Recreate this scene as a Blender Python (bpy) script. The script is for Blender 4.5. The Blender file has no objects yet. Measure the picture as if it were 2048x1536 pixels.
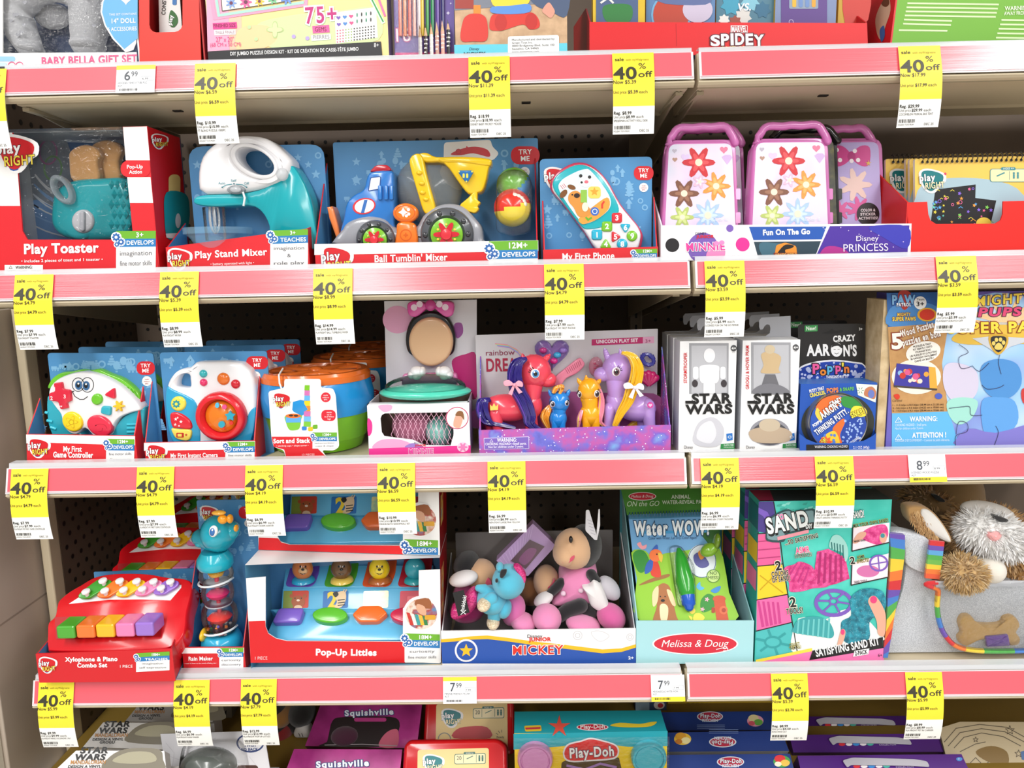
import bpy, bmesh, math, random
from mathutils import Vector, Matrix
random.seed(7)
SC = bpy.context.scene
COL = SC.collection
PI = math.pi
V = Vector

# ------------------------------------------------------------ camera, light
YAW, PIT, ROL, FPX = math.radians(1.0), math.radians(9.3), math.radians(1.158), 1520.0
CAM = V((0, -1, 0))
_r0 = V((math.cos(YAW), math.sin(YAW), 0))
CF = V((-math.sin(YAW)*math.cos(PIT), math.cos(YAW)*math.cos(PIT), -math.sin(PIT)))
_u0 = _r0.cross(CF)
CR = math.cos(ROL)*_r0 - math.sin(ROL)*_u0
CU = math.sin(ROL)*_r0 + math.cos(ROL)*_u0
cd = bpy.data.cameras.new('camera')
cam = bpy.data.objects.new('camera', cd)
COL.objects.link(cam)
cd.sensor_width = 36; cd.sensor_fit = 'HORIZONTAL'; cd.lens = 36*FPX/2048
cd.clip_start = 0.02; cd.clip_end = 50
rot = Matrix((CR, CU, -CF)).transposed()
cam.matrix_world = Matrix.Translation(CAM) @ rot.to_4x4()
SC.camera = cam
SC.view_settings.view_transform = 'Standard'
SC.view_settings.look = 'None'
SC.view_settings.gamma = 1.0
SC.view_settings.use_curve_mapping = False
SC.view_settings.exposure = -0.27

w = bpy.data.worlds.new('store_light'); SC.world = w
w.use_nodes = True
w.node_tree.nodes['Background'].inputs[0].default_value = (1.0, 0.985, 0.965, 1)
w.node_tree.nodes['Background'].inputs[1].default_value = 0.48

def area(name, loc, target, sx, sy, power):
    l = bpy.data.lights.new(name, 'AREA'); l.shape = 'RECTANGLE'; l.size = sx; l.size_y = sy
    l.energy = power; l.color = (1.0, 0.985, 0.96)
    o = bpy.data.objects.new(name, l); COL.objects.link(o); o.location = loc
    o.rotation_euler = (V(target)-V(loc)).to_track_quat('-Z', 'Y').to_euler()
    return o
# fluorescent rows on the store ceiling, 1.6 m above the eye, running away from the shelf
for i, X in enumerate((-0.9, 1.75)):
    area('ceiling_tube_light', (X, -4.6, 1.55), (X, -4.6, 0), 0.36, 7.6, 215)
for X in (-2.4, 2.6):
    area('ceiling_tube_light', (X, -2.2, 1.6), (X, -2.2, 0), 0.3, 3.4, 42)

# ------------------------------------------------------------ materials
def lin(h):
    c = [int(h[i:i+2], 16)/255 for i in (0, 2, 4)]
    return tuple(x/12.92 if x <= .04045 else ((x+.055)/1.055)**2.4 for x in c) + (1,)
_M = {}
# spec "hex/kind": paper (default), p plastic, f fabric, m metal, s shiny card, t translucent
def mat(spec):
    if spec in _M: return _M[spec]
    h, _, k = spec.partition('/')
    m = bpy.data.materials.new('surface_' + spec.replace('/', '_')); _M[spec] = m
    m.use_nodes = True
    nt = m.node_tree; b = nt.nodes['Principled BSDF']
    def fac(shader, amount):
        tr = nt.nodes.new('ShaderNodeBsdfTransparent'); mx = nt.nodes.new('ShaderNodeMixShader')
        mx.inputs[0].default_value = amount
        nt.links.new(tr.outputs[0], mx.inputs[1]); nt.links.new(shader, mx.inputs[2])
        nt.links.new(mx.outputs[0], nt.nodes['Material Output'].inputs[0]); return mx
    if h == 'clear':
        b.inputs['Base Color'].default_value = (1, 1, 1, 1); b.inputs['Roughness'].default_value = .06
        fr = nt.nodes.new('ShaderNodeFresnel'); fr.inputs[0].default_value = 1.35
        mx = fac(b.outputs[0], .1); g = nt.nodes.new('ShaderNodeBsdfGlossy'); g.inputs['Roughness'].default_value = .08
        nt.links.new(g.outputs[0], mx.inputs[2])
        ad = nt.nodes.new('ShaderNodeMath'); ad.operation = 'ADD'; ad.inputs[1].default_value = .02
        nt.links.new(fr.outputs[0], ad.inputs[0]); nt.links.new(ad.outputs[0], mx.inputs[0])
        n = nt.nodes.new('ShaderNodeTexNoise'); n.inputs['Scale'].default_value = 22
        bp = nt.nodes.new('ShaderNodeBump'); bp.inputs['Strength'].default_value = .25; bp.inputs['Distance'].default_value = .01
        nt.links.new(n.outputs[0], bp.inputs['Height']); nt.links.new(bp.outputs[0], g.inputs['Normal'])
        return m
    c = lin(h)
    b.inputs['Base Color'].default_value = c
    if k == 't':
        b.inputs['Roughness'].default_value = .12; fac(b.outputs[0], .5); return m
    if k == 't2':
        b.inputs['Roughness'].default_value = .1; fac(b.outputs[0], .25); return m
    rough = {'': .42, 'p': .22, 'f': .95, 'm': .3, 's': .16, 'd': .6}[k]
    b.inputs['Roughness'].default_value = rough
    if k == 'm': b.inputs['Metallic'].default_value = .9
    if k == 'f': b.inputs['Sheen Weight'].default_value = .35
    if k in ('p', 's'):
        b.inputs['Coat Weight'].default_value = .4; b.inputs['Coat Roughness'].default_value = .08
    # faint procedural unevenness
    if k in ('f', 'd'):
        n = nt.nodes.new('ShaderNodeTexNoise'); n.inputs['Scale'].default_value = 900 if k == 'f' else 160
        bp = nt.nodes.new('ShaderNodeBump'); bp.inputs['Strength'].default_value = .5 if k == 'f' else .08
        bp.inputs['Distance'].default_value = .001
        nt.links.new(n.outputs[0], bp.inputs['Height']); nt.links.new(bp.outputs[0], b.inputs['Normal'])
    return m

def mat_mix(name, ramp, scale, detail=3, rough=.4, kind='noise', sparkle=None):
    m = bpy.data.materials.new(name); m.use_nodes = True
    nt = m.node_tree; b = nt.nodes['Principled BSDF']; b.inputs['Roughness'].default_value = rough
    tc = nt.nodes.new('ShaderNodeTexCoord')
    n = nt.nodes.new('ShaderNodeTexNoise'); n.inputs['Scale'].default_value = scale; n.inputs['Detail'].default_value = detail
    nt.links.new(tc.outputs['Object'], n.inputs['Vector'])
    r = nt.nodes.new('ShaderNodeValToRGB')
    e = r.color_ramp.elements
    while len(e) < len(ramp): e.new(.5)
    for i, (p, h) in enumerate(ramp): e[i].position = p; e[i].color = lin(h)
    nt.links.new(n.outputs[0], r.inputs[0])
    out = r.outputs[0]
    if sparkle:
        v = nt.nodes.new('ShaderNodeTexVoronoi'); v.inputs['Scale'].default_value = sparkle[0]
        nt.links.new(tc.outputs['Object'], v.inputs['Vector'])
        mt = nt.nodes.new('ShaderNodeMath'); mt.operation = 'LESS_THAN'; mt.inputs[1].default_value = sparkle[1]
        nt.links.new(v.outputs['Distance'], mt.inputs[0])
        mx = nt.nodes.new('ShaderNodeMixRGB'); mx.inputs[2].default_value = lin(sparkle[2])
        nt.links.new(mt.outputs[0], mx.inputs[0]); nt.links.new(out, mx.inputs[1]); out = mx.outputs[0]
    nt.links.new(out, b.inputs['Base Color'])
    _M[name] = m
    return m

def mat_pink():
    m = bpy.data.materials.new('pink_price_strip'); m.use_nodes = True
    nt = m.node_tree; b = nt.nodes['Principled BSDF']
    b.inputs['Base Color'].default_value = lin('f25866'); b.inputs['Roughness'].default_value = .5
    b.inputs['Coat Weight'].default_value = 1; b.inputs['Coat Roughness'].default_value = .2
    b.inputs['Coat IOR'].default_value = 1.6
    tc = nt.nodes.new('ShaderNodeTexCoord'); mp = nt.nodes.new('ShaderNodeMapping'); mp.inputs['Scale'].default_value = (6, 6, 420)
    n = nt.nodes.new('ShaderNodeTexNoise'); n.inputs['Scale'].default_value = 1.0; n.inputs['Detail'].default_value = 2
    bp = nt.nodes.new('ShaderNodeBump'); bp.inputs['Strength'].default_value = .35; bp.inputs['Distance'].default_value = .0006
    nt.links.new(tc.outputs['Object'], mp.inputs[0]); nt.links.new(mp.outputs[0], n.inputs['Vector'])
    nt.links.new(n.outputs[0], bp.inputs['Height']); nt.links.new(bp.outputs[0], b.inputs['Coat Normal'])
    _M['pink'] = m
mat_pink()
mat_mix('galaxy', [(.2, '3a3f9a'), (.4, '6f6fd0'), (.52, 'c05aa8'), (.62, '7a60c8'), (.8, '7fb6e6')], 26, 4, .25, sparkle=(190, .16, 'e8e8ff'))
mat_mix('glitter_grey', [(.3, 'a9adb4'), (.7, 'd6d9de')], 700, 2, .35)
mat_mix('wood_edge', [(.3, 'b89c72'), (.7, 'd9c29a')], 60, 3, .6)
mat_mix('sand_photo', [(.3, 'b08d6c'), (.7, 'd8b48e')], 60, 5, .35)
mat_mix('kraft', [(.3, 'b98a55'), (.7, 'c4965f')], 120, 3, .6)
mat_mix('beige_wall', [(.3, 'b3a698'), (.7, 'c6b8aa')], 3, 3, .5)
mat_mix('teal_sand', [(.35, '0d5f74'), (.65, '2c9bb0')], 130, 5, .4, sparkle=(500, .13, 'c8ecf0'))
mat_mix('pink_sand', [(.35, 'c01f70'), (.65, 'ee5aa0')], 130, 5, .4, sparkle=(500, .12, 'ffd6ea'))
mat_mix('tealcard', [(.35, '2fb8a8'), (.65, '52cfc0')], 20, 3, .3)
mat_mix('magenta_art', [(.3, '8a1f68'), (.6, 'b63a8c'), (.8, 'd870b0')], 18, 4, .3)
mat_mix('pegboard', [(.3, '54463a'), (.7, '645446')], 6, 3, .6)
mat_mix('case_art', [(.3, 'cdb9dc'), (.5, 'e3d3e6'), (.7, 'c9d8ea')], 14, 2, .25)
mat_mix('jungle_art', [(.35, '1b1d12'), (.6, '4a4a1e'), (.8, '8a8430')], 60, 4, .3)
mat_mix('puzzle_sky', [(.35, '6f66c8'), (.5, '9fc8ee'), (.65, 'd6e6f4')], 7, 2, .3)
mat_mix('kids_photo', [(.3, 'c98a6a'), (.45, 'e8dccf'), (.55, 'b04030'), (.7, '5a86b0')], 55, 3, .3)
mat_mix('art_mix', [(.25, '4a7fb8'), (.45, 'e8c35a'), (.6, 'c94a4a'), (.75, '7fb86a')], 60, 3, .3)
mat_mix('spark_grey', [(.3, '9a9aa2'), (.7, 'd8d8de')], 60, 3, .3)
mat_mix('iris', [(.3, 'd9a0b8'), (.45, 'e8e2a0'), (.6, 'a6d6b0'), (.75, 'd8a890')], 70, 4, .1)
mat_mix('sparkle_pink', [(.35, 'b01060'), (.65, 'e0408a')], 400, 2, .3, sparkle=(700, .2, 'ff9ac8'))
mat_mix('sparkle_gold', [(.35, 'c9b08a'), (.65, 'f0e2c8')], 500, 2, .3)
mat_mix('bubble_blue', [(.4, '173a9a'), (.6, '2248b0')], 30, 2, .25, sparkle=(170, .32, 'cfd6f2'))

def gm(spec): return _M[spec] if spec in _M else mat(spec)

# ------------------------------------------------------------ pixel <-> place
def ray(px, py): return CF + CR*((px-1024)/FPX) + CU*((768-py)/FPX)
class Pl:
    """a plane in the place; p() reads off the point a measured pixel shows on it"""
    def __init__(s, O, N, zmin=None):
        s.O = V(O); s.N = V(N).normalized(); s.zmin = zmin
        if (CAM-s.O).dot(s.N) < 0: s.N = -s.N
    def p(s, px, py):
        d = ray(px, py); t = (s.O-CAM).dot(s.N)/d.dot(s.N); q = CAM + d*t
        if s.zmin is not None and q.z < s.zmin: q.z = s.zmin
        return q
    def off(s, d): return Pl(s.O+s.N*d, s.N, s.zmin)
    def sc(s, px, py): return (s.p(px+1, py)-s.p(px, py)).length
ROWZ = [None]     # deck of the row being built: nothing reaches below it
def PY(Y, zmin=None): return Pl((0, Y, 0), (0, -1, 0), ROWZ[0] if zmin is None else zmin)
def PZ(z): return Pl((0, 0, z), (0, 0, 1))
def PX(X): return Pl((X, 0, 0), (1, 0, 0))
def PT(px, py, Y, deg, zmin=None, turn=0):   # leaning back by deg through the pixel at depth Y
    a = math.radians(deg); n = V((0, -math.cos(a), math.sin(a)))
    zmin = ROWZ[0] if zmin is None else zmin
    n.rotate(Matrix.Rotation(math.radians(turn), 3, 'Z'))
    return Pl(PY(Y).p(px, py), n, zmin)
def P3(a, b, c): # three (px,py,Y)
    a, b, c = (PY(q[2]).p(q[0], q[1]) for q in (a, b, c))
    return Pl(a, (b-a).cross(c-a))

REG = {'': (0, 0, 1), 'A1': (0, 0, 2.9257), 'A2': (680, 0, 2.8444), 'A3': (1348, 0, 2.9257), 'B1': (0, 240, 3.103), 'B2': (620, 240, 2.8444),
 'B3': (1300, 220, 2.738), 'C1': (0, 540, 3.657), 'C2': (520, 560, 4.0417), 'C3': (920, 600, 4.2667), 'C4': (1300, 560, 4.042),
 'C5': (1580, 540, 3.658), 'D1': (0, 900, 3.2), 'D2': (470, 930, 3.6565), 'D3': (860, 930, 3.6565), 'D4': (1220, 930, 3.531),
 'D5': (1560, 900, 3.2008), 'E1': (0, 1300, 3.0118), 'E2': (560, 1320, 2.56), 'E3': (1248, 1320, 2.56), 'E4': (160, 1390, 4.2667)}

# ------------------------------------------------------------ outlines
def ell(cx, cy, rx, ry=None, n=28, ang=0):
    ry = rx if ry is None else ry; a = math.radians(ang); ca, sa = math.cos(a), math.sin(a)
    o = []
    for i in range(n):
        t = 2*PI*i/n; x, y = rx*math.cos(t), ry*math.sin(t)
        o.append((cx+x*ca-y*sa, cy+x*sa+y*ca))
    return o
def rr(x0, y0, x1, y1, r, n=5):
    o = []
    for cx, cy, a0 in ((x1-r, y0+r, -90), (x1-r, y1-r, 0), (x0+r, y1-r, 90), (x0+r, y0+r, 180)):
        for i in range(n+1):
            a = math.radians(a0+90*i/n); o.append((cx+r*math.cos(a), cy+r*math.sin(a)))
    return o
def rect(x0, y0, x1, y1): return [(x0, y0), (x1, y0), (x1, y1), (x0, y1)]
def crv(pts, k=5):   # closed smooth curve through points
    n = len(pts); o = []
    for i in range(n):
        p0, p1, p2, p3 = (pts[(i+j) % n] for j in (-1, 0, 1, 2))
        for s in range(k):
            t = s/k; t2, t3 = t*t, t*t*t
            o.append(tuple(.5*((2*p1[c])+(-p0[c]+p2[c])*t+(2*p0[c]-5*p1[c]+4*p2[c]-p3[c])*t2+(-p0[c]+3*p1[c]-3*p2[c]+p3[c])*t3) for c in (0, 1)))
    return o
def rnd(pts, r, n=4):    # polygon with rounded corners
    o = []; N = len(pts)
    for i in range(N):
        p, a, b = V(pts[i]), V(pts[i-1]), V(pts[(i+1) % N])
        d1, d2 = (a-p), (b-p); q = min(r, d1.length*.45, d2.length*.45)
        s, e = p+d1.normalized()*q, p+d2.normalized()*q
        for k in range(n+1):
            t = k/n; m = s*(1-t)**2 + p*2*t*(1-t) + e*t*t; o.append((m.x, m.y))
    return o
def star(cx, cy, R, r=None, n=5, ang=-90):
    r = R*.42 if r is None else r
    return [(cx+(R if i % 2 == 0 else r)*math.cos(math.radians(ang+180*i/n)), cy+(R if i % 2 == 0 else r)*math.sin(math.radians(ang+180*i/n))) for i in range(2*n)]
def gear(cx, cy, R, n=8):
    o = []
    for i in range(n):
        for f, k in ((-.3, .78), (-.18, 1), (.18, 1), (.3, .78)):
            a = 2*PI*(i+f)/n; o.append((cx+R*k*math.cos(a), cy+R*k*math.sin(a)))
    return o
def heart(cx, cy, s):
    return [(cx+s*.0625*16*math.sin(t)**3, cy-s*.0625*(13*math.cos(t)-5*math.cos(2*t)-2*math.cos(3*t)-math.cos(4*t))) for t in [2*PI*i/26 for i in range(26)]]
def flower(cx, cy, R, n=5):
    return [(cx+R*(.72+.28*math.cos(n*t))*math.cos(t), cy+R*(.72+.28*math.cos(n*t))*math.sin(t)) for t in [2*PI*i/40 for i in range(40)]]

# ------------------------------------------------------------ text
_fc = bpy.data.curves.new('lettering', 'FONT'); _fo = bpy.data.objects.new('lettering', _fc)
_fc.resolution_u = 4; _fc.fill_mode = 'FRONT'
_TX = {}
def text_mesh(s, bold=0, ital=0, sp=1):     # sp opens the letter spacing so swollen letters stay apart
    k = (s, bold, ital, sp)
    if k not in _TX:
        _fc.body = s; _fc.offset = bold; _fc.shear = ital; _fc.space_character = sp
        me = _fo.to_mesh()
        vs = [(v.co.x, v.co.y) for v in me.vertices]; fs = [tuple(p.vertices) for p in me.polygons]
        _fo.to_mesh_clear()
        v2 = []; f2 = []            # facets a hair apart, so swollen strokes that cross never share a plane
        for j, f in enumerate(fs):
            f2.append(tuple(range(len(v2), len(v2)+len(f)))); v2 += [(vs[i][0], vs[i][1], j % 13) for i in f]
        vs, fs = v2, f2
        _TX[k] = (vs, fs)
    return _TX[k]
_cap = None
def cap():
    global _cap
    if _cap is None: _cap = max(v[1] for v in text_mesh('H')[0])
    return _cap

# ------------------------------------------------------------ mesh builder
class MB:
    def __init__(s): s.v = []; s.f = []; s.mi = []; s.sm = []; s.ms = []
    def m(s, spec):
        if spec not in s.ms: s.ms.append(spec)
        return s.ms.index(spec)
    def add(s, vs, fs, spec, smooth=False):
        b = len(s.v); k = s.m(spec)
        s.v += [V(q) for q in vs]
        for f in fs: s.f.append(tuple(b+i for i in f)); s.mi.append(k); s.sm.append(smooth)
    def poly(s, pts, spec): s.add(pts, [tuple(range(len(pts)))], spec)
    def prism(s, pts, d, spec, side=None, back=None):
        n = len(pts); d = V(d); q = [V(p) for p in pts]; r = [p+d for p in q]
        s.add(q, [tuple(range(n))], spec); s.add(r, [tuple(reversed(range(n)))], back or side or spec)
        s.add(q+r, [(i, i+n, (i+1) % n+n, (i+1) % n) for i in range(n)], side or spec)
    def tube(s, pts, r, spec, seg=8, closed=False):
        pts = [V(p) for p in pts]; n = len(pts); vs = []
        rs = r if isinstance(r, (list, tuple)) else [r]*n
        up = V((0.13, -.3, 1)).normalized()
        if not closed and n > 1:       # rounded ends on thick tubes
            def cap_(p, q, r):
                t = (p-q).normalized(); return [(p+t*r*math.sin(a), r*math.cos(a)) for a in (.45, .9, 1.3, 1.5)]
            if rs[-1] > .003: c = cap_(pts[-1], pts[-2], rs[-1]); pts += [k[0] for k in c]; rs = list(rs)+[k[1] for k in c]
            if rs[0] > .003: c = cap_(pts[0], pts[1], rs[0]); pts = [k[0] for k in c][::-1]+pts; rs = [k[1] for k in c][::-1]+list(rs)
            n = len(pts)
        for i, p in enumerate(pts):
            a = pts[i-1] if (i > 0 or closed) else p; b = pts[(i+1) % n] if (i < n-1 or closed) else p
            t = (b-a).normalized(); x = t.cross(up)
            if x.length < .05: x = t.cross(V((1, 0, 0)))
            x.normalize(); y = t.cross(x)
            for k in range(seg):
                an = 2*PI*k/seg; vs.append(p+(x*math.cos(an)+y*math.sin(an))*rs[i])
        fs = []
        for i in range(n if closed else n-1):
            j = (i+1) % n
            for k in range(seg): fs.append((i*seg+k, i*seg+(k+1) % seg, j*seg+(k+1) % seg, j*seg+k))
        if not closed: fs += [tuple(reversed(range(seg))), tuple(range((n-1)*seg, n*seg))]
        s.add(vs, fs, spec, True)
    def lathe(s, c, ax, prof, spec, seg=32, smooth=True):   # prof: (radius, height along ax)
        c = V(c); ax = V(ax).normalized(); x = ax.orthogonal().normalized(); y = ax.cross(x); vs = []
        for r, h in prof:
            for k in range(seg):
                a = 2*PI*k/seg; vs.append(c+ax*h+(x*math.cos(a)+y*math.sin(a))*r)
        fs = [(i*seg+k, i*seg+(k+1) % seg, (i+1)*seg+(k+1) % seg, (i+1)*seg+k) for i in range(len(prof)-1) for k in range(seg)]
        if prof[0][0] > 1e-6: fs.append(tuple(reversed(range(seg))))
        if prof[-1][0] > 1e-6: fs.append(tuple(range((len(prof)-1)*seg, len(prof)*seg)))
        s.add(vs, fs, spec, smooth)
    def ball(s, c, rx, ry, rz, spec, rot=None, n=14, seg=22):
        c = V(c); vs = []
        for i in range(n+1):
            t = PI*i/n
            for k in range(seg):
                a = 2*PI*k/seg; q = V((rx*math.sin(t)*math.cos(a), ry*math.sin(t)*math.sin(a), rz*math.cos(t)))
                if rot is not None: q = rot @ q
                vs.append(c+q)
        s.add(vs, [(i*seg+k, (i+1)*seg+k, (i+1)*seg+(k+1) % seg, i*seg+(k+1) % seg) for i in range(n) for k in range(seg)], spec, True)
    def box(s, a, b, spec, bev=0):
        x0, y0, z0 = a; x1, y1, z1 = b
        bm = bmesh.new(); bmesh.ops.create_cube(bm, size=1)
        for q in bm.verts: q.co = V(((x0+x1)/2+q.co.x*(x1-x0), (y0+y1)/2+q.co.y*(y1-y0), (z0+z1)/2+q.co.z*(z1-z0)))
        if bev: bmesh.ops.bevel(bm, geom=bm.edges[:], offset=bev, segments=3, affect='EDGES', profile=.5)
        bm.verts.index_update()
        s.add([q.co.copy() for q in bm.verts], [tuple(q.index for q in f.verts) for f in bm.faces], spec, False); bm.free()
    def pil(s, pts, N, thick, bev, spec, dome=0.0, back=False, smooth=True):
        """solid with rounded front rim: pts outline on the front plane, N towards the eye"""
        n = len(pts); P = [V(p) for p in pts]; N = V(N)
        c = sum(P, V((0, 0, 0)))/n
        area2 = sum(((P[i]-c).cross(P[(i+1) % n]-c)).dot(N) for i in range(n))
        sg = 1 if area2 > 0 else -1
        ins = []
        for i in range(n):
            e1 = (P[i]-P[i-1]); e2 = (P[(i+1) % n]-P[i])
            t = (e1.normalized()+e2.normalized())
            if t.length < 1e-6: t = e2
            ins.append((N.cross(t.normalized()))*sg)
        w_ = bev
        for _ in range(7):      # keep the rim from folding over itself on narrow outlines
            if all(((P[(i+1) % n]+ins[(i+1) % n]*w_)-(P[i]+ins[i]*w_)).dot(P[(i+1) % n]-P[i]) > -1e-12 for i in range(n)): break
            w_ *= .62
        rings = [[p-N*thick for p in P], [p-N*bev for p in P]]
        K = 4
        for k in range(1, K+1):
            a = PI/2*k/K
            rings.append([P[i]-N*bev*(1-math.sin(a))+ins[i]*w_*(1-math.cos(a)) for i in range(n)])
        if dome:
            base = rings[-1]; cc = sum(base, V((0, 0, 0)))/n
            for k in range(1, 5):
                a = PI/2*k/5
                rings.append([cc+(p-cc)*math.cos(a)+N*dome*math.sin(a) for p in base])
        vs = [q for r in rings for q in r]; fs = []
        for j in range(len(rings)-1):
            for i in range(n): fs.append((j*n+i, j*n+(i+1) % n, (j+1)*n+(i+1) % n, (j+1)*n+i))
        if dome:
            vs.append(cc+N*dome); L = (len(rings)-1)*n
            fs += [(L+i, L+(i+1) % n, len(vs)-1) for i in range(n)]
        else: fs.append(tuple(range((len(rings)-1)*n, len(rings)*n)))
        fs.append(tuple(reversed(range(n))))
        if sg < 0: fs = [tuple(reversed(f)) for f in fs]
        s.add(vs, fs, spec, smooth)
    def ann(s, out, inn, N, thick, bev, spec):
        """like pil() with a hole: out and inn outlines, paired by angle round the hole"""
        N = V(N); I = [V(p) for p in inn]; O = [V(p) for p in out]; c = sum(I, V((0, 0, 0)))/len(I)
        x = (I[0]-c).normalized(); y = N.cross(x)
        def ang(p): return math.atan2((p-c).dot(y), (p-c).dot(x))
        M = 48
        def res(P):
            r = []
            for k in range(M):
                a = 2*PI*k/M; d = x*math.cos(a)+y*math.sin(a); best = None
                for i in range(len(P)):
                    A, B = P[i]-c, P[(i+1) % len(P)]-c
                    ax, ay, bx, by = A.dot(x), A.dot(y), B.dot(x), B.dot(y)
                    dx, dy = math.cos(a), math.sin(a); ex, ey = bx-ax, by-ay
                    den = dx*ey-dy*ex
                    if abs(den) < 1e-12: continue
                    t = (ax*ey-ay*ex)/den; u = (ax*dy-ay*dx)/den
                    if t > 0 and -1e-6 <= u <= 1+1e-6 and (best is None or t > best): best = t
                r.append(c+d*(best or .001))
            return r
        O = res(O); I = res(I); rings = []
        oi = []; 
        for k in range(M):
            t = (O[(k+1) % M]-O[k-1]).normalized(); oi.append(N.cross(t))
        ii = []
        for k in range(M):
            t = (I[(k+1) % M]-I[k-1]).normalized(); ii.append(-(N.cross(t)))
        rings.append([p-N*thick for p in O])
        for k in range(4):
            a = PI/2*k/3; rings.append([O[i]-N*bev*(1-math.sin(a))+oi[i]*bev*(1-math.cos(a)) for i in range(M)])
        for k in range(3, -1, -1):
            a = PI/2*k/3; rings.append([I[i]-N*bev*(1-math.sin(a))+ii[i]*bev*(1-math.cos(a)) for i in range(M)])
        rings.append([p-N*thick for p in I])
        vs = [q for r in rings for q in r]; R = len(rings)
        fs = [(j*M+i, j*M+(i+1) % M, (j+1) % R*M+(i+1) % M, (j+1) % R*M+i) for j in range(R) for i in range(M)]
        s.add(vs, fs, spec, True)
    def ball2(s, c, r, A, B, nrm, n=16, seg=28):
        i0 = len(s.f); s.ball(c, r, r, r, A, None, n, seg); k = s.m(B); nrm = V(nrm)
        for i in range(i0, len(s.f)):
            f = s.f[i]; m = sum((s.v[j] for j in f), V((0, 0, 0)))/len(f)
            if (m-V(c)).dot(nrm) < 0: s.mi[i] = k
    def cbox(s, x0, x1, y0, y1, z0, z1, front, side, top=None, back=None):
        a = [V((x, y, z)) for x, y, z in ((x0, y0, z0), (x1, y0, z0), (x1, y0, z1), (x0, y0, z1), (x0, y1, z0), (x1, y1, z0), (x1, y1, z1), (x0, y1, z1))]
        s.add(a, [(0, 1, 2, 3)], front); s.add(a, [(1, 5, 6, 2), (4, 0, 3, 7), (4, 5, 1, 0)], side)
        s.add(a, [(3, 2, 6, 7)], top or side); s.add(a, [(5, 4, 7, 6)], back or side)
    def build(s, name, parent=None, origin=None, norm=True):
        me = bpy.data.meshes.new(name)
        o = bpy.data.objects.new(name, me); COL.objects.link(o)
        O = V((0, 0, 0))
        if False: pass
        elif origin is not None: O = V(origin); o.location = O
        me.from_pydata([tuple(q-O) for q in s.v], [], s.f)
        for k in s.ms: me.materials.append(gm(k))
        me.polygons.foreach_set('material_index', s.mi)
        me.polygons.foreach_set('use_smooth', s.sm)
        me.update()
        if any(s.sm):
            try: me.set_sharp_from_angle(angle=math.radians(50))
            except Exception: pass
        return o

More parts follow.
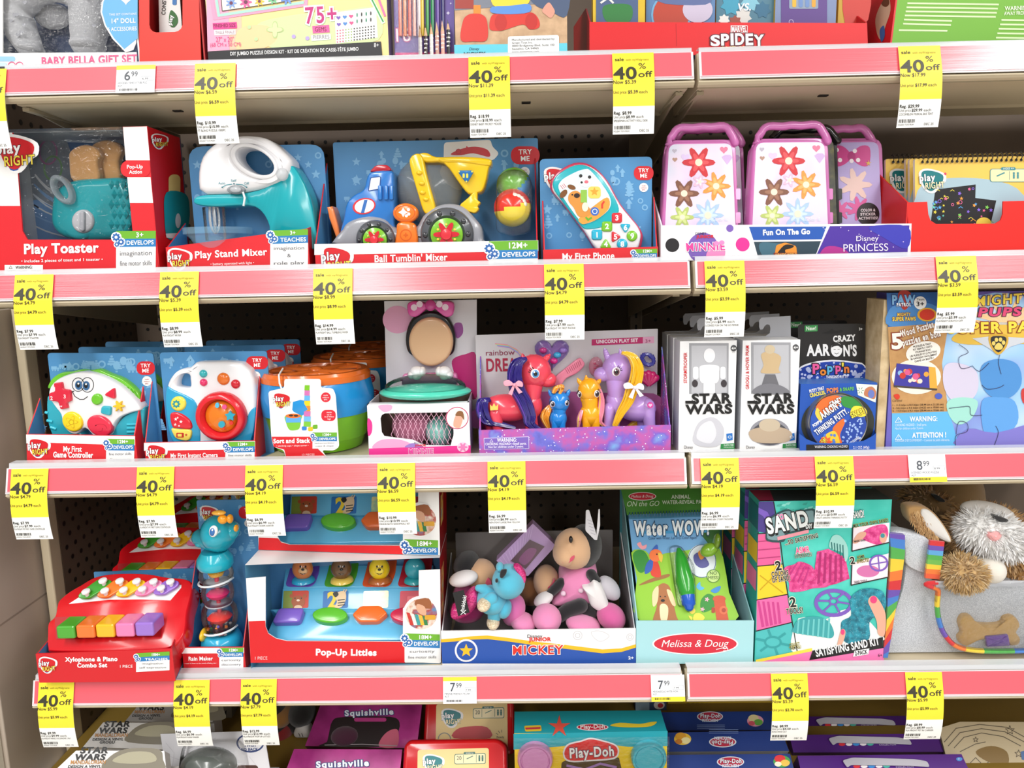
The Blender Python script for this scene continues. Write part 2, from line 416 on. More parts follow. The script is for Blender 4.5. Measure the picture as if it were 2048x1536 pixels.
JIT = [0]
def jit(e): JIT[0] += 1; return e*(JIT[0] % 37)
class G:
    """drawing on a plane of the place, in the units of a measured region"""
    def __init__(s, mb, pl, reg=''): s.b = mb; s.pl = pl; s.ox, s.oy, s.k = REG[reg]; s.reg = reg
    def at(s, pl): return G(s.b, pl, s.reg)
    def off(s, d): return G(s.b, s.pl.off(d), s.reg)
    def into(s, mb): return G(mb, s.pl, s.reg)
    def px(s, x, y): return s.ox+x/s.k, s.oy+y/s.k
    def p(s, x, y): return s.pl.p(*s.px(x, y))
    def u(s, x, y, r=1): return s.pl.sc(*s.px(x, y))*r/s.k
    def face(s, pts, spec, lay=1): e = .00022*lay+jit(4e-6); s.b.poly([s.p(*q)+s.pl.N*e for q in pts], spec)
    def slab(s, pts, th, spec, side=None, back=None): e = s.pl.N*jit(4e-6); s.b.prism([s.p(*q)+e for q in pts], -s.pl.N*th, spec, side, back)
    def pil(s, pts, th, bev, spec, dome=0): e = s.pl.N*jit(8e-6); s.b.pil([s.p(*q)+e for q in pts], s.pl.N, th, bev, spec, dome)
    def ball(s, x, y, rx, ry, dep, spec, ang=0):
        u = s.u(x, y); a = math.radians(ang)
        Zv = s.pl.N; X0 = (s.p(x+1, y)-s.p(x, y)).normalized(); X0 = (X0-Zv*X0.dot(Zv)).normalized(); Y0 = Zv.cross(X0)
        Xv = X0*math.cos(a)-Y0*math.sin(a); Yv = Zv.cross(Xv)
        s.b.ball(s.p(x, y), rx*u, ry*u, dep, spec, Matrix((Xv, Yv, Zv)).transposed())
    def tube(s, pts, r, spec, seg=8, closed=False, lift=0): s.b.tube([s.p(*q)+s.pl.N*lift for q in pts], r, spec, seg, closed)
    def vl(s, x, prof, spec, seg=32):   # upright turned shape: prof (y, radius) in region units
        c = s.p(x, prof[0][0]); s.b.lathe(c, (0, 0, 1), [(r*s.u(x, y), s.p(x, y).z-c.z) for y, r in prof], spec, seg)
    def line(s, pts, wd, spec, lay=2, closed=False):
        n = len(pts)
        for i in range(n if closed else n-1):
            a, b = V(pts[i]), V(pts[(i+1) % n]); d = b-a
            if d.length < 1e-6: continue
            t = V((-d.y, d.x)).normalized()*wd/2; e = d.normalized()*wd*.3
            s.face([a-e+t, b+e+t, b+e-t, a-e-t], spec, lay)
    def ring(s, cx, cy, r, wd, spec, lay=2, ry=None):
        ry = ry or r; n = 28
        A = ell(cx, cy, r, ry, n); B = ell(cx, cy, r-wd, ry-wd, n)
        for i in range(n): j = (i+1) % n; s.face([A[i], A[j], B[j], B[i]], spec, lay)
    def txt(s, t, x, y, h, spec, lay=3, w=None, ang=None, bold=0, ital=0, c=False, ol=None, vert=False):
        """baseline-left (or centre if c) at x,y; h = cap height; w = total width"""
        bold = min(bold, .024 if 'M' in t else .042)
        sp = 1+2.2*(bold+(ol[1] if ol else 0))
        vs, fs = text_mesh(t, bold, ital, sp)
        if not vs: return
        k = h/cap(); x0 = min(q[0] for q in vs); x1 = max(q[0] for q in vs)
        kx = k if w is None else w/(x1-x0)
        if ang is None: ang = -(1.12-(s.px(x, y)[1]-768)*.0008)
        a = math.radians(ang); ca, sa = math.cos(a), math.sin(a)
        sh = (x1-x0)*kx/2 if c else 0
        def put(vs, fs, spec, lay):
            o = []; e = .00022*lay+jit(4e-6)
            for q in vs:
                X = (q[0]-x0)*kx-sh; Y = -q[1]*k
                o.append(s.p(x+X*ca-Y*sa, y+X*sa+Y*ca)+s.pl.N*(e+q[2]*7e-6))
            s.b.add(o, fs, spec)
        if ol:
            v2, f2 = text_mesh(t, bold+ol[1], ital, sp); put(v2, f2, ol[0], lay-1)
        put(vs, fs, spec, lay)

# ------------------------------------------------------------ things
class Thing:
    def __init__(s, name, label, cat, group=None, loc=(0, 0, 0)):
        o = bpy.data.objects.new(name, None); COL.objects.link(o); o.empty_display_size = .02
        s.ob = o; s.o = V(loc); o.location = s.o; o['label'] = label; o['category'] = cat
        if group: o['group'] = group
    def __getitem__(s, k): return s.o if k == '_o' else s.ob
    def get(s, k, d): return d
    def part(s, name, mb, label=None, parent=None):
        o = mb.build(name)
        for q in o.data.vertices: q.co -= s.o
        o.parent = parent or s.ob
        if label: o['label'] = label
        return o
def tag(o, label, cat, group=None, kind=None):
    if label: o['label'] = label
    if cat: o['category'] = cat
    if group: o['group'] = group
    if kind: o['kind'] = kind
    return o
def single(name, mb, label, cat, group=None):
    q = [p for p in mb.v]; n = len(q)
    c = V((sum(p.x for p in q)/n, sum(p.y for p in q)/n, min(p.z for p in q)))
    return tag(mb.build(name, origin=c), label, cat, group)
def struct(name, mb):
    o = mb.build(name); o['kind'] = 'structure'; return o
def dup(src, d, label=None, group=None):
    def cp(o, par):
        c = o.copy(); COL.objects.link(c)
        if par is not None: c.parent = par
        for ch in o.children: cp(ch, c)
        return c
    r = cp(src, None); r.location = V(src.location)+V(d)
    if label: r['label'] = label
    if group: r['group'] = group
    return r

# ------------------------------------------------------------ the gondola
ZC = [0.2182, -0.0395, -0.3030, -0.6195]      # lower edge of each price channel
ZD = [z+.033 for z in ZC]                      # deck tops
Z5 = -0.80
XL, XR, XB = -0.705, 1.05, 0.2195
YB = 0.52
XS = PY(.2).p(131, 1170).x; XP = PY(.17).p(81, 1100).x
BEI = 'c9bb9f/d'
# back panels with peg holes (near-black discs on the face paint the dark of each hole)
def pegs(mb, x0, x1, z0, z1, y):
    nx = int((x1-x0)/.0254); nz = int((z1-z0)/.0254)
    for i in range(nx):
        for k in range(nz):
            X = x0+.0127+i*.0254; Z = z0+.0127+k*.0254
            mb.add([(X+.0036*math.cos(a), y, Z+.0036*math.sin(a)) for a in [2*PI*j/8 for j in range(8)]], [tuple(range(8))], '0b0907')
b = MB(); b.box((XS-.01, YB, -1.0), (XB-.01, YB+.006, .75), 'pegboard'); pegs(b, XS+.01, XB-.03, -.95, .40, YB-.0006)
struct('wall_back', b)
b = MB(); b.box((XB+.01, YB, -1.0), (XR+.3, YB+.006, .75), 'pegboard'); pegs(b, XB+.03, XB+.45, -.95, .40, YB-.0006)
struct('trim_1', b).name = 'wall_right_bay'
# side board of the left bay, with staggered peg holes
b = MB(); b.box((XS-.006, .2, -1.0), (XS, YB, .75), 'pegboard')
for k in range(66):
    for i in range(12):
        Y = .215+i*.0254+(.0127 if k % 2 else 0); Z = -.97+k*.021
        b.add([(XS+.0006, Y+.0045*math.cos(a), Z+.0045*math.sin(a)) for a in [2*PI*j/8 for j in range(8)]], [tuple(range(8))], '0b0907')
struct('wall_left', b)
b = MB(); b.box((XP, .17, -1.05), (XS, .2, .75), BEI, .003)
tag(b.build('upright_post'), 'beige metal upright at the left end of the shelving', 'upright')
b = MB(); XW = XP-.007; b.box((XW-.03, .047, -1.05), (XW, .2, -.06), 'beige_wall', .002); b.box((XW-.032, .025, -1.05), (XW-.006, .047, -.06), 'e0dacb/d', .003)
b.box((XW-.0002, .05, -.534), (XW+.0006, .2, -.531), '9a8d80')
struct('wall_end', b)
b = MB(); b.box((XB-.012, YB-.028, -1.0), (XB+.012, YB, .75), '8d7f6a/d', .002)
for k in range(60): b.box((XB-.002, YB-.0288, -.95+k*.026), (XB+.002, YB-.0279, -.937+k*.026), '0b0907')
tag(b.build('slotted_post'), 'slotted metal post between the two back panels', 'upright')
b = MB(); b.box((-2.2, -7.5, -1.42), (2.4, .6, -1.40), 'c9c4ba'); struct('floor', b)

def shelf(i, x0, x1, side, word):
    z = ZC[i]; zd = ZD[i]
    t = Thing('shelf', word, 'shelf', 'gondola shelves', ((x0+x1)/2, YB, z))
    b = MB()
    # deck: front box section 18 cm deep, thin plate behind
    prof = [(.021, zd), (YB-.03, zd), (YB-.03, zd-.004), (.185, zd-.006), (.18, z-.012), (.16, z-.0155), (.15, z-.013), (.021, z-.008)]
    b.prism([(max(x0, XS)+.004, y, q) for y, q in prof], (x1-max(x0, XS)-.008, 0, 0), BEI)
    if i == 0:
        for f in (.22, .76):
            X = x0+(x1-x0)*f; b.box((X-.006, .066, z-.0115), (X+.006, .074, z-.009), '1a1612')
    t.part('deck', b)
    b = MB()
    pr = [(-.0, z-.008), (.004, z-.010), (.012, z-.008), (.02, zd-.001), (.0105, zd-.001), (.0035, z-.001), (-.002, z-.003), (-.003, z-.005)]
    b.prism([(x0, y, q) for y, q in pr], (x1-x0, 0, 0), BEI)
    lip = t.part('lip', b)
    b = MB()
    a, c = V((0, -.003, z)), V((0, .006, zd-.0005))
    n = V((0, c.z-a.z, -(c.y-a.y))).normalized(); n = V((0, -abs(n.y), abs(n.z)))
    def strip(u0, u1, h, xa, xb, spec):
        A, C = a.lerp(c, u0), a.lerp(c, u1); q = V((0, 0, 0))
        b.prism([V((xa, p.y, p.z))+n*h for p in (A, C)]+[V((xb, p.y, p.z))+n*h for p in (C, A)], -n*.0012, spec)
    strip(-.05, 1.0, .0010, x0+.001, x1-.001, 'e9e4e6/p')
    t.part('price_channel', b)
    b = MB(); strip(.05, .97, .0017, x0+.004, x1-.004, 'pink'); strip(.01, .05, .0022, x0+.002, x1-.002, 'f3c9d0/p')
    t.part('price_strip', b, 'glossy pink paper strip')
    b = MB()
    b.prism([(x0+.002, .008, zd-.001), (x0+.002, .0095, zd+.005), (x1-.002, .0095, zd+.005), (x1-.002, .008, zd-.001)], (0, .0008, 0), 'eef1f6/t')
    b.prism([(x0+.002, .0095, zd+.005), (x0+.002, .024, zd+.0052), (x1-.002, .024, zd+.0052), (x1-.002, .0095, zd+.005)], (0, 0, .0008), 'eef1f6/t')
    t.part('clear_riser', b, 'clear plastic edge')
    for X in (max(x0, XS)+.008, x1-.014):
        b = MB(); b.prism([(X, .03, z-.010), (X, YB-.03, z-.075), (X, YB-.03, zd-.006), (X, .03, zd-.008)], (.0025, 0, 0), 'a89a82/d')
        b.box((X-.003, .03, z-.014), (X+.006, .19, z-.0095), 'b6a98f/d')
        t.part('bracket', b)
    return t
LW = ['beige shelf with pink price strip under the doll set and puzzle kit', 'beige shelf with pink price strip under the toy toaster and truck', 'beige shelf with pink price strip under the toy controller and unicorns', 'beige shelf with pink price strip under the toy xylophone']
RW = ['beige shelf with pink price strip under the green box, top right', 'beige shelf with pink price strip under the pink carry cases', 'beige shelf with pink price strip under the white figure boxes', 'beige shelf with pink price strip under the sand kit']
for i in range(4):
    x0 = PY(0).p(*((4, 190), (-60, 602), (13, 984), (66, 1403))[i]).x
    shelf(i, x0, XB-.002, 'left', LW[i]); shelf(i, XB+.003, XR, 'right', RW[i])
t = Thing('base_deck', 'dark brown bottom deck of the shelving with stacked boxes', 'shelf', None, (0, .2, Z5-.05))
b = MB(); b.box((XS+.001, -.16, Z5-.02), (XR, YB-.03, Z5), '8a6f2c/d'); t.part('deck', b)

# ------------------------------------------------------------ price tags
def tag_map(i, X0, W, hang):
    """(u 0..80, v) units -> place; the tag lies on the channel and then hangs"""
    z, zd = ZC[i], ZD[i]; k = W/80
    A, C = V((0, .0055, zd-.0015)), V((0, -.0042, z-.001)); n1 = (C-A).length
    up = V((0, -(A.z-C.z), (A.y-C.y))).normalized()
    nn = V((0, -abs(up.y), abs(up.z)))
    def f(u, v, lay):
        s = v*k; X = X0+u*k
        if s <= n1:
            q = A.lerp(C, s/n1)+nn*.0034; N = nn
        else:
            d = s-n1; q = C+nn*.0034+V((0, -.004*math.sin(min(1, d/hang)*PI)*.7+.002*(d/hang)**2, -d)); N = V((0, -1, 0))
        return V((X, q.y, q.z))+N*(.0002*lay)
    return f, n1/k
INK = '26241f'
def gtxt(mb, f, t, u, v, h, spec, lay=2, w=None, bold=0):
    vs, fs = text_mesh(t, bold, 0, 1+2.2*bold)
    if not vs: return
    k = h/cap(); x0 = min(q[0] for q in vs); x1 = max(q[0] for q in vs); kx = k if w is None else w/(x1-x0)
    mb.add([f(u+(q[0]-x0)*kx, v-q[1]*k, lay+q[2]*.03) for q in vs], fs, spec)
def barcode(mb, f, u0, u1, v0, v1, seed=1):
    r = random.Random(seed); u = u0
    while u < u1-1.6:
        wd = r.choice((.6, .9, 1.4)); mb.poly([f(u, v0, 2), f(u+wd, v0, 2), f(u+wd, v1, 2), f(u, v1, 2)], INK); u += wd+r.choice((.6, .9, 1.6))
def tag_sheet(mb, f, v0, v1, spec, step=6, lay=0):
    v = v0
    while v < v1-1e-6:
        e = min(v+step, v1)
        q = [f(0, v, lay), f(80, v, lay), f(80, e, lay), f(0, e, lay)]
        mb.poly(q, spec); mb.poly([p+V((0, .0003, 0)) for p in reversed(q)], 'f2f2ee'); v = e
def sale_tag(i, px, now, reg, desc, where, unit=None, unit2=None):
    unit = unit or now; unit2 = unit2 or reg
    X0 = PY(-.003).p(px, (178, 592, 980, 1403)[i]).x; W = .0515
    f, vb = tag_map(i, X0, W, .068)
    mb = MB(); L = 155
    tag_sheet(mb, f, 0, 104, 'f6e136'); tag_sheet(mb, f, 104, L, 'f7f7f5')
    gtxt(mb, f, 'sale', 5, 16, 6.4, INK, w=17, bold=.012); gtxt(mb, f, 'with myWalgreens', 26, 16, 4.2, '8f8420', w=44)
    gtxt(mb, f, '40', 1, 53, 23.5, '3a3728', w=45, bold=.022)
    gtxt(mb, f, '%', 50, 33, 11.5, '3a3728', w=14); gtxt(mb, f, 'off', 49, 50, 11.5, '3a3728', w=27, bold=.008)
    gtxt(mb, f, 'Now $'+now, 0.5, 62, 6.6, INK, w=44+3*(len(now)-4), bold=.006)
    gtxt(mb, f, 'Unit price', 0.5, 80.5, 5.6, '5a5424', w=25); gtxt(mb, f, '$'+unit, 28.5, 80.5, 5.8, INK, w=19+3*(len(unit)-4), bold=.02)
    gtxt(mb, f, 'each', 50+3*(len(unit)-4), 80.5, 5.6, '5a5424', w=16)
    gtxt(mb, f, 'Reg. $'+reg, 1.5, 119, 5.6, INK, w=34+3*(len(reg)-4), bold=.024)
    gtxt(mb, f, 'Unit price', 1.5, 126, 5.0, '55544e', w=22); gtxt(mb, f, '$'+unit2, 25, 126, 5.0, INK, w=17+3*(len(unit2)-4), bold=.02)
    gtxt(mb, f, 'each', 45+3*(len(unit2)-4), 126, 5, '55544e', w=14)
    gtxt(mb, f, desc, 1.5, 132.6, 3.9, INK, w=min(66, 2.5*len(desc)))
    barcode(mb, f, 3, 36, 139.5, 146, i*100+px); gtxt(mb, f, 'DEC 25', 52, 151, 4.2, INK, w=18)
    gtxt(mb, f, 'HOLIDAY TOYS PROM', 2, 151, 2.9, INK, w=30)
    single('sale_tag', mb, where, 'price tag', 'yellow 40% off tags')
W_ = 'yellow 40%% off tag reading Now $%s, %s'
TAGS = [
 (0, -68, '7.19', '11.99', 'BABY BELLA GIFT SET', 'left of all below the doll set'),
 (0, 391, '6.59', '10.99', 'FT BLING PUZZLE 1000PC', 'below the red dispenser box'),
 (0, 938, '11.39', '18.99', 'DISNEY BABY MICKEY MOUSE', 'below the beach toy box'),
 (0, 1225, '5.39', '8.99', 'SPIDERMAN ACTIVITY ROLL DESK', 'below the long red tray'),
 (0, 1795, '17.99', '29.99', 'COCOMELON MUSICAL BUS TENT', 'below the green box'),
 (1, 30, '4.79', '7.99', 'PLAYRIGHT TOASTER', 'below the toy toaster'),
 (1, 321, '5.39', '8.99', 'PLAYRIGHT MIXER', 'below the toy stand mixer'),
 (1, 628, '8.99', '14.99', 'PLAYRIGHT BALL TUMBLING MIXER', 'below the toy cement truck'),
 (1, 1089, '4.79', '7.99', 'PLAYRIGHT MY FIRST PHONE', 'below the toy phone'),
 (1, 1409, '3.59', '5.99', 'LICENSED FUN ON THE GO MINNIE', 'below the pink carry cases'),
 (1, 1870, '3.59', '5.99', 'PLAYRIGHT SCRATCH OFF', 'below the red tray of sketch pads'),
 (2, 23, '4.79', '7.99', 'PLAYRIGHT MY FIRST GAME CONTROLLER', 'below the toy game controller'),
 (2, 275, '4.79', '7.99', 'PLAYRIGHT MY FIRST GAME CONTROLLER', 'below the toy camera'),
 (2, 492, '4.19', '6.99', 'PLAYRIGHT SHAPE SORTER', 'below the stacking bucket'),
 (2, 756, '6.59', '10.99', 'MINNIE BATH BASKETBALL SET', 'below the bath basketball set'),
 (2, 976, '4.19', '6.99', 'NEW PONY LARGE PINK YELLOW', 'below the pink unicorn'),
 (2, 1401, '4.19', '6.99', 'STAR WARS 6IN STORM TROOPER', 'below the white figure boxes'),
 (2, 1629, '6.59', '10.99', 'CRAZY AARONS THINKING PUTTY', 'below the putty pack'),
 (3, 78, '5.99', '9.99', 'PLAYRIGHT PIANO XYLOPHONE 2 IN 1', 'below the toy xylophone'),
 (3, 349, '4.19', '6.99', 'PLAYRIGHT RAIN MAKER', 'below the rain maker'),
 (3, 483, '7.79', '12.99', 'PLAYRIGHT POP UP LITTLES', 'left end below the pop-up toy boxes'),
 (3, 1542, '5.39', '8.99', 'SOSO SAND 2CT', 'below the sand kit', '2.70', '4.50'),
 (3, 1810, '5.99', '8.99', 'PLAYRIGHT PET IN CARRIER', 'below the plush dog carrier', '5.99', '8.99'),
]
for q in TAGS:
    sale_tag(q[0], q[1], q[2], q[3], q[4], W_ % (q[2], q[5]), *q[6:])
def price_label(i, px, wpx, big, cents, desc, yel, where):
    X0 = PY(-.003).p(px, (178, 592, 980, 1403)[i]).x; W = PY(-.003).sc(px, (178, 592, 980, 1403)[i])*wpx
    f, vb = tag_map(i, X0, W, .05); mb = MB(); L = vb+4
    tag_sheet(mb, f, 0, L, 'f4f4f6', 8)
    def R(a, c, d, e, s): mb.poly([f(a, c, 1), f(d, c, 1), f(d, e, 1), f(a, e, 1)], s)
    if yel == 'top': R(0, 0, 80, 9, 'f6e136')
    else: R(0, L-11, 80, L, 'f6e136')
    gtxt(mb, f, big, 17, 32, 19, '4a5058', w=12, bold=.01); gtxt(mb, f, cents, 31, 24, 10.5, '4a5058', w=13)
    R(52, 24, 77, 24.6, '9aa0a8'); R(52, 33, 77, 33.6, '9aa0a8'); R(52, 24, 52.6, 33, '9aa0a8'); R(76.4, 24, 77, 33, '9aa0a8')
    gtxt(mb, f, big+'.'+cents, 54, 31.5, 4, '4a5058', w=12)
    gtxt(mb, f, desc, 4, 40, 4.2, '6a7078', w=60); gtxt(mb, f, 'AST', 4, 46, 4, '6a7078')
    barcode(mb, f, 8, 46, L-9, L-4, px)
    single('price_label', mb, where, 'price label', 'white shelf labels')
price_label(0, 234, 78, '6', '99', 'WOODEN VEHICLE TUBE PUZ', 'top', 'white shelf label reading 6.99 below the doll set')
price_label(2, 1815, 74, '8', '99', 'LICENSED WOOD PUZZLE', 'bot', 'white shelf label reading 8.99 below the wood puzzle box')
price_label(3, 887, 67, '7', '99', 'MINNIE FRIENDS PLUSH', 'top', 'white shelf label reading 7.99 below the plush dolls')
price_label(3, 1302, 67, '7', '99', 'MELISSA&DOUG WATER WOW', 'bot', 'white shelf label reading 7.99 below the light blue tray')

# ------------------------------------------------------------ shared print motifs
RED, DRED, BLUE, CARD, ICON, GREEN, WH = 'd81a28', 'b81420', '2f6fae', '4d8fc4', '7db4dc', '6db02c', 'f2f1f0'
TEAL, ORA, YEL = '18a9b4/p', 'f07a22/p', 'f2c81c/p'
def logo(g, x, y, w, lay=3, teal=False, ang=0):
    O = [(.0, .18), (.22, .0), (.6, .04), (1.0, .22), (1.02, .52), (.86, .66), (.62, .98), (.34, .97), (.1, .66)]
    I = [(.1, .2), (.24, .08), (.58, .11), (.9, .26), (.9, .5), (.76, .6), (.56, .88), (.36, .88), (.17, .62)]
    P = lambda s: [(x+a*w, y+b*w*.92) for a, b in s]
    c1, c2 = ('147a80', 'f0c040') if teal else ('cf1420', '2558a8')
    g.face(crv(P(O), 3), WH, lay)
    if not teal: g.face(crv(P([(.08, .3), (.2, .5), (.36, .92), (.56, .9), (.4, .75), (.25, .4)]), 3), c2, lay+1)
    g.face(crv(P(I), 3), c1, lay+2)
    g.txt('play', x+.02*w, y+.48*w, .25*w, 'ffffff', lay+4, w=.6*w, ang=-4, bold=.03, ol=('20202c', .03))
    g.txt('RIGHT', x+.24*w, y+.76*w, .22*w, 'f7dd4a' if not teal else 'f7f0c0', lay+6, w=.72*w, ang=-4, bold=.02, ol=('20202c', .03))
def badge(g, x0, x1, yt, yg, yb, yw, age, word, lines, lay=2, dy=0):
    q = lambda a, b, s: g.face([(x0, a), (x1, a+dy), (x1, b+dy), (x0, b)], s, lay)
    q(yt, yg, GREEN); q(yg, yb, '2a7cbc'); q(yb, yw, WH)
    h = yg-yt; c = (x0+x1)/2
    g.txt(age, c+(x1-x0)*.1, yg-h*.2+dy/2, h*.62, 'ffffff', lay+2, c=True, bold=.02)
    g.txt(word, x0+(x1-x0)*.27, yb-(yb-yg)*.25+dy*.25, (yb-yg)*.5, 'ffffff', lay+2, w=(x1-x0)*.68, bold=.02)
    R = (yb-yt)*.27
    for dx, d, k in ((-.1, -.2, 1), (.62, .9, .8), (-.0, 1.5, .62)):
        gx, gy = x0+R*dx*1.6+R*.2, yg+R*d-R*.2
        g.face(ell(gx, gy, R*k*1.25, n=16), 'ffffff', lay+1)
        g.face(gear(gx, gy, R*k), '2a64ac', lay+2); g.face(ell(gx, gy, R*k*.36, n=12), 'ffffff', lay+3)
    if lines:
        hh = (yw-yb)/(len(lines)+.6)
        for i, t in enumerate(lines):
            g.txt(t, c, yb+hh*(i+.85)+dy/2, hh*.46, '6a6a70', lay+2, w=min((x1-x0)*.8, hh*.48*len(t)), c=True)
def icons(g, x0, y0, x1, y1, n, s, seed=3, lay=1, inside=None, col=ICON):
    r = random.Random(seed)
    for i in range(n):
        x, y = r.uniform(x0+s, x1-s), r.uniform(y0+s, y1-s); k = r.randrange(7); z = s*r.uniform(.7, 1.1)
        if inside and not inside(x, y): continue
        if k == 0: g.face(star(x, y, z), col, lay)
        elif k == 1: g.ring(x, y, z*.7, z*.3, col, lay)
        elif k == 2:
            for j in range(4): g.face(rr(x-z*(.25+.2*j), y-z+z*.5*j, x+z*(.25+.2*j), y-z+z*.42+z*.5*j, z*.15, 3), col, lay)
        elif k == 3:
            g.face(rect(x-z, y-z*.4, x+z*.4, y+z*.4), col, lay); g.face(rect(x+z*.45, y-z*.1, x+z, y+z*.4), col, lay)
            for q in (-.6, 0, .7): g.face(ell(x+z*q, y+z*.6, z*.2, n=10), col, lay)
        elif k == 4: g.face(ell(x, y, z*.25, n=12), col, lay)
        elif k == 5: g.face([(x-z*.3, y+z), (x-z*.3, y), (x-z*.7, y), (x, y-z), (x+z*.7, y), (x+z*.3, y), (x+z*.3, y+z)], col, lay)
        else:
            g.face(ell(x, y, z*.6, z*.75, 16), col, lay); g.face(rect(x-z*.2, y+z*.9, x+z*.2, y+z*1.2), col, lay)
def tryme(g, x0, x1, y, h, lay=2):
    g.face(rr(x0, y, x1+h*.1, y+h, h*.45), RED, lay)
    c = (x0+x1)/2+h*.05
    g.txt('TRY', c, y+h*.44, h*.27, 'ffffff', lay+1, c=True, bold=.02); g.txt('ME', c, y+h*.82, h*.27, 'ffffff', lay+1, c=True, bold=.02)
def made(g, x, y, r, lay=2):
    g.face(ell(x, y, r, n=20), WH, lay)
    for i, t in enumerate(('made', 'without', 'BPA')): g.txt(t, x, y-r*.25+i*r*.45, r*.26, 'c02030', lay+1, c=True)
def tray(t, zd, Yf, Yb, reg, front, back, sl, sr, fc, sc_, inc=CARD, bc=CARD, rb=14, th=.0022):
    """open display tray: front = (TL, TR), back = card outline top (TL, TR), sl/sr = y where each side meets the card"""
    pf, pb = PY(Yf, zd), PY(Yb, zd)
    b = MB(); gf = G(b, pf, reg); k = REG[reg][2]
    (ax, ay), (bx, by) = front
    A, B = gf.p(ax, ay), gf.p(bx, by); A0, B0 = V((A.x, Yf, zd+.0004)), V((B.x, Yf, zd+.0004))
    b.prism([A, B, B0, A0], (0, th, 0), fc)
    pan = t.part('front_panel', b)
    c = MB(); gb = G(c, pb, reg); (cx, cy), (dx, dy) = back
    C, D = gb.p(cx, cy), gb.p(dx, dy)
    C0, D0 = V((C.x, Yb, zd+.0004)), V((D.x, Yb, zd+.0004))
    pts = [gb.p(*q) for q in rnd([(cx, cy), (dx, dy), (dx+3, dy+200), (cx+3, cy+200)], rb)[:10]]
    c.prism(pts+[V((max(D.x, pts[-1].x), Yb, zd+.0004)), V((min(C.x, pts[0].x), Yb, zd+.0004))], (0, th, 0), bc)
    card = t.part('back_card', c)
    L, R = gb.p(cx, sl), gb.p(dx, sr)
    for P, Q, y, s in ((A, A0, L, 1), (B, B0, R, -1)):
        m = MB(); e = .0008*s
        X1 = P.x+s*.0003 if abs(y.x-P.x) < .02 else y.x
        q = [P+V((e, th*.5, 0)), V((X1, Yb, y.z)), V((X1, Yb, zd+.0004)), Q+V((e, th*.5, 0))]
        d = V((s*.0016, 0, 0))
        m.add(q, [(0, 1, 2, 3)], sc_); m.add([p+d for p in q], [(3, 2, 1, 0)], inc)
        m.add(q+[p+d for p in q], [(0, 4, 5, 1), (1, 5, 6, 2), (2, 6, 7, 3), (3, 7, 4, 0)], sc_)
        t.part('side_panel', m)
    m = MB(); m.add([Q+V((0, .001, 0)) for Q in (A0, B0)]+[V((D.x, Yb, zd+.0004)), V((C.x, Yb, zd+.0004))], [(0, 1, 2, 3)], inc)
    t.part('base_panel', m)
    return gf, gb, pan, card
def over(o, b, t):     # add printed matter to a finished part
    me = o.data; k0 = len(me.materials)
    bm = bmesh.new(); bm.from_mesh(me)
    vs = [bm.verts.new(q-t.o) for q in b.v]
    for f, mi, sm in zip(b.f, b.mi, b.sm):
        try: F = bm.faces.new([vs[i] for i in f])
        except ValueError: continue
        F.material_index = k0+mi; F.smooth = sm
    bm.to_mesh(me); bm.free()
    for s in b.ms: me.materials.append(gm(s))

# ============================================================ top row
zd = ZD[0]; yf = .032; ROWZ[0] = zd+.0005
def car(t, x0, x1, ytop, Yf, Yb, zd, front, side, top=None, name='carton'):
    """upright box from the pixel columns of its front edges"""
    p = PY(Yf); ym = (ytop+p_y(zd, Yf))/2
    X0, X1 = p.p(x0, ym).x, p.p(x1, ym).x
    z1 = p.p((x0+x1)/2, ytop).z
    b = MB(); b.cbox(X0, X1, Yf, Yb, zd+.0004, z1, front, side, top); return b, X0, X1, z1
def p_y(z, Y):
    d = V((0, Y, z))-CAM; return 768-FPX*d.dot(CU)/d.dot(CF)

# doll gift set
t = Thing('doll_gift_box', 'white doll gift set box with blue heart sticker, grey heart-print pillow behind its window', 'toy box', None, (-.68, yf, zd))
_, X0, X1, z1 = car(t, -75, 271, -90, yf, yf+.07, zd, WH, WH); b = MB(); b.cbox(X0, X1, yf+.07, yf+.075, zd+.0005, z1, '22406c', WH)
zt = z1
b.box((X0, yf, zd+.0005), (X1, yf+.07, zd+.0025), WH); b.box((X1-.002, yf, zd), (X1, yf+.07, zt), WH); b.box((X0, yf, zd), (X0+.002, yf+.07, zt), WH)
g = G(b, PY(yf, zd), 'A1'); g.slab([(-220, 312), (798, 305), (799, 390), (-220, 390)], .002, WH)
g.slab([(-220, -260), (15, -260), (15, 330), (-220, 330)], .002, WH)
g.txt('BABY BELLA GIFT SET', 245, 380, 44, 'e0608c', 2, w=560, bold=.03); g.face(rr(-60, 330, 90, 360, 14), '9ccbe8', 1); g.ring(70, 385, 24, 5, 'e0608c', 2); g.ring(115, 385, 24, 5, 'e0608c', 2); g.face(rr(-60, 366, 40, 388, 10), 'c9e2f2', 2)
t.part('carton', b)
b = MB(); g = G(b, PY(yf+.028), 'A1'); u = g.u(300, 100)
ctr = [(175, 275), (130, 200), (105, 110), (120, 20), (190, -60), (300, -90), (420, -70), (500, 0), (515, 90), (520, 190), (515, 262)]
b.tube([g.p(*q) for q in ctr], [72*u, 86*u, 90*u, 92*u, 92*u, 92*u, 95*u, 100*u, 102*u, 100*u, 92*u], 'd9dade/f', 16)
g.ball(175, 278, 74, 40, .02, 'd9dade/f', 15); g.ball(515, 265, 92, 45, .026, 'd9dade/f'); 
r = random.Random(4)
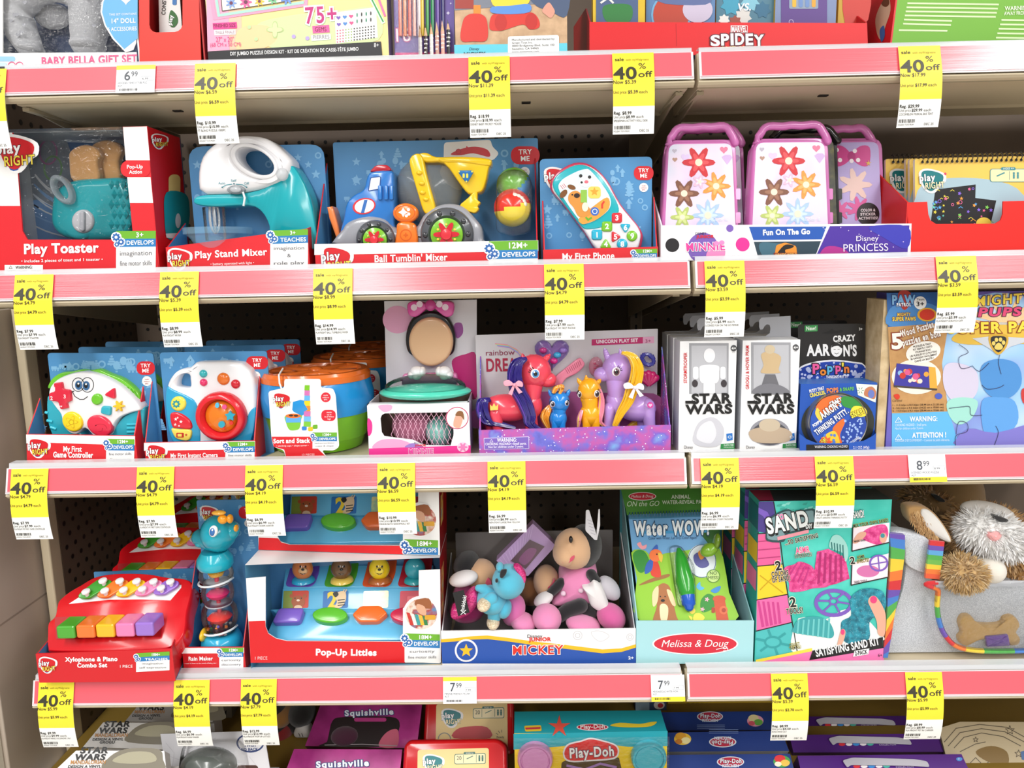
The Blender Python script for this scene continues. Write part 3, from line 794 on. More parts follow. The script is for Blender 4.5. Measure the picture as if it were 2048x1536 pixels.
for i in range(34):
    k = r.randrange(1, 10); x = ctr[k][0]+r.uniform(-45, 45); y = ctr[k][1]+r.uniform(-40, 40)
    j = min(range(len(ctr)), key=lambda q: (ctr[q][0]-x)**2+(ctr[q][1]-y)**2); d = math.hypot(ctr[j][0]-x, ctr[j][1]-y)*.8
    if d < 70: g.off(math.sqrt(max(1, 88**2-d*d))*u+.0012).face(heart(x, y, 13), 'b4b5bd', 0)
t.part('plush_pillow', b, 'grey white plush neck pillow')
b = MB(); g = G(b, PY(yf+.055), 'A1'); g.ball(310, 95, 105, 72, .012, 'cfd0d6/f'); t.part('plush_pillow_back', b)
b = MB(); g = G(b, PY(yf-.0015), 'A1')
H = [(640, -60), (596, 10), (588, 70), (612, 150), (660, 230), (735, 306), (780, 292), (796, 250), (796, -60)]
g.slab(H, .001, WH); g.face([(640, -55), (606, 10), (598, 72), (620, 146), (668, 224), (728, 288), (806, 225), (806, -55)], '6aaede', 1)
g.face(heart(738, -12, 40), WH, 2)
g.txt('THIS SET CONTAINS', 640, 92, 12, WH, 2, w=160); g.txt('14" DOLL', 655, 137, 26, WH, 2, w=140, bold=.02); g.txt('6 ACCESSORIES', 633, 183, 22, WH, 2, w=168, bold=.01)
t.part('heart_sticker', b, 'blue heart sticker'); b = MB(); g = G(b, PY(yf+.001), 'A1'); g.slab(rect(16, -260, 800, 310), .0004, 'clear'); t.part('window', b)

# red dispenser
t = Thing('dispenser_box', 'red cardboard dispenser box with a cut-out front showing a white tube box', 'toy box', None, (-.44, yf, zd))
_, X0, X1, z1 = car(t, 281, 401, -90, yf, yf+.09, zd, WH, WH); b = MB(); b.cbox(X0, X1, yf+.09, yf+.092, zd+.0005, z1, '7d1119', 'c41a22')
g = G(b, PY(yf, zd), 'A1')
g.slab([(812, -260), (872, -260), (872, 140)]+[(872+45-45*math.cos(a), 145+45*math.sin(a)) for a in (0, .5, 1, 1.5)]+[(1020+48*math.sin(a), 142+45*math.cos(a)) for a in (0.05, .5, 1, 1.5)]+[(1068, -260), (1155, -260), (1178, 400), (816, 400)], .002, 'e2382c')
b.box((X1-.001, yf, zd), (X1+.001, yf+.09, z1), 'b01e1e'); b.box((X0-.001, yf, zd), (X0+.001, yf+.09, z1), 'b01e1e')
t.part('carton', b)
t = Thing('toy_tube_box', 'white narrow box with green leaf logo standing inside the red dispenser', 'toy box', None, (-.42, yf+.02, zd))
b = MB(); g = G(b, PY(yf+.025), 'A1'); g.slab([(925, -200), (1040, -200), (1065, 165), (1065, 330), (935, 330)], .03, 'efefec', '4a3a20')
g.txt('CONST', 968, 88, 22, INK, 2, w=100, ang=-86, bold=.02); g.face(crv([(1003, 60), (1035, 90), (1042, 130), (1020, 160), (995, 150), (990, 100)], 4), '2f6b2c', 2)
g.txt('play', 1005, 150, 22, 'ffffff', 4, w=60, ang=-80, bold=.04, ol=('1c3a1a', .03)); g.face(rr(1010, -20, 1035, 30, 8), '3a78b8', 2)
t.part('carton', b)

# puzzle design kit
t = Thing('puzzle_kit_box', 'pink and yellow puzzle design kit box with a black band along its foot', 'toy box', None, (-.27, yf, zd))
b, X0, X1, z1 = car(t, 412, 774, -90, yf, yf+.035, zd, 'f3dc94', '8f7fc0')
g = G(b, PY(yf, zd), 'A1')
g.face([(1200, -260), (1330, -260), (1345, 300), (1216, 305)], 'f3a8c4', 1); g.face([(1330, -260), (1400, -260), (1420, 300), (1345, 302)], 'f4c2a8', 1)
g.face(crv([(1500, 150), (1700, 90), (2000, 60), (2205, 50), (2215, 235), (1900, 262), (1600, 285)], 4), 'cfe0a4', 2)
g.face(crv([(1400, 170), (1560, 150), (1620, 230), (1520, 292), (1390, 296)], 4), 'f6cf9a', 2)
g.line([(1225, -100), (1258, 108), (1790, 28), (1800, -100)], 20, 'ef9cbc', 3); g.line([(1252, -100), (1282, 92), (1775, 16)], 16, 'a8dccb', 4)
g.face([(1285, -100), (1302, 66), (1772, -4), (1765, -100)], 'f2eedd', 4); g.line([(1290, -90), (1302, 66), (1772, -4)], 4, '3a3030', 5)
for x, y, c, R in ((1355, 20, '7f9fd8', 34), (1440, 14, 'e05a9a', 38), (1520, 10, 'f2c23c', 30), (1600, -4, '6fbf8a', 34), (1680, -8, '6a8fd8', 40), (1325, -30, 'e87aa0', 30)):
    g.face(flower(x, y, R, 7), c, 6); g.face(ell(x, y, R*.3, n=12), '6a2a4a', 7)
g.face(flower(1610, 175, 52, 4), 'bccf8c', 3); g.face(flower(1610, 175, 44, 4), 'd2e2a8', 4)
for x, y in ((1460, 160), (1500, 230), (1720, 215), (1800, 225)): g.face(ell(x, y, 12, n=12), ('b8a0e0', 'c0d8a0')[x < 1700], 4)
g.face([(1246, 136), (1386, 130), (1388, 166), (1248, 172)], 'e83a90', 3); g.txt('FINISHED SIZE', 1252, 162, 20, '5a1838', 4, w=128)
g.face([(1254, 178), (1380, 173), (1381, 203), (1256, 209)], WH, 3); g.txt('TAILLE FINALE', 1262, 200, 17, 'a0708a', 4, w=112)
g.txt('27" x 20"', 1265, 247, 28, 'd84a88', 4, w=105); g.txt('(68 CM x 50 CM)', 1232, 275, 22, 'd84a88', 4, w=180)
g.txt('75+', 1792, 140, 92, 'c01a78', 6, w=182, bold=.02, ol=('ffffff', .07), ang=-4)
g.face([(1828, 154), (1926, 146), (1930, 190), (1832, 197)], 'ef5aa0', 4); g.txt('GEMS', 1845, 186, 26, '5a1030', 5, w=66)
g.face([(1820, 208), (1936, 199), (1938, 232), (1824, 242)], WH, 4); g.txt('PIERRES', 1834, 230, 22, '8a8890', 5, w=94)
g2 = G(b, PY(yf, zd), 'A2')
g2.face([(-30, 72), (205, 42), (216, 214), (-22, 250)], 'f4f2ee', 3)
for i, c in enumerate(('7a5ab8', '4a88d0', 'e0508a')):
    g2.face(heart(-8+i*36, 102-i*4, 12), c, 4); g2.face(heart(-6+i*36, 140-i*4, 12), c, 4)
for i in range(4):
    for j in range(2): g2.face(ell(98+i*26, 86-i*3+j*36, 4, 12, 10), ('2a8a6a', '2a2a2a')[i % 2], 4)
for i in range(14):
    for j in range(5): g2.face(ell(-14+i*16, 176-i*2+j*16, 4.2, n=8), ('d05a7a', '9ab86a', '2a2a2a', '2a2a2a')[min(3, i//3)], 4)
g2.line([(150, -60), (246, 128)], 22, 'd8ecd8', 3); g2.line([(152, -60), (246, 124)], 8, '2f9a4a', 4); g2.line([(200, -60), (256, 90)], 12, 'e870a8', 3)
g.face([(1218, 302), (2230, 244), (2238, 330), (1225, 400)], '1a181c', 5)
g.txt('DIY JUMBO PUZZLE DESIGN KIT · KIT DE CRÉATION DE CASSE-TÊTE JUMBO', 1350, 326, 20, 'f4f4f4', 6, w=750, ang=-2.2, bold=.015); g.txt('8+', 2190, 278, 24, 'f4f4f4', 6, w=28, ang=-2)
t.part('carton', b)

# colored pencils
t = Thing('pencil_pack', 'purple pack of sixteen patterned pencils beside the puzzle kit', 'pencil pack', None, (-.12, yf+.01, zd))
b = MB(); g = G(b, PY(yf+.012, zd), 'A2'); g.slab([(300, -250), (645, -250), (652, 340), (312, 340)], .004, '6f58a6')
g.face([(314, 300), (652, 298), (652, 345), (314, 345)], 'e0408a', 1)
g.txt('16', 322, 238, 74, 'f6f2f8', 4, w=80, ol=('c03a8a', .05)); g.face(star(615, 75, 12, 4, 4), 'efe8ff', 2); g.face(star(630, 20, 7, 2.4, 4), 'efe8ff', 2)
t.part('card', b)
g = G(None, PY(yf+.009, zd), 'A2'); u = g.u(400, 100)
cols = ['e86a3a', 'ef8a4a', 'e0503a', 'f0b0a0', 'e8e0e6', 'e9c733', '3f9a4a', '2f8a58', '6a4aa0', '2a2a6a']
for i, c in enumerate(cols):
    b = MB(); x = 340+i*27 if i < 5 else 466+(i-5)*29
    b.tube([g.p(x, -180), g.p(x+4, 205)], 10*u, c+'/p', 6); t.part('pencil', b)
for i, c in enumerate(('8a6a50', '3a2a20', 'b06a50', 'd0a090', 'e8b0a0', '2a2a2c')):
    b = MB(); x = 456+i*32; gg = g.off(.006)
    b.tube([gg.p(x, 215-i*9), gg.p(x+3, 318)], 11*u, (c, 'e8e4e0')[i in (0, 2)]+'/p', 6)
    b.tube([gg.p(x-3, 150-i*6), gg.p(x, 215-i*9)], [1.2*u, 11*u], 'd8b088', 6); b.tube([gg.p(x-4, 140-i*6), gg.p(x-2.4, 165-i*6)], [.3*u, 5*u], c+'/p', 6)
    for k in range(4): b.tube([gg.p(x+1, 232-i*9+k*24), gg.p(x+1.5, 240-i*9+k*24)], 11.4*u, 'efece8', 6)
    t.part('pencil', b)
b = MB(); g.off(.013).into(b).slab([(306, -240), (448, -240), (450, 318), (316, 320)], .0004, 'clear'); t.part('sleeve', b)

# beach toy box
t = Thing('beach_toy_box', 'toy box with a sandy beach photo, red toy pieces and a white address label', 'toy box', None, (-.02, yf, zd))
b, X0, X1, z1 = car(t, 909, 1134, -90, yf, yf+.09, zd, 'sand_photo', '2a4a6a')
g = G(b, PY(yf, zd), 'A2')
g.face([(650, -250), (1290, -250), (1290, 10), (900, 40), (650, 60)], '7a7f8c', 1); g.face(rect(655, -60, 760, 50), 'a03a30', 2); g.face(crv([(1030, -120), (1290, -140), (1290, 90), (1190, 60), (1100, 20)], 4), '4a5a78', 2)
g.face(crv([(1150, 60), (1185, 15), (1210, 40), (1222, 70), (1200, 103), (1170, 85)], 4), 'd99a86', 3)
g.face([(650, 256), (1292, 246), (1294, 345), (652, 345)], '63cde0', 2)
g.face(rect(760, 30, 800, 90), 'f08a30', 2); g.face(crv([(688, 228), (700, 120), (730, 85), (770, 78), (810, 85), (836, 120), (836, 226), (760, 236)], 5), 'd5362c', 3)
g.face(crv([(870, 30), (880, -60), (1060, -60), (1072, 20), (970, 45)], 4), 'f4d23c', 3); g.face(crv([(866, 40), (970, 34), (1076, 24), (1078, 70), (970, 82), (864, 74)], 3), '5a8fd8', 4)
g.face(crv([(852, 165), (860, 95), (900, 78), (1000, 80), (1090, 72), (1130, 110), (1132, 156), (1080, 168), (1040, 140), (940, 170), (900, 176)], 5), 'd5362c', 3)
g.face(ell(915, 128, 34, 48), 'c02a24', 4); g.face(ell(1088, 122, 34, 46), 'c02a24', 4)
g.face(rnd([(955, 208), (1245, 200), (1247, 345), (955, 345)], 14), 'f6f6f4', 4)
for i, s in enumerate(('Manufactured and distributed by:', 'Green Toys Inc.', '4000 Bridgeway Blvd, Suite 100', 'Sausalito, CA 94965', 'www.greentoys.com')):
    g.txt(s, 978, 234+i*17, 11, '2a2a30', 5, w=(245, 118, 242, 152, 154)[i])
g.txt('Disney', 735, 287, 15, '1a2a4a', 4, w=58, ital=.25); g.txt('MICKEY', 705, 318, 18, '1a1a2a', 4, w=124, bold=.03)
t.part('carton', b)

# red tray with activity desks
t = Thing('red_display_tray', 'long red cardboard tray with white lettering, holding coloured activity sets on the top shelf', 'display tray', None, (.3, yf, zd))
b = MB(); g = G(b, PY(yf, zd), ''); g.slab([(1179, 44), (1734, 46), (1736, 112), (1179, 112)], .002, 'd8141c')
for x in (1352,): g.line([(x, 48), (x+1, 92)], .8, 'b01018', 1)
g.face(rr(1461, 51, 1495, 66, 1), 'e4e0e2', 2); g.face(rr(1462.2, 52.2, 1493.8, 64.8, 1), 'b01820', 3); g.txt('MARVEL', 1463, 64.5, 11.5, 'ffffff', 4, w=30, bold=.03)
for i, (ch, x, wd, dy) in enumerate((('S', 1421, 19, 0), ('P', 1442, 16, -1.5), ('I', 1461, 6, -2.2), ('D', 1470, 18, -2.4), ('E', 1491, 15, -1.8), ('Y', 1507, 21, -.5))):
    g.txt(ch, x, 92+dy, 20+1.2*dy*-.5, 'f4f2f4', 5, w=wd, bold=.04, ol=('5a1424', .06))
g.txt('AND HIS', 1440, 99, 5, 'f0d060', 4, w=60, bold=.03)
t.part('front_panel', b)
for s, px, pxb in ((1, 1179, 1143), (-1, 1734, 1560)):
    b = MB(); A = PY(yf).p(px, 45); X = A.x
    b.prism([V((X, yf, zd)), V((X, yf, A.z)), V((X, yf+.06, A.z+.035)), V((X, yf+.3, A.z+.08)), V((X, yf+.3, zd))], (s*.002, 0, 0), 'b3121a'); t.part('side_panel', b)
def desk(x0, x1, Y, base, fn, label):
    t = Thing('activity_set', label, 'activity set', 'activity sets in the red tray', (PY(Y).p((x0+x1)/2, 50).x, Y, zd))
    b, X0, X1, z1 = car(t, x0, x1, -70, Y, Y+.02, zd, base, 'c8a020'); fn(G(b, PY(Y), '')); t.part('sleeve', b)
def f1(g):
    g.face(rnd([(1192, -60), (1276, -60), (1276, 80), (1192, 80)], 8), '4a5f86', 2); g.face(crv([(1206, 14), (1230, 8), (1262, 12), (1262, 40), (1236, 52), (1210, 40)], 4), '2f7a3a', 3); g.line([(1202, 6), (1216, -4), (1226, 6)], 4, 'e4e0dc', 4)
def f2(g):
    g.face(ell(1342, 30, 40, 44), '6fa8d0', 2); g.face(ell(1342, 30, 36, 40), 'b8402c', 3); g.face(ell(1395, 20, 30, 26), 'c8bcd2', 4); g.face(crv([(1305, -10), (1340, -20), (1380, -14), (1420, -6), (1410, 10), (1330, 8)], 3), '5a6a9a', 4)
def f3(g):
    for x, y, r, c in ((1462, 10, 22, '3d9ab8'), (1486, 34, 18, 'd8d4d0'), (1500, 4, 20, '7fbcd0'), (1470, 44, 14, '9a4a3a'), (1525, 20, 18, '2f6a8a'), (1448, 40, 12, 'e8e4e0')): g.face(star(x, y, r, r*.7, 7), c, 2)
    g.txt('VS.', 1476, 22, 14, 'e8e8ec', 4, ital=.2, bold=.03)
def f4(g):
    g.face(rr(1562, -20, 1654, 60, 8), '5a3a86', 2); g.face(rr(1578, -30, 1636, 18, 3), '8a9ab0', 3)
    for i, c in enumerate(('e0b030', '6a8ac0', '6a8ac0', 'e0a030')): g.face(rr(1584+i*13, -30, 1592+i*13, 15, 3), c, 4)
    g.ring(1582, 44, 5, 1.5, 'b8a8d0', 3)
def f5(g): g.face(crv([(1690, -60), (1738, -60), (1736, 40), (1690, 50)], 3), 'c83428', 2)
desk(1186, 1290, yf+.012, 'd9b62a', f1, 'yellow and blue activity set at the left end of the red tray')
desk(1292, 1430, yf+.02, '5a7fae', f2, 'blue activity set with a round red picture in the red tray')
desk(1432, 1548, yf+.024, '4a7a90', f3, 'teal activity set with star bursts in the red tray')
desk(1550, 1672, yf+.018, '7a8ab0', f4, 'purple crayon activity set in the red tray')
desk(1676, 1724, yf+.028, 'c8a028', f5, 'yellow and red activity set at the right end of the red tray')

# green tent box
t = Thing('green_toy_box', 'green box with a red end at the right of the top shelf', 'toy box', None, (.55, yf, zd))
b = MB(); p = PY(yf+.01, zd); g = G(b, p, 'A3')
F = [g.p(1325, -200), g.p(2300, -200), g.p(2300, 262), g.p(1268, 270)]
B_ = [V((q.x-.004, yf+.30, q.z)) for q in F]
F[3].z = zd+.0004; F[2].z = zd+.0004; B_[2].z = B_[3].z = zd+.0004
b.add(F, [(0, 1, 2, 3)], '6fae2c'); b.add(F+B_, [(0, 3, 7, 4)], 'd01c28'); b.add(F+B_, [(1, 5, 6, 2), (4, 7, 6, 5), (0, 4, 5, 1), (3, 2, 6, 7)], 'a8161f')
g.line([(1325, -195), (1268, 262)], 10, 'd8202c', 1)
r = random.Random(5)
for i in range(6):
    g.face([(1365-i*5, 14+i*24), (1900-i*6-(250 if i > 3 else 0), 22+i*24), (1900-i*6-(250 if i > 3 else 0), 32+i*24), (1365-i*5, 24+i*24)], 'd2e6b4', 1)
g.face([(1316, 172), (1600, 176), (1598, 186), (1314, 182)], 'd2e6b4', 1)
g.txt('WARNING', 1934, 62, 24, 'eaf4da', 2, w=150, bold=.02); g.txt('AWAY FROM FLAME', 1930, 90, 20, 'eaf4da', 2, w=200, bold=.02)
for i in range(6): g.face([(1915-i*8, 112+i*26), (2300, 118+i*26), (2300, 128+i*26), (1915-i*8, 122+i*26)], 'd2e6b4', 1)
X = F[0].x; side = Pl(F[0], (F[3]-F[0]).cross(B_[0]-F[0])); g3 = G(b, side, 'A3')
g3.face(crv([(1190, 200), (1180, 110), (1215, 20), (1255, -20), (1268, 60), (1240, 150), (1215, 230)], 4), 'd9b49a', 1); g3.face(crv([(1205, 180), (1230, 150), (1235, 210), (1215, 245)], 4), '3a6ab0', 2); g3.face(crv([(1215, 20), (1250, -20), (1262, 20), (1240, 40)], 4), '6a3a24', 2)
t.part('carton', b)

# ============================================================ second row
zd = ZD[1]; yf = .032; ROWZ[0] = zd+.0005
# ---- toaster
t = Thing('toaster_box', 'red and white window box holding a teal toy toaster', 'toy box', None, (-.62, .03, zd))
X1 = PY(.03).p(306, 395).x; X0 = PY(.03).p(-28, 395).x; zt = PY(.03).p(200, 254).z
b = MB(); F = PY(.03, zd+.0004); g = G(b, F, 'B1')
fr = [(-130, 78), (78, 78), (110, 310), (140, 690), (170, 742), (828, 742), (762, 42), (914, 38), (985, 960), (-130, 960)]
g.slab(fr, .002, 'd8202a')
g.face([(-130, 78), (76, 78), (110, 310), (126, 533), (-130, 533)], WH, 1); g.face([(764, 44), (912, 40), (931, 250), (781, 250)], WH, 1); g.face([(790, 355), (935, 355), (951, 515), (806, 515)], WH, 1)
g.face(rr(750, 252, 935, 355, 48), 'd8202a', 2); g.txt('Pop-Up', 790, 302, 22, 'ffffff', 3, w=98, bold=.02); g.txt('Action', 803, 334, 22, 'ffffff', 3, w=80, bold=.02)
g.txt('Play Toaster', 152, 830, 58, 'ffffff', 3, w=464, bold=.035); g.txt('• includes 2 pieces of toast and 1 toaster •', 135, 884, 17, 'ffffff', 3, w=505, bold=.01)
badge(g, 722, 968, 690, 738, 788, 950, '3+', 'DEVELOPS', ['imagination', 'fine motor skills'], dy=-2)
g.face(rect(30, 900, 268, 960), WH, 2); g.txt('WARNING:', 98, 924, 18, INK, 3, w=105, bold=.02); g.txt('CHOKING HAZARD — Small parts', 38, 944, 12, INK, 3, w=222); g.line([(58, 922), (68, 904), (78, 922)], 2, INK, 3, True)
logo(g, -28, 88, 262, 3)
t.part('front_frame', b)
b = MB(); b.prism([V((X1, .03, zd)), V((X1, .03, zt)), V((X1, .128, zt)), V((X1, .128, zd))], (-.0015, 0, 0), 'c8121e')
sp = PX(X1+.0002); g = G(b, sp, 'B1')
logo(g, 935, 85, 105, 2); g.face(rr(1045, 338, 1118, 470, 30), 'e0c078', 1); g.face(crv([(1030, 450), (1150, 460), (1175, 560), (1165, 660), (1130, 730), (1040, 735), (1018, 600)], 4), '178e98', 2); g.face(ell(1102, 625, 17, 46), 'd0d0d6', 3); g.face([(1025, 705), (1140, 700), (1130, 745), (1030, 730)], 'd8d8dc', 3)
t.part('side_panel', b)
b = MB(); b.prism([V((X0, .128, zd)), V((X0, .128, zt)), V((X1, .128, zt)), V((X1, .128, zd))], (0, .0015, 0), '3f6fa8'); g = G(b, PY(.1278), 'B1')
g.face(crv([(150, 120), (420, 140), (420, 500), (200, 640)], 4), '8a96a4', 1); g.face([(170, 80), (800, 80), (800, 150), (170, 130)], 'b8c8dc', 1); [g.line(crv([(190+i*6, 640-i*60), (330, 690-i*50), (560, 720-i*44), (800, 640-i*60), (820, 660-i*60), (560, 735-i*44), (330, 704-i*50)], 4), 9, ('dfe8f2', '88b4e4', 'eef3f8')[i % 3], 2, True) for i in range(6)]; g.face(crv([(200, 500), (400, 560), (780, 560), (760, 760), (200, 760)], 4), '6fa0d8', 2)  # white and blue curves put the window's reflections into the panel's colour
for x, y in ((300, 200), (330, 300)): g.ring(x, y, 60, 12, ('b070a0', '7fae7a')[y > 250], 2, 80)
b.box((X0, .032, zd), (X0+.0015, .128, zt), WH); b.box((X0, .032, zd), (X1, .128, zd+.001), '3f6fa8'); b.box((X0, .055, zt-.001), (X1-.002, .128, zt), 'b4bcc6')
t.part('back_panel', b)
tt = Thing('toy_toaster', 'teal toy toaster with a grey dial and toast, inside the window box', 'toy toaster', None, (-.58, .08, zd+.01))
b = MB(); g = G(b, PY(.062), 'B1')
g.pil(crv([(300, 560), (330, 430), (450, 368), (620, 356), (740, 356), (800, 420), (818, 570), (805, 700), (660, 745), (420, 740), (315, 670)], 4), .045, .012, TEAL)
g.pil(ell(490, 612, 138, 132), .02, .006, TEAL)
g1 = g.off(.0005)
for i in range(4):
    for j in range(5):
        x, y = 690+i*36+(j % 2)*18, 400+j*62
        c = g1.p(x, y)+g1.pl.N*.003; q = [g1.p(x, y-30), g1.p(x+17, y), g1.p(x, y+30), g1.p(x-17, y)]
        for k in range(4): b.poly([q[k], q[(k+1) % 4], c], TEAL)
tt.part('body', b)
b = MB(); g = G(b, PY(.058), 'B1'); g.pil(ell(508, 628, 70, 74), .01, .004, 'd2d2d8/p'); g.off(.004).pil(rr(490, 566, 522, 690, 14), .005, .002, 'c2c2ca/p'); tt.part('dial', b, 'light grey dial')
b = MB(); g = G(b, PY(.05), 'B1'); b.ann([g.p(*q) for q in ell(372, 430, 58, 104, ang=-32)], [g.p(*q) for q in ell(372, 430, 30, 66, ang=-32)], g.pl.N, .01, .004, 'b9c4cc/t'); tt.part('handle', b)
for x, y, Y in ((430, 205, .07), (560, 175, .085)):
    b = MB(); g = G(b, PY(Y), 'B1'); g.pil(crv([(x+20, 380), (x-6, 260), (x, y-10), (x+70, y-50), (x+150, y-40), (x+190, y+10), (x+170, 260), (x+175, 380)], 4), .012, .004, 'dba468/f'); tt.part('toast', b, 'golden brown toast slice')
b = MB(); g = G(b, PY(.034), 'B1'); W1 = [g.p(*q) for q in ((76, 72), (775, 46), (840, 745), (140, 745))]
N_ = 10; vs = []; fs = []
for i in range(N_+1):
    for j in range(N_+1):
        q = W1[0].lerp(W1[1], i/N_).lerp(W1[3].lerp(W1[2], i/N_), j/N_); vs.append(q+V((0, .004*math.sin(i*1.3+j*.8)*math.sin(PI*i/N_)*math.sin(PI*j/N_), 0)))
for i in range(N_):
    for j in range(N_): fs.append((i*(N_+1)+j, i*(N_+1)+j+1, (i+1)*(N_+1)+j+1, (i+1)*(N_+1)+j))
b.add(vs, fs, 'clear', True); b.poly([V((X0, .032, zt)), V((X1, .032, zt)), V((X1, .055, zt)), V((X0, .055, zt))], 'clear')
t.part('window', b, 'clear crinkled plastic window')

# ---- stand mixer
t = Thing('mixer_tray', 'red tray with pale blue card holding a white and teal toy stand mixer', 'display tray', None, (-.38, .03, zd))
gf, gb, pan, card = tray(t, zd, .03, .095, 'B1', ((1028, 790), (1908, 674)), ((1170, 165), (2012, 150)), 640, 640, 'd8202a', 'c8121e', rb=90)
b = MB(); g = gf.into(b); logo(g, 1040, 795, 150, 2); g.txt('Play Stand Mixer', 1212, 858, 42, 'ffffff', 2, w=448, bold=.035, ang=-2.6); g.txt('• battery operated with light •', 1308, 902, 15, 'ffffff', 2, w=270, ang=-2)
badge(g, 1678, 1912, 686, 722, 770, 935, '3+', 'TEACHES', ['imagination', '&', 'role play'], dy=-8); over(pan, b, t)
b = MB(); g = gb.into(b); icons(g, 1190, 180, 2010, 560, 40, 34, 11); over(card, b, t)
tt = Thing('toy_stand_mixer', 'toy stand mixer, white head with oval grip on a teal stand', 'toy mixer', None, (-.36, .06, zd+.002))
b = MB(); g = G(b, PY(.05), 'B1')
g.pil(crv([(1198, 500), (1215, 474), (1300, 460), (1500, 452), (1640, 420), (1720, 360), (1800, 275), (1870, 360), (1925, 490), (1958, 660), (1965, 800), (1690, 800), (1668, 660), (1620, 570), (1540, 532), (1330, 540), (1235, 530), (1204, 518)], 3), .036, .008, TEAL)
tt.part('stand', b)
b = MB(); g = G(b, PY(.044), 'B1')
out = crv([(1236, 452), (1218, 350), (1240, 230), (1320, 142), (1440, 98), (1560, 93), (1660, 118), (1760, 200), (1806, 262), (1780, 350), (1710, 395), (1600, 432), (1480, 452), (1340, 460)], 4)
b.ann([g.p(*q) for q in out], [g.p(*q) for q in ell(1580, 254, 132, 70, ang=28)], g.pl.N, .04, .011, 'eeedf0/p')
b.ann([g.p(*q)+g.pl.N*.0018 for q in ell(1576, 256, 160, 96, ang=28)], [g.p(*q)+g.pl.N*.0018 for q in ell(1580, 254, 132, 70, ang=28)], g.pl.N, .006, .002, 'eeedf0/p')
for s, x, y in (('Auto', 1356, 400), ('Self', 1434, 384), ('Off', 1516, 402)): g.txt(s, x, y, 15, '1a8a98', 2, w=(42, 34, 30)[('Auto', 'Self', 'Off').index(s)])
g.line([(1380, 418), (1402, 404), (1440, 398)], 4, '1a8a98', 2); g.line([(1465, 398), (1505, 402), (1532, 418)], 4, '1a8a98', 2)
for q in ((1380, 418), (1453, 396), (1532, 418)): g.face(ell(q[0], q[1], 5, n=10), '1a6a78', 3)
tt.part('head', b, 'glossy white mixer head')
b = MB(); g = G(b, PY(.043), 'B1'); g.pil(ell(1462, 432, 56, 28), .006, .002, '8a8f94/p'); g.off(.003).ball(1462, 432, 36, 19, .003, 'b6babf/p'); tt.part('switch', b, 'grey switch')
b = MB(); g = G(b, PY(.044), 'B1'); g.ball(1752, 338, 38, 40, .006, 'd6dade/t'); tt.part('lamp', b)
b = MB(); g = G(b, PY(.062), 'B1')
b.tube([g.p(1540, 455)+V((0, -.02, 0)), g.p(1552, 490)+V((0, -.02, 0)), g.p(1545, 540)+V((0, -.02, 0))], .0016, 'e6eef0/p')
c = g.p(1330, 600); u = g.u(1330, 600)
for a in (0, 60, 120):
    d = V((math.cos(math.radians(a)), math.sin(math.radians(a)), 0)); pts = []
    for k in range(13):
        q = PI*k/12; pts.append(c+d*(-math.cos(q)*46*u)*(.55+.45*math.sin(q))+V((0, 0, 60*u-math.sin(q)*160*u)))
    b.tube(pts, .0012, 'c4c8cc/p', 6)
b.tube([c+V((0, 0, 60*u)), c+V((0, 0, -30*u))], .002, 'c4c8cc/p'); tt.part('whisk', b)
b = MB(); b.lathe(c+V((0, 0, 55*u)), (0, 0, -1), [(66*u, 0), (62*u, 200*u)], 'clear', 24); tt.part('guard', b)
b = MB(); c2 = G(b, PY(.058), 'B1').p(1352, 670); b.lathe(c2, (0, 0, -1), [(205*u*.5, 160*u), (185*u*.9, 60*u), (190*u, 40*u), (203*u, 38*u), (205*u, 0)], 'a8d4ee/t2', 28); tt.part('bowl', b, 'clear blue bowl')

# ---- cement truck
t = Thing('truck_tray', 'wide red tray with blue card holding a toy cement truck and two balls', 'display tray', None, (-.16, .03, zd))
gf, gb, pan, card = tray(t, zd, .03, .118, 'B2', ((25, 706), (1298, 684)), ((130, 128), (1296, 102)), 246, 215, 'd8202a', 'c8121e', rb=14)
b = MB(); g = gf.into(b); g.face([(25, 706), (1298, 684), (1299, 745), (25, 768)], WH, 1); logo(g, 62, 714, 180, 3); g.txt("Ball Tumblin' Mixer", 368, 808, 38, 'ffffff', 2, w=415, bold=.035)
badge(g, 1018, 1296, 690, 742, 792, 850, '12M+', 'DEVELOPS', ['fine motor skills'], dy=-5); over(pan, b, t)
b = MB(); g = gb.into(b); icons(g, 140, 140, 760, 660, 45, 32, 5); icons(g, 1060, 140, 1290, 640, 14, 30, 6); tryme(g, 1143, 1296, 150, 102); made(g, 1222, 295, 28)
g.face(rnd([(762, 128), (1028, 112), (1036, 150), (1078, 190), (1040, 232), (1000, 222), (940, 330), (850, 405), (770, 360), (735, 300), (760, 240)], 20), WH, 2)
g.face(crv([(800, 195), (860, 165), (940, 152), (1010, 170), (1020, 210), (930, 190), (860, 200)], 4), 'd0303a', 3); g.face([(880, 195), (890, 148), (925, 175)], 'd0303a', 4); g.ring(845, 180, 16, 6, 'c02838', 4)
over(card, b, t)
tt = Thing('toy_cement_truck', 'toy cement truck with blue cab, clear drum and yellow hopper', 'toy truck', None, (-.24, .07, zd+.002))
b = MB(); g = G(b, PY(.052), 'B2')
g.pil(crv([(178, 720), (186, 560), (206, 470), (245, 425), (300, 392), (318, 330), (345, 292), (440, 284), (474, 300), (482, 380), (486, 590), (480, 720)], 3), .045, .01, '2c78c8/p')
g1 = g.off(.0003)
g1.face(rnd([(346, 328), (402, 322), (396, 392), (332, 404)], 8), 'e8eef4', 1); g1.line(rnd([(346, 328), (402, 322), (396, 392), (332, 404)], 8), 5, '1a4a90', 1, True)
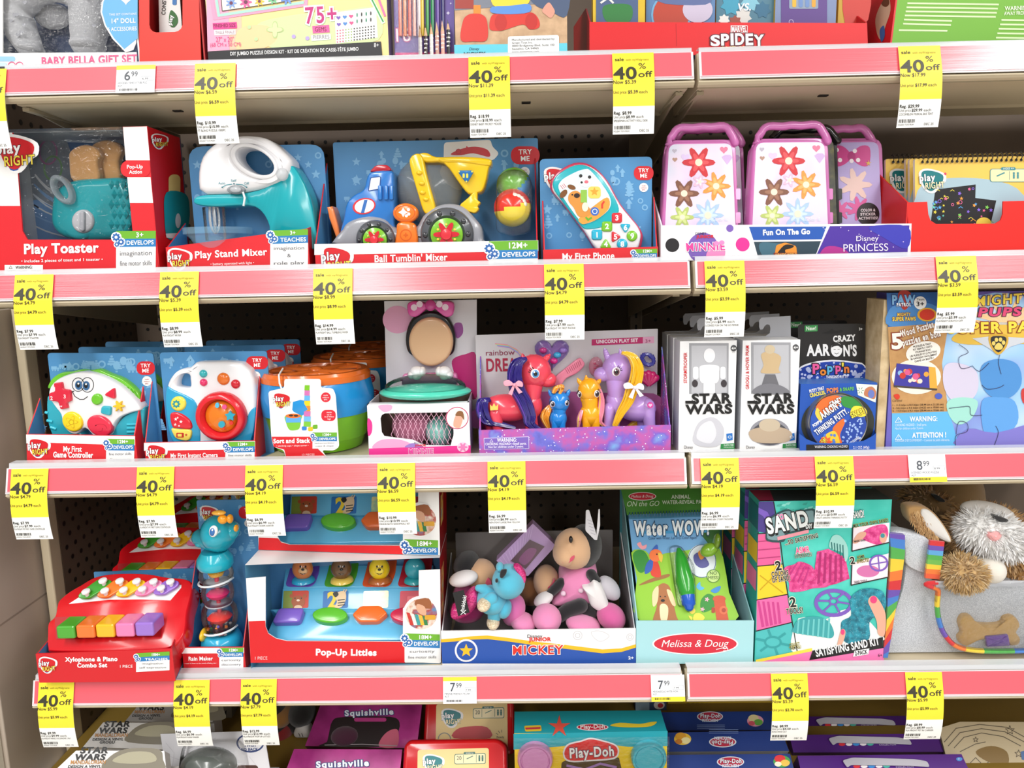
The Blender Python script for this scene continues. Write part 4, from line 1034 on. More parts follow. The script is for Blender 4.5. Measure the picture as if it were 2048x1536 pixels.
g1.face(ell(308, 490, 66, 46, ang=-12), 'd82a34', 1); g1.face(ell(310, 490, 56, 38, ang=-12), 'f2f2f4', 2); g1.txt('1', 290, 526, 68, '2a6ab8', 3, w=40, ital=.25, bold=.03)
for x in (385, 420, 450): g.off(.004).pil(rr(x, 370, x+24, 455, 8), .006, .003, '2c78c8/p')
tt.part('cab', b, 'blue cab')
b = MB(); g = G(b, PY(.046), 'B2')
g.pil(crv([(178, 730), (182, 620), (230, 570), (330, 546), (420, 562), (470, 604), (540, 620), (600, 610), (640, 545), (710, 492), (790, 474), (870, 492), (940, 560), (975, 610), (985, 680), (985, 730)], 3), .05, .008, '9a9ca4/p')
tt.part('chassis', b, 'grey chassis')
for x, y, R in ((370, 682, 112), (778, 652, 152)):
    b = MB(); g = G(b, PY(.04), 'B2'); u = g.u(x, y); c = g.p(x, y); c.z = max(c.z, zd+.002+R*u)
    b.lathe(c+V((0, .012, 0)), (0, -1, 0), [(R*.5*u, -.006), (R*.95*u, -.006), (R*u, 0), (R*u, .008), (R*.93*u, .012), (R*.7*u, .014), (R*.62*u, .010)], '55585e/p', 40)
    for k in range(10):
        a = 2*PI*k/10; q = c+V((math.cos(a)*R*.8*u, -.0025, math.sin(a)*R*.8*u)); b.ball(q, R*.1*u, .0015, R*.1*u, '33353a/p', None, 6, 10)
    w_ = tt.part('wheel', b)
    h = MB(); h.lathe(c+V((0, .004, 0)), (0, -1, 0), [(R*.62*u, 0), (R*.6*u, .006), (R*.3*u, .009), (0, .0095)], '7cc02c/p', 32)
    fl = flower(0, 0, R*.5*u, 6); h.add([c+V((px_, -.0056-.0003, py_)) for px_, py_ in fl], [tuple(range(len(fl)))], 'cc2030/p')
    h.lathe(c+V((0, -.005, 0)), (0, -1, 0), [(R*.2*u, -.003), (R*.19*u, .004), (R*.1*u, .0045)], 'd8303c/p', 20)
    for k in range(6):
        a = 2*PI*k/6+.5; h.ball(c+V((math.cos(a)*R*.36*u, -.006, math.sin(a)*R*.36*u)), R*.05*u, .001, R*.05*u, 'e8d84a/p', None, 5, 8)
    tt.part('hub', h, 'green hub with red flower', w_)
b = MB(); g = G(b, PY(.083), 'B2'); g.ball(675, 400, 192, 187, .029, '8c9296/t', 20)
for k in (-.4, 0, .4): g.line([], 1, WH)
tt.part('drum', b, 'smoky clear drum')
b = MB(); g = G(b, PY(.05), 'B2')
g.pil(crv([(566, 260), (572, 208), (612, 188), (642, 214), (668, 320), (716, 506), (692, 528), (648, 526), (612, 420)], 4), .04, .006, YEL)
for x, y in ((622, 300), (636, 360), (640, 412), (660, 450)): g.off(.001).ball(x, y, 18, 12, .003, YEL)
g.off(-.004).pil(crv([(600, 210), (630, 186), (668, 186), (720, 208), (860, 206), (1016, 218), (1034, 246), (1018, 272), (1006, 330), (984, 398), (950, 416), (898, 418), (842, 350), (760, 246), (660, 240)], 3), .036, .006, YEL)
g.off(-.002).pil(crv([(740, 214), (880, 212), (1018, 222), (1030, 246), (1010, 262), (880, 244), (750, 240)], 3), .03, .004, YEL)
g.off(-.004).pil(crv([(850, 492), (900, 440), (952, 388), (952, 450), (970, 468), (955, 490), (960, 506), (930, 530)], 3), .02, .004, YEL)
tt.part('hopper', b, 'yellow hopper and arch')
b = MB(); g = G(b, PY(.047), 'B2'); g.pil(rnd([(834, 286), (936, 286), (892, 364)], 22), .004, .0015, '1f6fb0/p'); g.face(rr(868, 304, 880, 330, 5), 'e8d84a', 1); g.face(rr(888, 304, 900, 330, 5), 'e8d84a', 1)
for q in ((848, 294), (922, 294), (890, 350)): g.face(ell(q[0], q[1], 5, n=10), 'e8d84a', 1)
tt.part('shield', b)
b = MB(); g = G(b, PY(.06), 'B2'); g.pil(crv([(346, 296), (356, 272), (380, 256), (430, 254), (452, 268), (452, 290)], 3), .02, .004, 'c01c30/p'); tt.part('roof_light', b)
b = MB(); g = G(b, PY(.04), 'B2'); g.pil(ell(541, 528, 72, 56), .014, .004, ORA); g.pil(crv([(500, 584), (585, 584), (608, 640), (604, 720), (490, 720), (490, 640)], 3), .014, .004, ORA); g.ring(541, 528, 58, 6, 'd85f10/p', 1, 44); g.face(star(530, 525, 28, 14, 4), WH, 1)
for q in ((560, 510), (548, 545), (562, 535)): g.face(ell(q[0], q[1], 9, n=10), WH, 1)
g.ring(545, 655, 34, 6, 'd85f10/p', 1); g.face(flower(545, 655, 14, 4), 'd85f10/p', 1); tt.part('lever', b, 'orange lever')
b = MB(); g = G(b, PY(.06), 'B2'); g.pil([(95, 495), (125, 490), (135, 512), (160, 600), (185, 720), (165, 720), (130, 620), (108, 560)], .03, .003, 'e88040/p'); tt.part('ramp', b)
for x, y, R, A, B2_, nv, lab, Y in ((1160, 372, 100, '6cb82c/p', '2a8fd0/p', (-.6, -.3, .7), 'green and blue toy ball behind the red and yellow ball', .088), (1152, 500, 107, 'e03a2c/p', 'f0d84a/p', (-.2, 0, 1), 'red and yellow toy ball at the right of the toy truck', .068)):
    b = MB(); g = G(b, PY(Y), 'B2'); u = g.u(x, y); c = g.p(x, y); b.ball2(c-V((0, 0, .0)), R*u, A, B2_, nv)
    bb = V((c.x, c.y-R*u*.0, c.z))
    for k in range(5):
        a = .2+.28*k; d = V((math.sin(a)*.75, -.72, math.cos(a)*.62)).normalized(); 
        if R > 105: b.lathe(c+d*R*u*.995, d, [(R*.12*u, 0), (R*.1*u, .0006), (0, .0008)], 'f0e8d8/p', 14)
    single('toy_ball', b, lab, 'toy ball', 'toy balls in the truck tray')
b = MB(); g = G(b, PY(.05), 'B2'); g.pil(crv([(1060, 360), (1090, 300), (1160, 276), (1230, 300), (1262, 370), (1262, 600), (1240, 640), (1160, 655), (1080, 640), (1056, 590)], 4), .03, .012, 'clear'); t.part('blister', b, 'clear plastic blister')

# ---- phone
t = Thing('phone_tray', 'small red tray with blue card holding a tilted teal toy phone', 'display tray', None, (.1, .03, zd))
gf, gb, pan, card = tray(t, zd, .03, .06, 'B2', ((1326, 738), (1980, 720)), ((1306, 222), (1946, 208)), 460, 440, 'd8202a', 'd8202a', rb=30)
b = MB(); g = gf.into(b); g.txt('My First Phone', 1436, 796, 36, 'ffffff', 2, w=296, bold=.035); badge(g, 1838, 1975, 735, 760, 788, 830, '12M+', 'DEVELOPS', [], dy=-3); over(pan, b, t)
b = MB(); g = gb.into(b); icons(g, 1316, 230, 1940, 700, 60, 30, 8); logo(g, 1330, 268, 150, 3); tryme(g, 1842, 1946, 262, 80); made(g, 1898, 384, 26); over(card, b, t)
tt = Thing('toy_phone', 'toy mobile phone in teal and white with a red edge and number keys', 'toy phone', None, (.1, .04, zd+.002))
ph = [(1500, 244), (1600, 256), (1690, 340), (1770, 480), (1880, 618), (1892, 690), (1850, 760), (1660, 770), (1560, 640), (1440, 480), (1368, 390), (1392, 310)]
b = MB(); g = G(b, PY(.047), 'B2'); g.pil(crv(ph, 4), .010, .003, 'c83a5a/p'); tt.part('back_shell', b, 'red back shell')
cx_, cy_ = 1630, 500
b = MB(); g = G(b, PY(.040), 'B2'); g.pil(crv([(cx_+(x-cx_)*.955, cy_+(y-cy_)*.955) for x, y in ph], 4), .01, .004, 'ecebee/p'); tt.part('front_shell', b, 'white front shell')
b = MB(); g = G(b, PY(.0385), 'B2'); g.pil(crv([(1505, 258), (1592, 268), (1672, 345), (1752, 480), (1748, 545), (1690, 600), (1590, 622), (1540, 600), (1440, 468), (1384, 385), (1402, 318)], 4), .004, .002, '1fb0bc/p')
tt.part('bezel', b, 'teal bezel')
b = MB(); g = G(b, PY(.0372), 'B2'); g.pil(crv([(1425, 350), (1490, 306), (1560, 280), (1604, 296), (1700, 424), (1706, 500), (1640, 560), (1570, 590), (1530, 568), (1422, 410)], 4), .002, .0006, 'dff0f8/s')
g.face(crv([(1545, 590), (1530, 560), (1600, 500), (1690, 440), (1702, 500), (1640, 560), (1575, 588)], 4), 'f0a040', 1)
g.face(crv([(1470, 460), (1475, 420), (1510, 402), (1540, 420), (1545, 460), (1590, 500), (1590, 540), (1530, 550), (1500, 500)], 4), 'd8903c', 2); g.face(ell(1442, 420, 16, 28, ang=40), '7a4a1c', 3); g.face(ell(1488, 382, 24, 13, ang=20), '7a4a1c', 3); g.face(ell(1518, 430, 17, 13), '2a1a14', 4); g.face(ell(1565, 495, 18, 26), 'f4e4cc', 4); g.face(ell(1492, 425, 5, n=8), '2a1a14', 4)
g.face(ell(1568, 348, 36, 34), 'f6f6f6', 2); g.face(ell(1572, 352, 12, 9), 'e07080', 3); g.face(ell(1545, 355, 7, n=8), '2a2a2a', 3); g.face(ell(1540, 318, 10, n=8), '2a2a2a', 3); g.face(ell(1590, 325, 10, n=8), '2a2a2a', 3)
g.face(rr(1582, 378, 1654, 446, 20), 'f2d060', 2); g.face(star(1618, 408, 26), 'e8a030', 3); g.face(rect(1540, 398, 1575, 470), '8fc04a', 3)
g.face(ell(1620, 520, 24), '3a6ac0', 3); g.ring(1620, 520, 15, 4, 'e8eef8', 4); g.line([(1570, 555), (1582, 568), (1600, 556)], 10, '5ab02c', 3); g.line([(1672, 465), (1662, 480), (1662, 500)], 10, 'd83a2c', 3)
for i in range(3): g.line([(1424+i*9, 372-i*5), (1440+i*9, 392-i*5)], 3, 'd05050', 2)
tt.part('screen', b, 'screen with cartoon dog')
for s, x, y, c, k in (('1', 1633, 653, '2ab0d0', 4), ('2', 1690, 605, '7ac02c', 4), ('3', 1746, 556, 'd82c38', 4), ('4', 1683, 706, '7ac02c', 3), ('5', 1738, 664, 'd82c38', 3), ('6', 1795, 612, '2ab0d0', 3), ('8', 1777, 706, '2ab0d0', 8), ('9', 1833, 660, '7ac02c', 8)):
    b = MB(); g = G(b, PY(.0375), 'B2'); o = rr(x-31, y-30, x+31, y+30, 14) if k == 4 else (rnd([(x+(35 if s == '5' else -35), y), (x-18, y-36), (x-18, y+36)] if False else [(x-36, y-22), (x+36, y-22), (x, y+38)] if s in ('6',) else [(x-22, y-38), (x+38, y), (x-22, y+38)] if s == '5' else [(x-38, y+26), (x, y-38), (x+38, y+26)], 22) if k == 3 else ell(x, y, 31))
    g.pil(o, .005, .0025, c+'/p'); g.txt(s, x, y+14, 28, 'f6f6f6', 1, c=True, bold=.04); tt.part('key', b)

# ---- carry cases
t = Thing('case_tray', 'white tray with blue and purple printed front holding small pink carry cases', 'display tray', None, (.35, .03, zd))
b = MB(); g = G(b, PY(.03, zd+.0004), 'B3'); g.slab([(60, 632), (1432, 622), (1422, 860), (66, 870)], .002, 'f2f0f4')
g.face([(542, 640), (966, 638), (940, 708), (566, 712)], '1f56b0', 1); g.txt('Fun On The Go', 618, 685, 28, 'ffffff', 2, w=258, bold=.05)
g.face([(568, 722), (936, 718), (900, 830), (594, 835)], '28404e', 1); g.face(crv([(600, 730), (700, 730), (780, 740), (700, 790), (620, 800)], 4), '3f6a7c', 2)
g.face(rnd([(690, 740), (740, 725), (800, 745), (806, 805), (680, 806)], 12), 'e8902c', 3); g.face(crv([(706, 770), (740, 738), (785, 742), (775, 756), (740, 766), (740, 790), (700, 790)], 4), '1a1410', 4); g.face(rect(676, 782, 806, 804), '8a2418', 5); g.txt('JURASSIC WORLD', 684, 800, 13, 'f0c060', 6, w=118, bold=.03)
g.face([(985, 636), (1420, 632), (1405, 860), (905, 860), (908, 800)], '4a2c9c', 1); g.face(crv([(920, 830), (960, 750), (1060, 760), (1110, 830), (1000, 860)], 4), 'b02c8a', 2); g.face(crv([(1200, 640), (1410, 638), (1405, 760), (1280, 700)], 4), '3a3ab0', 2)
g.txt('Disney', 1128, 718, 28, 'f2e8fa', 4, w=122); g.txt('PRINCESS', 1058, 776, 40, 'f2e8fa', 4, w=245)
r = random.Random(2)
for i in range(16): g.face(star(r.uniform(930, 1410), r.uniform(640, 790), 5, 2, 4), 'd8c8f4', 3)
g.face(ell(122, 740, 38), '1a181c', 1); g.face(ell(507, 736, 38), 'e02c92', 1); g.face(ell(437, 648, 20), '7a5ab4', 1); g.face(ell(290, 756, 84), '7a5ab4', 1); g.face(crv([(308, 790), (350, 740), (412, 770), (380, 850), (320, 860)], 4), 'e88ac0', 2)
g.txt('DISNEY', 248, 684, 14, '1a1a1a', 4, w=60); g.txt('JUNIOR', 252, 702, 15, 'd82430', 4, w=98, bold=.05); g.txt('MINNIE', 196, 772, 42, 'e0409a', 5, w=215, bold=.05, ol=('ffffff', .05), ital=-.1)
for q in ((362, 730), (392, 726)): g.face(ell(q[0], q[1], 15, 12), 'ef8ac4', 6)
t.part('front_panel', b)
gq = G(None, PY(.03, zd), 'B3'); gk = G(None, PY(.135, zd), 'B3')
for s, xf, yf_, yb_ in ((1, 60, 632, 372), (-1, 1432, 622, 480)):
    b = MB(); A = gq.p(xf, yf_); B_ = gk.p(xf, yb_)
    b.prism([A, V((A.x, .145, B_.z)), V((A.x, .145, zd+.0004)), V((A.x, .03, zd+.0004))], (s*.002, 0, 0), 'e4e2e8'); t.part('side_panel', b)
b = MB(); b.box((gq.p(70, 640).x, .145, zd+.0004), (gq.p(1425, 640).x, .147, zd+.05), 'd8d6dc'); t.part('back_card', b)
def case(x0, x1, y0, Y, hx0, hx1, hy, body, art, label, deep=.028):
    t = Thing('carry_case', label, 'carry case', 'carry cases in the white tray', (PY(Y).p(1300+(x0+x1)/2/2.738, 400).x, Y+deep/2, zd))
    P = PT(1300+x0/2.738, 450, Y, 6, zd+.002); b = MB(); g = G(b, P, 'B3')
    g.pil(rnd([(x0+22, y0), (x1-22, y0-6), (x1, 690), (x0-6, 690)], 62), deep, .006, body)
    g.off(-deep*.5).pil(rnd([(x0+10, y0-6), (x1-10, y0-12), (x1+8, 690), (x0-12, 690)], 62), .004, .001, body)
    t.part('shell', b)
    b = MB(); g = G(b, P.off(-deep*.45), 'B3'); u = g.u(x0, y0)
    w_ = hx1-hx0; pts = crv([(hx0+22, y0+30), (hx0+24, hy+58), (hx0+60, hy+24), (hx0+w_*.36, hy+24), (hx0+w_*.5, hy+17), (hx0+w_*.64, hy+20), (hx1-62, hy+14), (hx1-24, hy+46), (hx1-18, y0+30)], 3)[:-3]
    b.tube([g.p(*q) for q in pts], 22*u, body, 10); t.part('handle', b)
    b = MB(); g = G(b, P, 'B3'); art(g, x0+26, x1-22, y0+16); t.part('picture_panel', b)
    for y in (430, 560):
        b = MB(); g = G(b, P.off(-deep*.5), 'B3'); g.slab(rr(x1-8, y, x1+18, y+60, 6), .008, body); t.part('clasp', b)
    return t
PK = 'dc7fc4/p'
def art_f(g, a, c, d):
    b_ = 680; g.face(rnd([(a+8, d), (c-8, d-5), (c+14, b_), (a-16, b_)], 40), 'case_art', 1)
    m = (a+c)/2
    g.face(heart(c-52, d+30, 22), 'ef7a9a', 2); g.face(heart(a+38, d+36, 13), 'b8b0c0', 2); g.face(heart(a+40, d+84, 14), 'b08a78', 2); g.face(heart(a+98, d+72, 24), 'd9c4ea', 2); g.face([(c-64, d+70), (c-44, d+58), (c-18, d+58), (c-4, d+72), (c-34, d+112)], 'd0b0e0', 2)
    # plain flowers instead of the printed figures
    for x, y, R, k, n in ((m-10, d+100, 92, 'c8202c', 6), (m+85, d+230, 82, 'e8953c', 7), (m-90, d+270, 84, '7a4a34', 6), (m+40, d+390, 90, 'a8c4e8', 8), (m-100, d+400, 66, 'b4c46a', 6), (m-5, d+205, 40, 'e8b8d0', 5)):
        g.face(flower(x, y, R, n), k, 3); g.face(flower(x, y, R*.62, n), ('e84a50', 'f4b060', '9a6a50', 'c8dcf4', 'd0dc90', 'f4d8e4')[('c8202c', 'e8953c', '7a4a34', 'a8c4e8', 'b4c46a', 'e8b8d0').index(k)], 4); g.face(ell(x, y, R*.22, n=14), 'f2dcc4', 5)
    g.txt('Color &', c-115, b_-70, 20, 'dfe8f8', 6, w=84, ital=.2)
def art_b(g, a, c, d):
    g.face(rnd([(a+8, d), (c-8, d-5), (c+14, 680), (a-16, 680)], 40), 'b8a8dc', 1); m = (a+c)/2+40
    for s in (-1, 1): g.face(crv([(m-30, d+75), (m-30+s*45, d+20), (m-30+s*100, d+26), (m-30+s*96, d+120), (m-30+s*45, d+122)], 4), 'cc3f8c', 2)
    g.face(ell(m-30, d+75, 22, 28), 'b02c78', 3)
    for x, y in ((-90, 40), (-70, 95), (-110, 80), (20, 45), (40, 95), (0, 100)): g.face(ell(m-30+x*.9, d+y, 12, n=12), 'f4e8f0', 4)
    for x, y, R, k in ((m-10, d+230, 95, 'e8c8c0'), (m+10, d+360, 70, 'd85a9c'), (m-90, d+370, 60, 'd85a9c')): g.face(flower(x, y, R, 7), k, 3)
    g.face(star(m+62, d+112, 18, 6, 5), 'd8b04a', 4); g.face(ell(m+60, d+390, 62), '1a1418', 5)
    for i, s in enumerate(('COLOR &', 'STICKER', 'ACTIVITIES!')): g.txt(s, m+60, d+376+i*22, 14, 'f0e8ec', 6, w=(80, 84, 106)[i], c=True, bold=.03)
def art_j(g, a, c, d): g.face(rnd([(a+8, d), (c-8, d-5), (c+14, 680), (a-16, 680)], 40), 'jungle_art', 1)
case(70, 478, 172, .045, 104, 462, 74, PK, art_f, 'pink carry case with flower picture at the left end of the white tray')
case(100, 520, 172, .083, 130, 496, 86, PK, art_f, 'pink carry case mostly hidden behind the leftmost pink case')
case(548, 984, 164, .045, 586, 966, 66, PK, art_f, 'pink carry case with flower picture in the middle of the white tray')
case(640, 1034, 150, .079, 660, 1022, 86, '1c1a1c/p', art_j, 'black carry case peeking out behind the middle pink case')
case(900, 1280, 164, .100, 900, 1216, 84, PK, art_b, 'pink carry case with a big dotted bow at the right of the white tray', .026)

# ---- sketch pads
t = Thing('sketch_pad_tray', 'plain red cardboard tray with a notched front holding spiral sketch pads', 'display tray', None, (.6, .03, zd))
b = MB(); g = G(b, PY(.03, zd+.0004), 'B3')
g.slab([(1408, 506), (1518, 502), (1524, 570), (1536, 605), (1566, 624), (1890, 622), (1920, 604), (1932, 570), (1934, 500), (2250, 494), (2250, 860), (1420, 860)], .002, 'e2231c')
t.part('front_panel', b)
A = G(None, PY(.03, zd), 'B3').p(1408, 506); C = G(None, PY(.13, zd), 'B3').p(1290, 330)
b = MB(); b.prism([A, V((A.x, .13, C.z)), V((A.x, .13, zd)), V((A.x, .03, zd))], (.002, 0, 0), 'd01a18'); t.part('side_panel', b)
def pad(x0, Y, label, full):
    t = Thing('sketch_pad', label, 'sketch pad', 'spiral sketch pads in the red tray', (PY(Y).p(1300+x0/2.738+60, 400).x, Y, zd))
    b = MB(); g = G(b, PY(Y, zd+.001), 'B3'); W_2 = 720; g.slab(rnd([(x0, 268), (x0+W_2, 252), (x0+W_2, 720), (x0+4, 720)], 14), .005, 'f0c75c', 'e8e2d0')
    g.face(crv([(x0+4, 480), (x0+60, 400), (x0+200, 372), (x0+400, 380), (x0+560, 430), (x0+640, 560), (x0+640, 700), (x0+6, 700)], 3), 'a9c3cf', 1)
    logo(g, x0+20, 322, 145, 3, True); g.face(star(x0+165, 350, 10, 5, 6), 'd83a6a', 3)
    if full:
        g.face(rr(x0+410, 322, x0+640, 395, 14), '3f8f98', 2); g.face(rr(x0+413, 325, x0+640, 392, 12), 'f6e6b4', 3); g.face(rr(x0+470, 314, x0+550, 330, 7), '3f8f98', 4); g.txt('AGES 4+', x0+480, 327, 10, 'ffffff', 5, w=60); g.line([(x0+448, 362), (x0+488, 344)], 7, '3f8f98', 4); g.line([(x0+516, 336), (x0+516, 382)], 2, '3f8f98', 4)
        for q in (540, 562): g.face(ell(x0+q, 346, 6, n=10), '3f8f98', 4); g.face(rect(x0+q-5, 352, x0+q+5, 376), '3f8f98', 4)
        S = [(x0+112, 436), (x0+332, 408), (x0+330, 482), (x0+445, 496), (x0+405, 660), (x0+80, 660)]; g.face(S, '1c1a1e', 2)
        r = random.Random(9); cs = ['e8d84a', 'e86a9a', '6ad0c0', '8a6ae0', '7fd05a', 'f0a040', '5aa8e8']
        for i in range(60):
            x, y = r.uniform(x0+100, x0+420), r.uniform(425, 640)
            if y < 500 and x > x0+320: continue
            if y < 440 and x < x0+200: continue
            k = r.randrange(4); c = r.choice(cs); s = r.uniform(7, 14)
            if k == 0: g.face(star(x, y, s), c, 3)
            elif k == 1: g.ring(x, y, s*.8, 3, c, 3)
            elif k == 2: g.line([(x-s, y), (x, y-s*.7), (x+s, y)], 3, c, 3)
            else: g.face(flower(x, y, s*.8), c, 3)
        g.face(ell(x0+375, 622, 42, 34), 'e8c84a', 4)
    t.part('cover', b)
    b = MB(); g = G(b, PY(Y-.001), 'B3'); u = g.u(x0, 260); pts = []
    for k in range(26 if full else 5):
        x = x0+40+k*27
        b2 = [g.p(x, 284-k*.6)+V((0, -.001, 0)), g.p(x-2, 262-k*.6)+V((0, -.005, 0)), g.p(x, 244-k*.6)+V((0, .000, 0)), g.p(x+4, 246-k*.6)+V((0, .006, 0))]
        b.tube(b2, .0011, '2c2a2c/p', 6)

        g.face(ell(x, 286-k*.6, 8, n=10), '2a2420', 5)
    t.part('spiral', b, 'black wire spiral')
pad(1290, .118, 'yellow spiral sketch pad at the back of the red tray, logo half hidden', False)
pad(1400, .094, 'yellow spiral sketch pad second from the back in the red tray', False)
pad(1421, .074, 'yellow spiral sketch pad just behind the front pad in the red tray', False)
pad(1450, .048, 'yellow spiral sketch pad with black scratch picture at the front of the red tray', True)

# ============================================================ third row
zd = ZD[2]; ROWZ[0] = zd+.0005
# ---- game controller
t = Thing('controller_tray', 'red tray with blue card holding a toy controller, at the front', 'display tray', 'controller trays', (-.58, .03, zd))
gf, gb, pan, card = tray(t, zd, .03, .068, 'C1', ((190, 1200), (988, 1212)), ((348, 607), (1122, 608)), 935, 850, 'd8202a', 'd8202a', rb=26)
b = MB(); g = gf.into(b); g.face([(191, 1203), (988, 1215), (988, 1282), (194, 1268)], WH, 1); g.face([(330, 1262), (775, 1276), (780, 1420), (200, 1420), (197, 1270)], 'd8202a', 2); logo(g, 205, 1225, 162, 3)
g.txt('My First', 466, 1326, 38, 'ffffff', 4, w=135, bold=.04, ang=.6); g.txt('Game Controller', 392, 1368, 38, 'ffffff', 4, w=292, bold=.04, ang=.6)
badge(g, 778, 984, 1234, 1272, 1318, 1420, '12M+', 'DEVELOPS', ['fine motor skills', 'discovery'], dy=3); over(pan, b, t)
b = MB(); g = gb.into(b); icons(g, 355, 620, 1120, 760, 22, 40, 21); icons(g, 980, 760, 1130, 1150, 14, 36, 22); icons(g, 220, 1000, 360, 1190, 6, 34, 2); tryme(g, 1000, 1124, 668, 98); made(g, 1076, 812, 36); over(card, b, t)
k = Thing('toy_game_controller', 'smiling white toy game controller with green top, in the front tray', 'toy controller', 'toy controllers', (-.58, .05, zd+.002))
b = MB(); g = G(b, PY(.052), 'C1')
g.pil(crv([(336, 960), (352, 920), (430, 960), (520, 1120), (600, 1200), (600, 1260), (420, 1260), (356, 1160), (338, 1060)], 4), .02, .008, '2fa9bd/p')
g.pil(crv([(1050, 1010), (980, 1030), (890, 1080), (820, 1180), (800, 1260), (1030, 1260), (1056, 1120)], 4), .02, .008, '2fa9bd/p')
for x, y, x2, y2 in ((332, 1040, 352, 1046), (345, 1100, 385, 1110), (370, 1150, 412, 1164)): b.tube([g.p(x, y), g.p(x2, y2)], .0022, '3cbcd0/p')
for y in (1130, 1158, 1186): b.tube([g.p(930, y), g.p(1010, y-2)], .0018, '3cbcd0/p')
k.part('grips', b, 'teal ribbed grips')
b = MB(); g = G(b, PY(.058), 'C1'); g.pil(crv([(352, 870), (372, 800), (440, 752), (520, 742), (590, 728), (650, 735), (720, 726), (800, 760), (900, 800), (985, 870), (1024, 930), (1010, 965), (960, 960), (700, 850), (500, 830)], 4), .022, .005, '6cc02c/p')
for i in range(9): x = 790+i*25; b.tube([g.p(x-8, 772+i*14), g.p(x+18, 800+i*17)], .0014, '5aac20/p', 6)
k.part('crest', b, 'green crest')
b = MB(); g = G(b, PY(.046), 'C1')
g.pil(crv([(352, 925), (366, 850), (430, 790), (540, 752), (640, 748), (760, 784), (880, 852), (970, 935), (1020, 1000), (1020, 1030), (960, 1046), (880, 1080), (836, 1130), (800, 1215), (700, 1230), (620, 1160), (560, 1205), (500, 1190), (452, 1130), (440, 1060), (396, 1000)], 4), .022, .007, 'eeedef/p')
for x, y, rx, ry, px_, py_ in ((572, 838, 46, 52, 576, 842), (640, 840, 48, 56, 632, 846)):
    g.ring(x, y, rx, 5, '1a1c20', 1, ry); g.face(ell(px_, py_, 26, 34), '3a6a9a', 2); g.face(ell(px_-2, py_-2, 14, 20), '10161e', 3); g.face(ell(px_, py_-12, 7), 'ffffff', 4)
g.line([(532, 892), (550, 925), (585, 946), (615, 945), (642, 925)], 5, '1a1c20', 2); g.line([(522, 892), (542, 886)], 6, '1a1c20', 2)
k.part('face_shell', b, 'white front with smiling face')
for nm, o, c, tx in (('cross_pad', [(388, 828), (452, 820), (460, 872), (512, 878), (522, 958), (486, 972), (498, 1012), (440, 1022), (424, 966), (356, 956), (356, 902), (400, 888)], 'd8203c', ()), ('round_button', ell(703, 948, 41, 42), '6cc02c', ()), ('triangle_button', rnd([(836, 856), (842, 950), (752, 915)], 26), 'd8203c', ()), ('round_button', flower(864, 998, 44, 6), 'f0c020', ()), ('square_button', rnd([(738, 995), (812, 1000), (806, 1070), (730, 1052)], 20), '2fa9bd', ()), ('round_button', ell(524, 1112, 80, 68, ang=40), 'f2d020', ()), ('round_button', ell(724, 1142, 98, 72, ang=28), 'e0304a', ())):
    b = MB(); g = G(b, PY(.042), 'C1'); g.pil(rnd(o, 12) if nm == 'cross_pad' else o, .008, .003, c+'/p')
    if nm == 'cross_pad':
        for s, x, y in (('1', 398, 884), ('2', 368, 950), ('3', 466, 938), ('4', 436, 1006)): g.txt(s, x, y, 26, 'f4dce0', 1, bold=.03)
    elif o[0][0] > 600 and c == 'e0304a': g.ring(735, 1160, 50, 5, 'c02038', 1, 36); g.ring(730, 1165, 24, 5, 'c02038', 1, 18)
    elif c == 'f2d020': g.face(flower(524, 1112, 50, 5), 'd8b410', 1); g.face(flower(524, 1112, 42, 5), 'f2d020', 2); g.ring(524, 1112, 20, 5, 'c8a410', 3)
    k.part(nm, b)
for i, d in ((1, .076), (2, .152)):
    dup(t.ob, (0, d, 0), ('red tray with blue card directly behind the front controller tray', 'red tray with blue card furthest back behind the controller trays')[i-1]); dup(k.ob, (0, d, 0), ('toy game controller in the tray behind the front one', 'toy game controller in the rearmost tray')[i-1])

# ---- toy camera
t = Thing('camera_tray', 'red tray with blue card holding a white and blue toy camera, beside the stacking bucket', 'display tray', 'camera trays', (-.42, .03, zd))
gf, gb, pan, card = tray(t, zd, .03, .07, 'C1', ((1052, 1262), (1866, 1248)), ((1168, 603), (1952, 592)), 790, 770, 'd8202a', 'c81a24', rb=26)
b = MB(); g = gf.into(b); g.face([(1054, 1264), (1866, 1250), (1866, 1310), (1054, 1322)], WH, 1); logo(g, 1070, 1270, 152, 3); g.txt('My First Instant Camera', 1250, 1372, 30, 'ffffff', 3, w=345, bold=.04)
badge(g, 1650, 1864, 1258, 1292, 1335, 1420, '12M+', 'DEVELOPS', ['fine motor skills', 'imagination'], dy=-4); over(pan, b, t)
b = MB(); g = gb.into(b); icons(g, 1180, 610, 1800, 760, 20, 42, 31); icons(g, 1850, 780, 1950, 1200, 10, 34, 32); icons(g, 1090, 1000, 1230, 1240, 8, 34, 33); tryme(g, 1802, 1952, 630, 95); made(g, 1872, 775, 34); over(card, b, t)
k = Thing('toy_camera', 'white and blue toy camera with a big orange lens, in the front tray', 'toy camera', 'toy cameras', (-.42, .05, zd+.002))
b = MB(); g = G(b, PY(.05), 'C1')
b.ann([g.p(*q) for q in crv([(1205, 1000), (1215, 860), (1250, 780), (1310, 730), (1400, 712), (1420, 678), (1560, 672), (1740, 672), (1765, 700), (1820, 730), (1855, 800), (1868, 950), (1866, 1100), (1840, 1230), (1780, 1290), (1300, 1290), (1240, 1220)], 4)], [g.p(*q) for q in crv([(1284, 850), (1296, 790), (1330, 762), (1376, 768), (1384, 800), (1384, 858), (1330, 864)], 4)], g.pl.N, .02, .006, 'ecebee/p')
k.part('shell', b, 'white camera shell')
b = MB(); g = G(b, PY(.0492), 'C1')
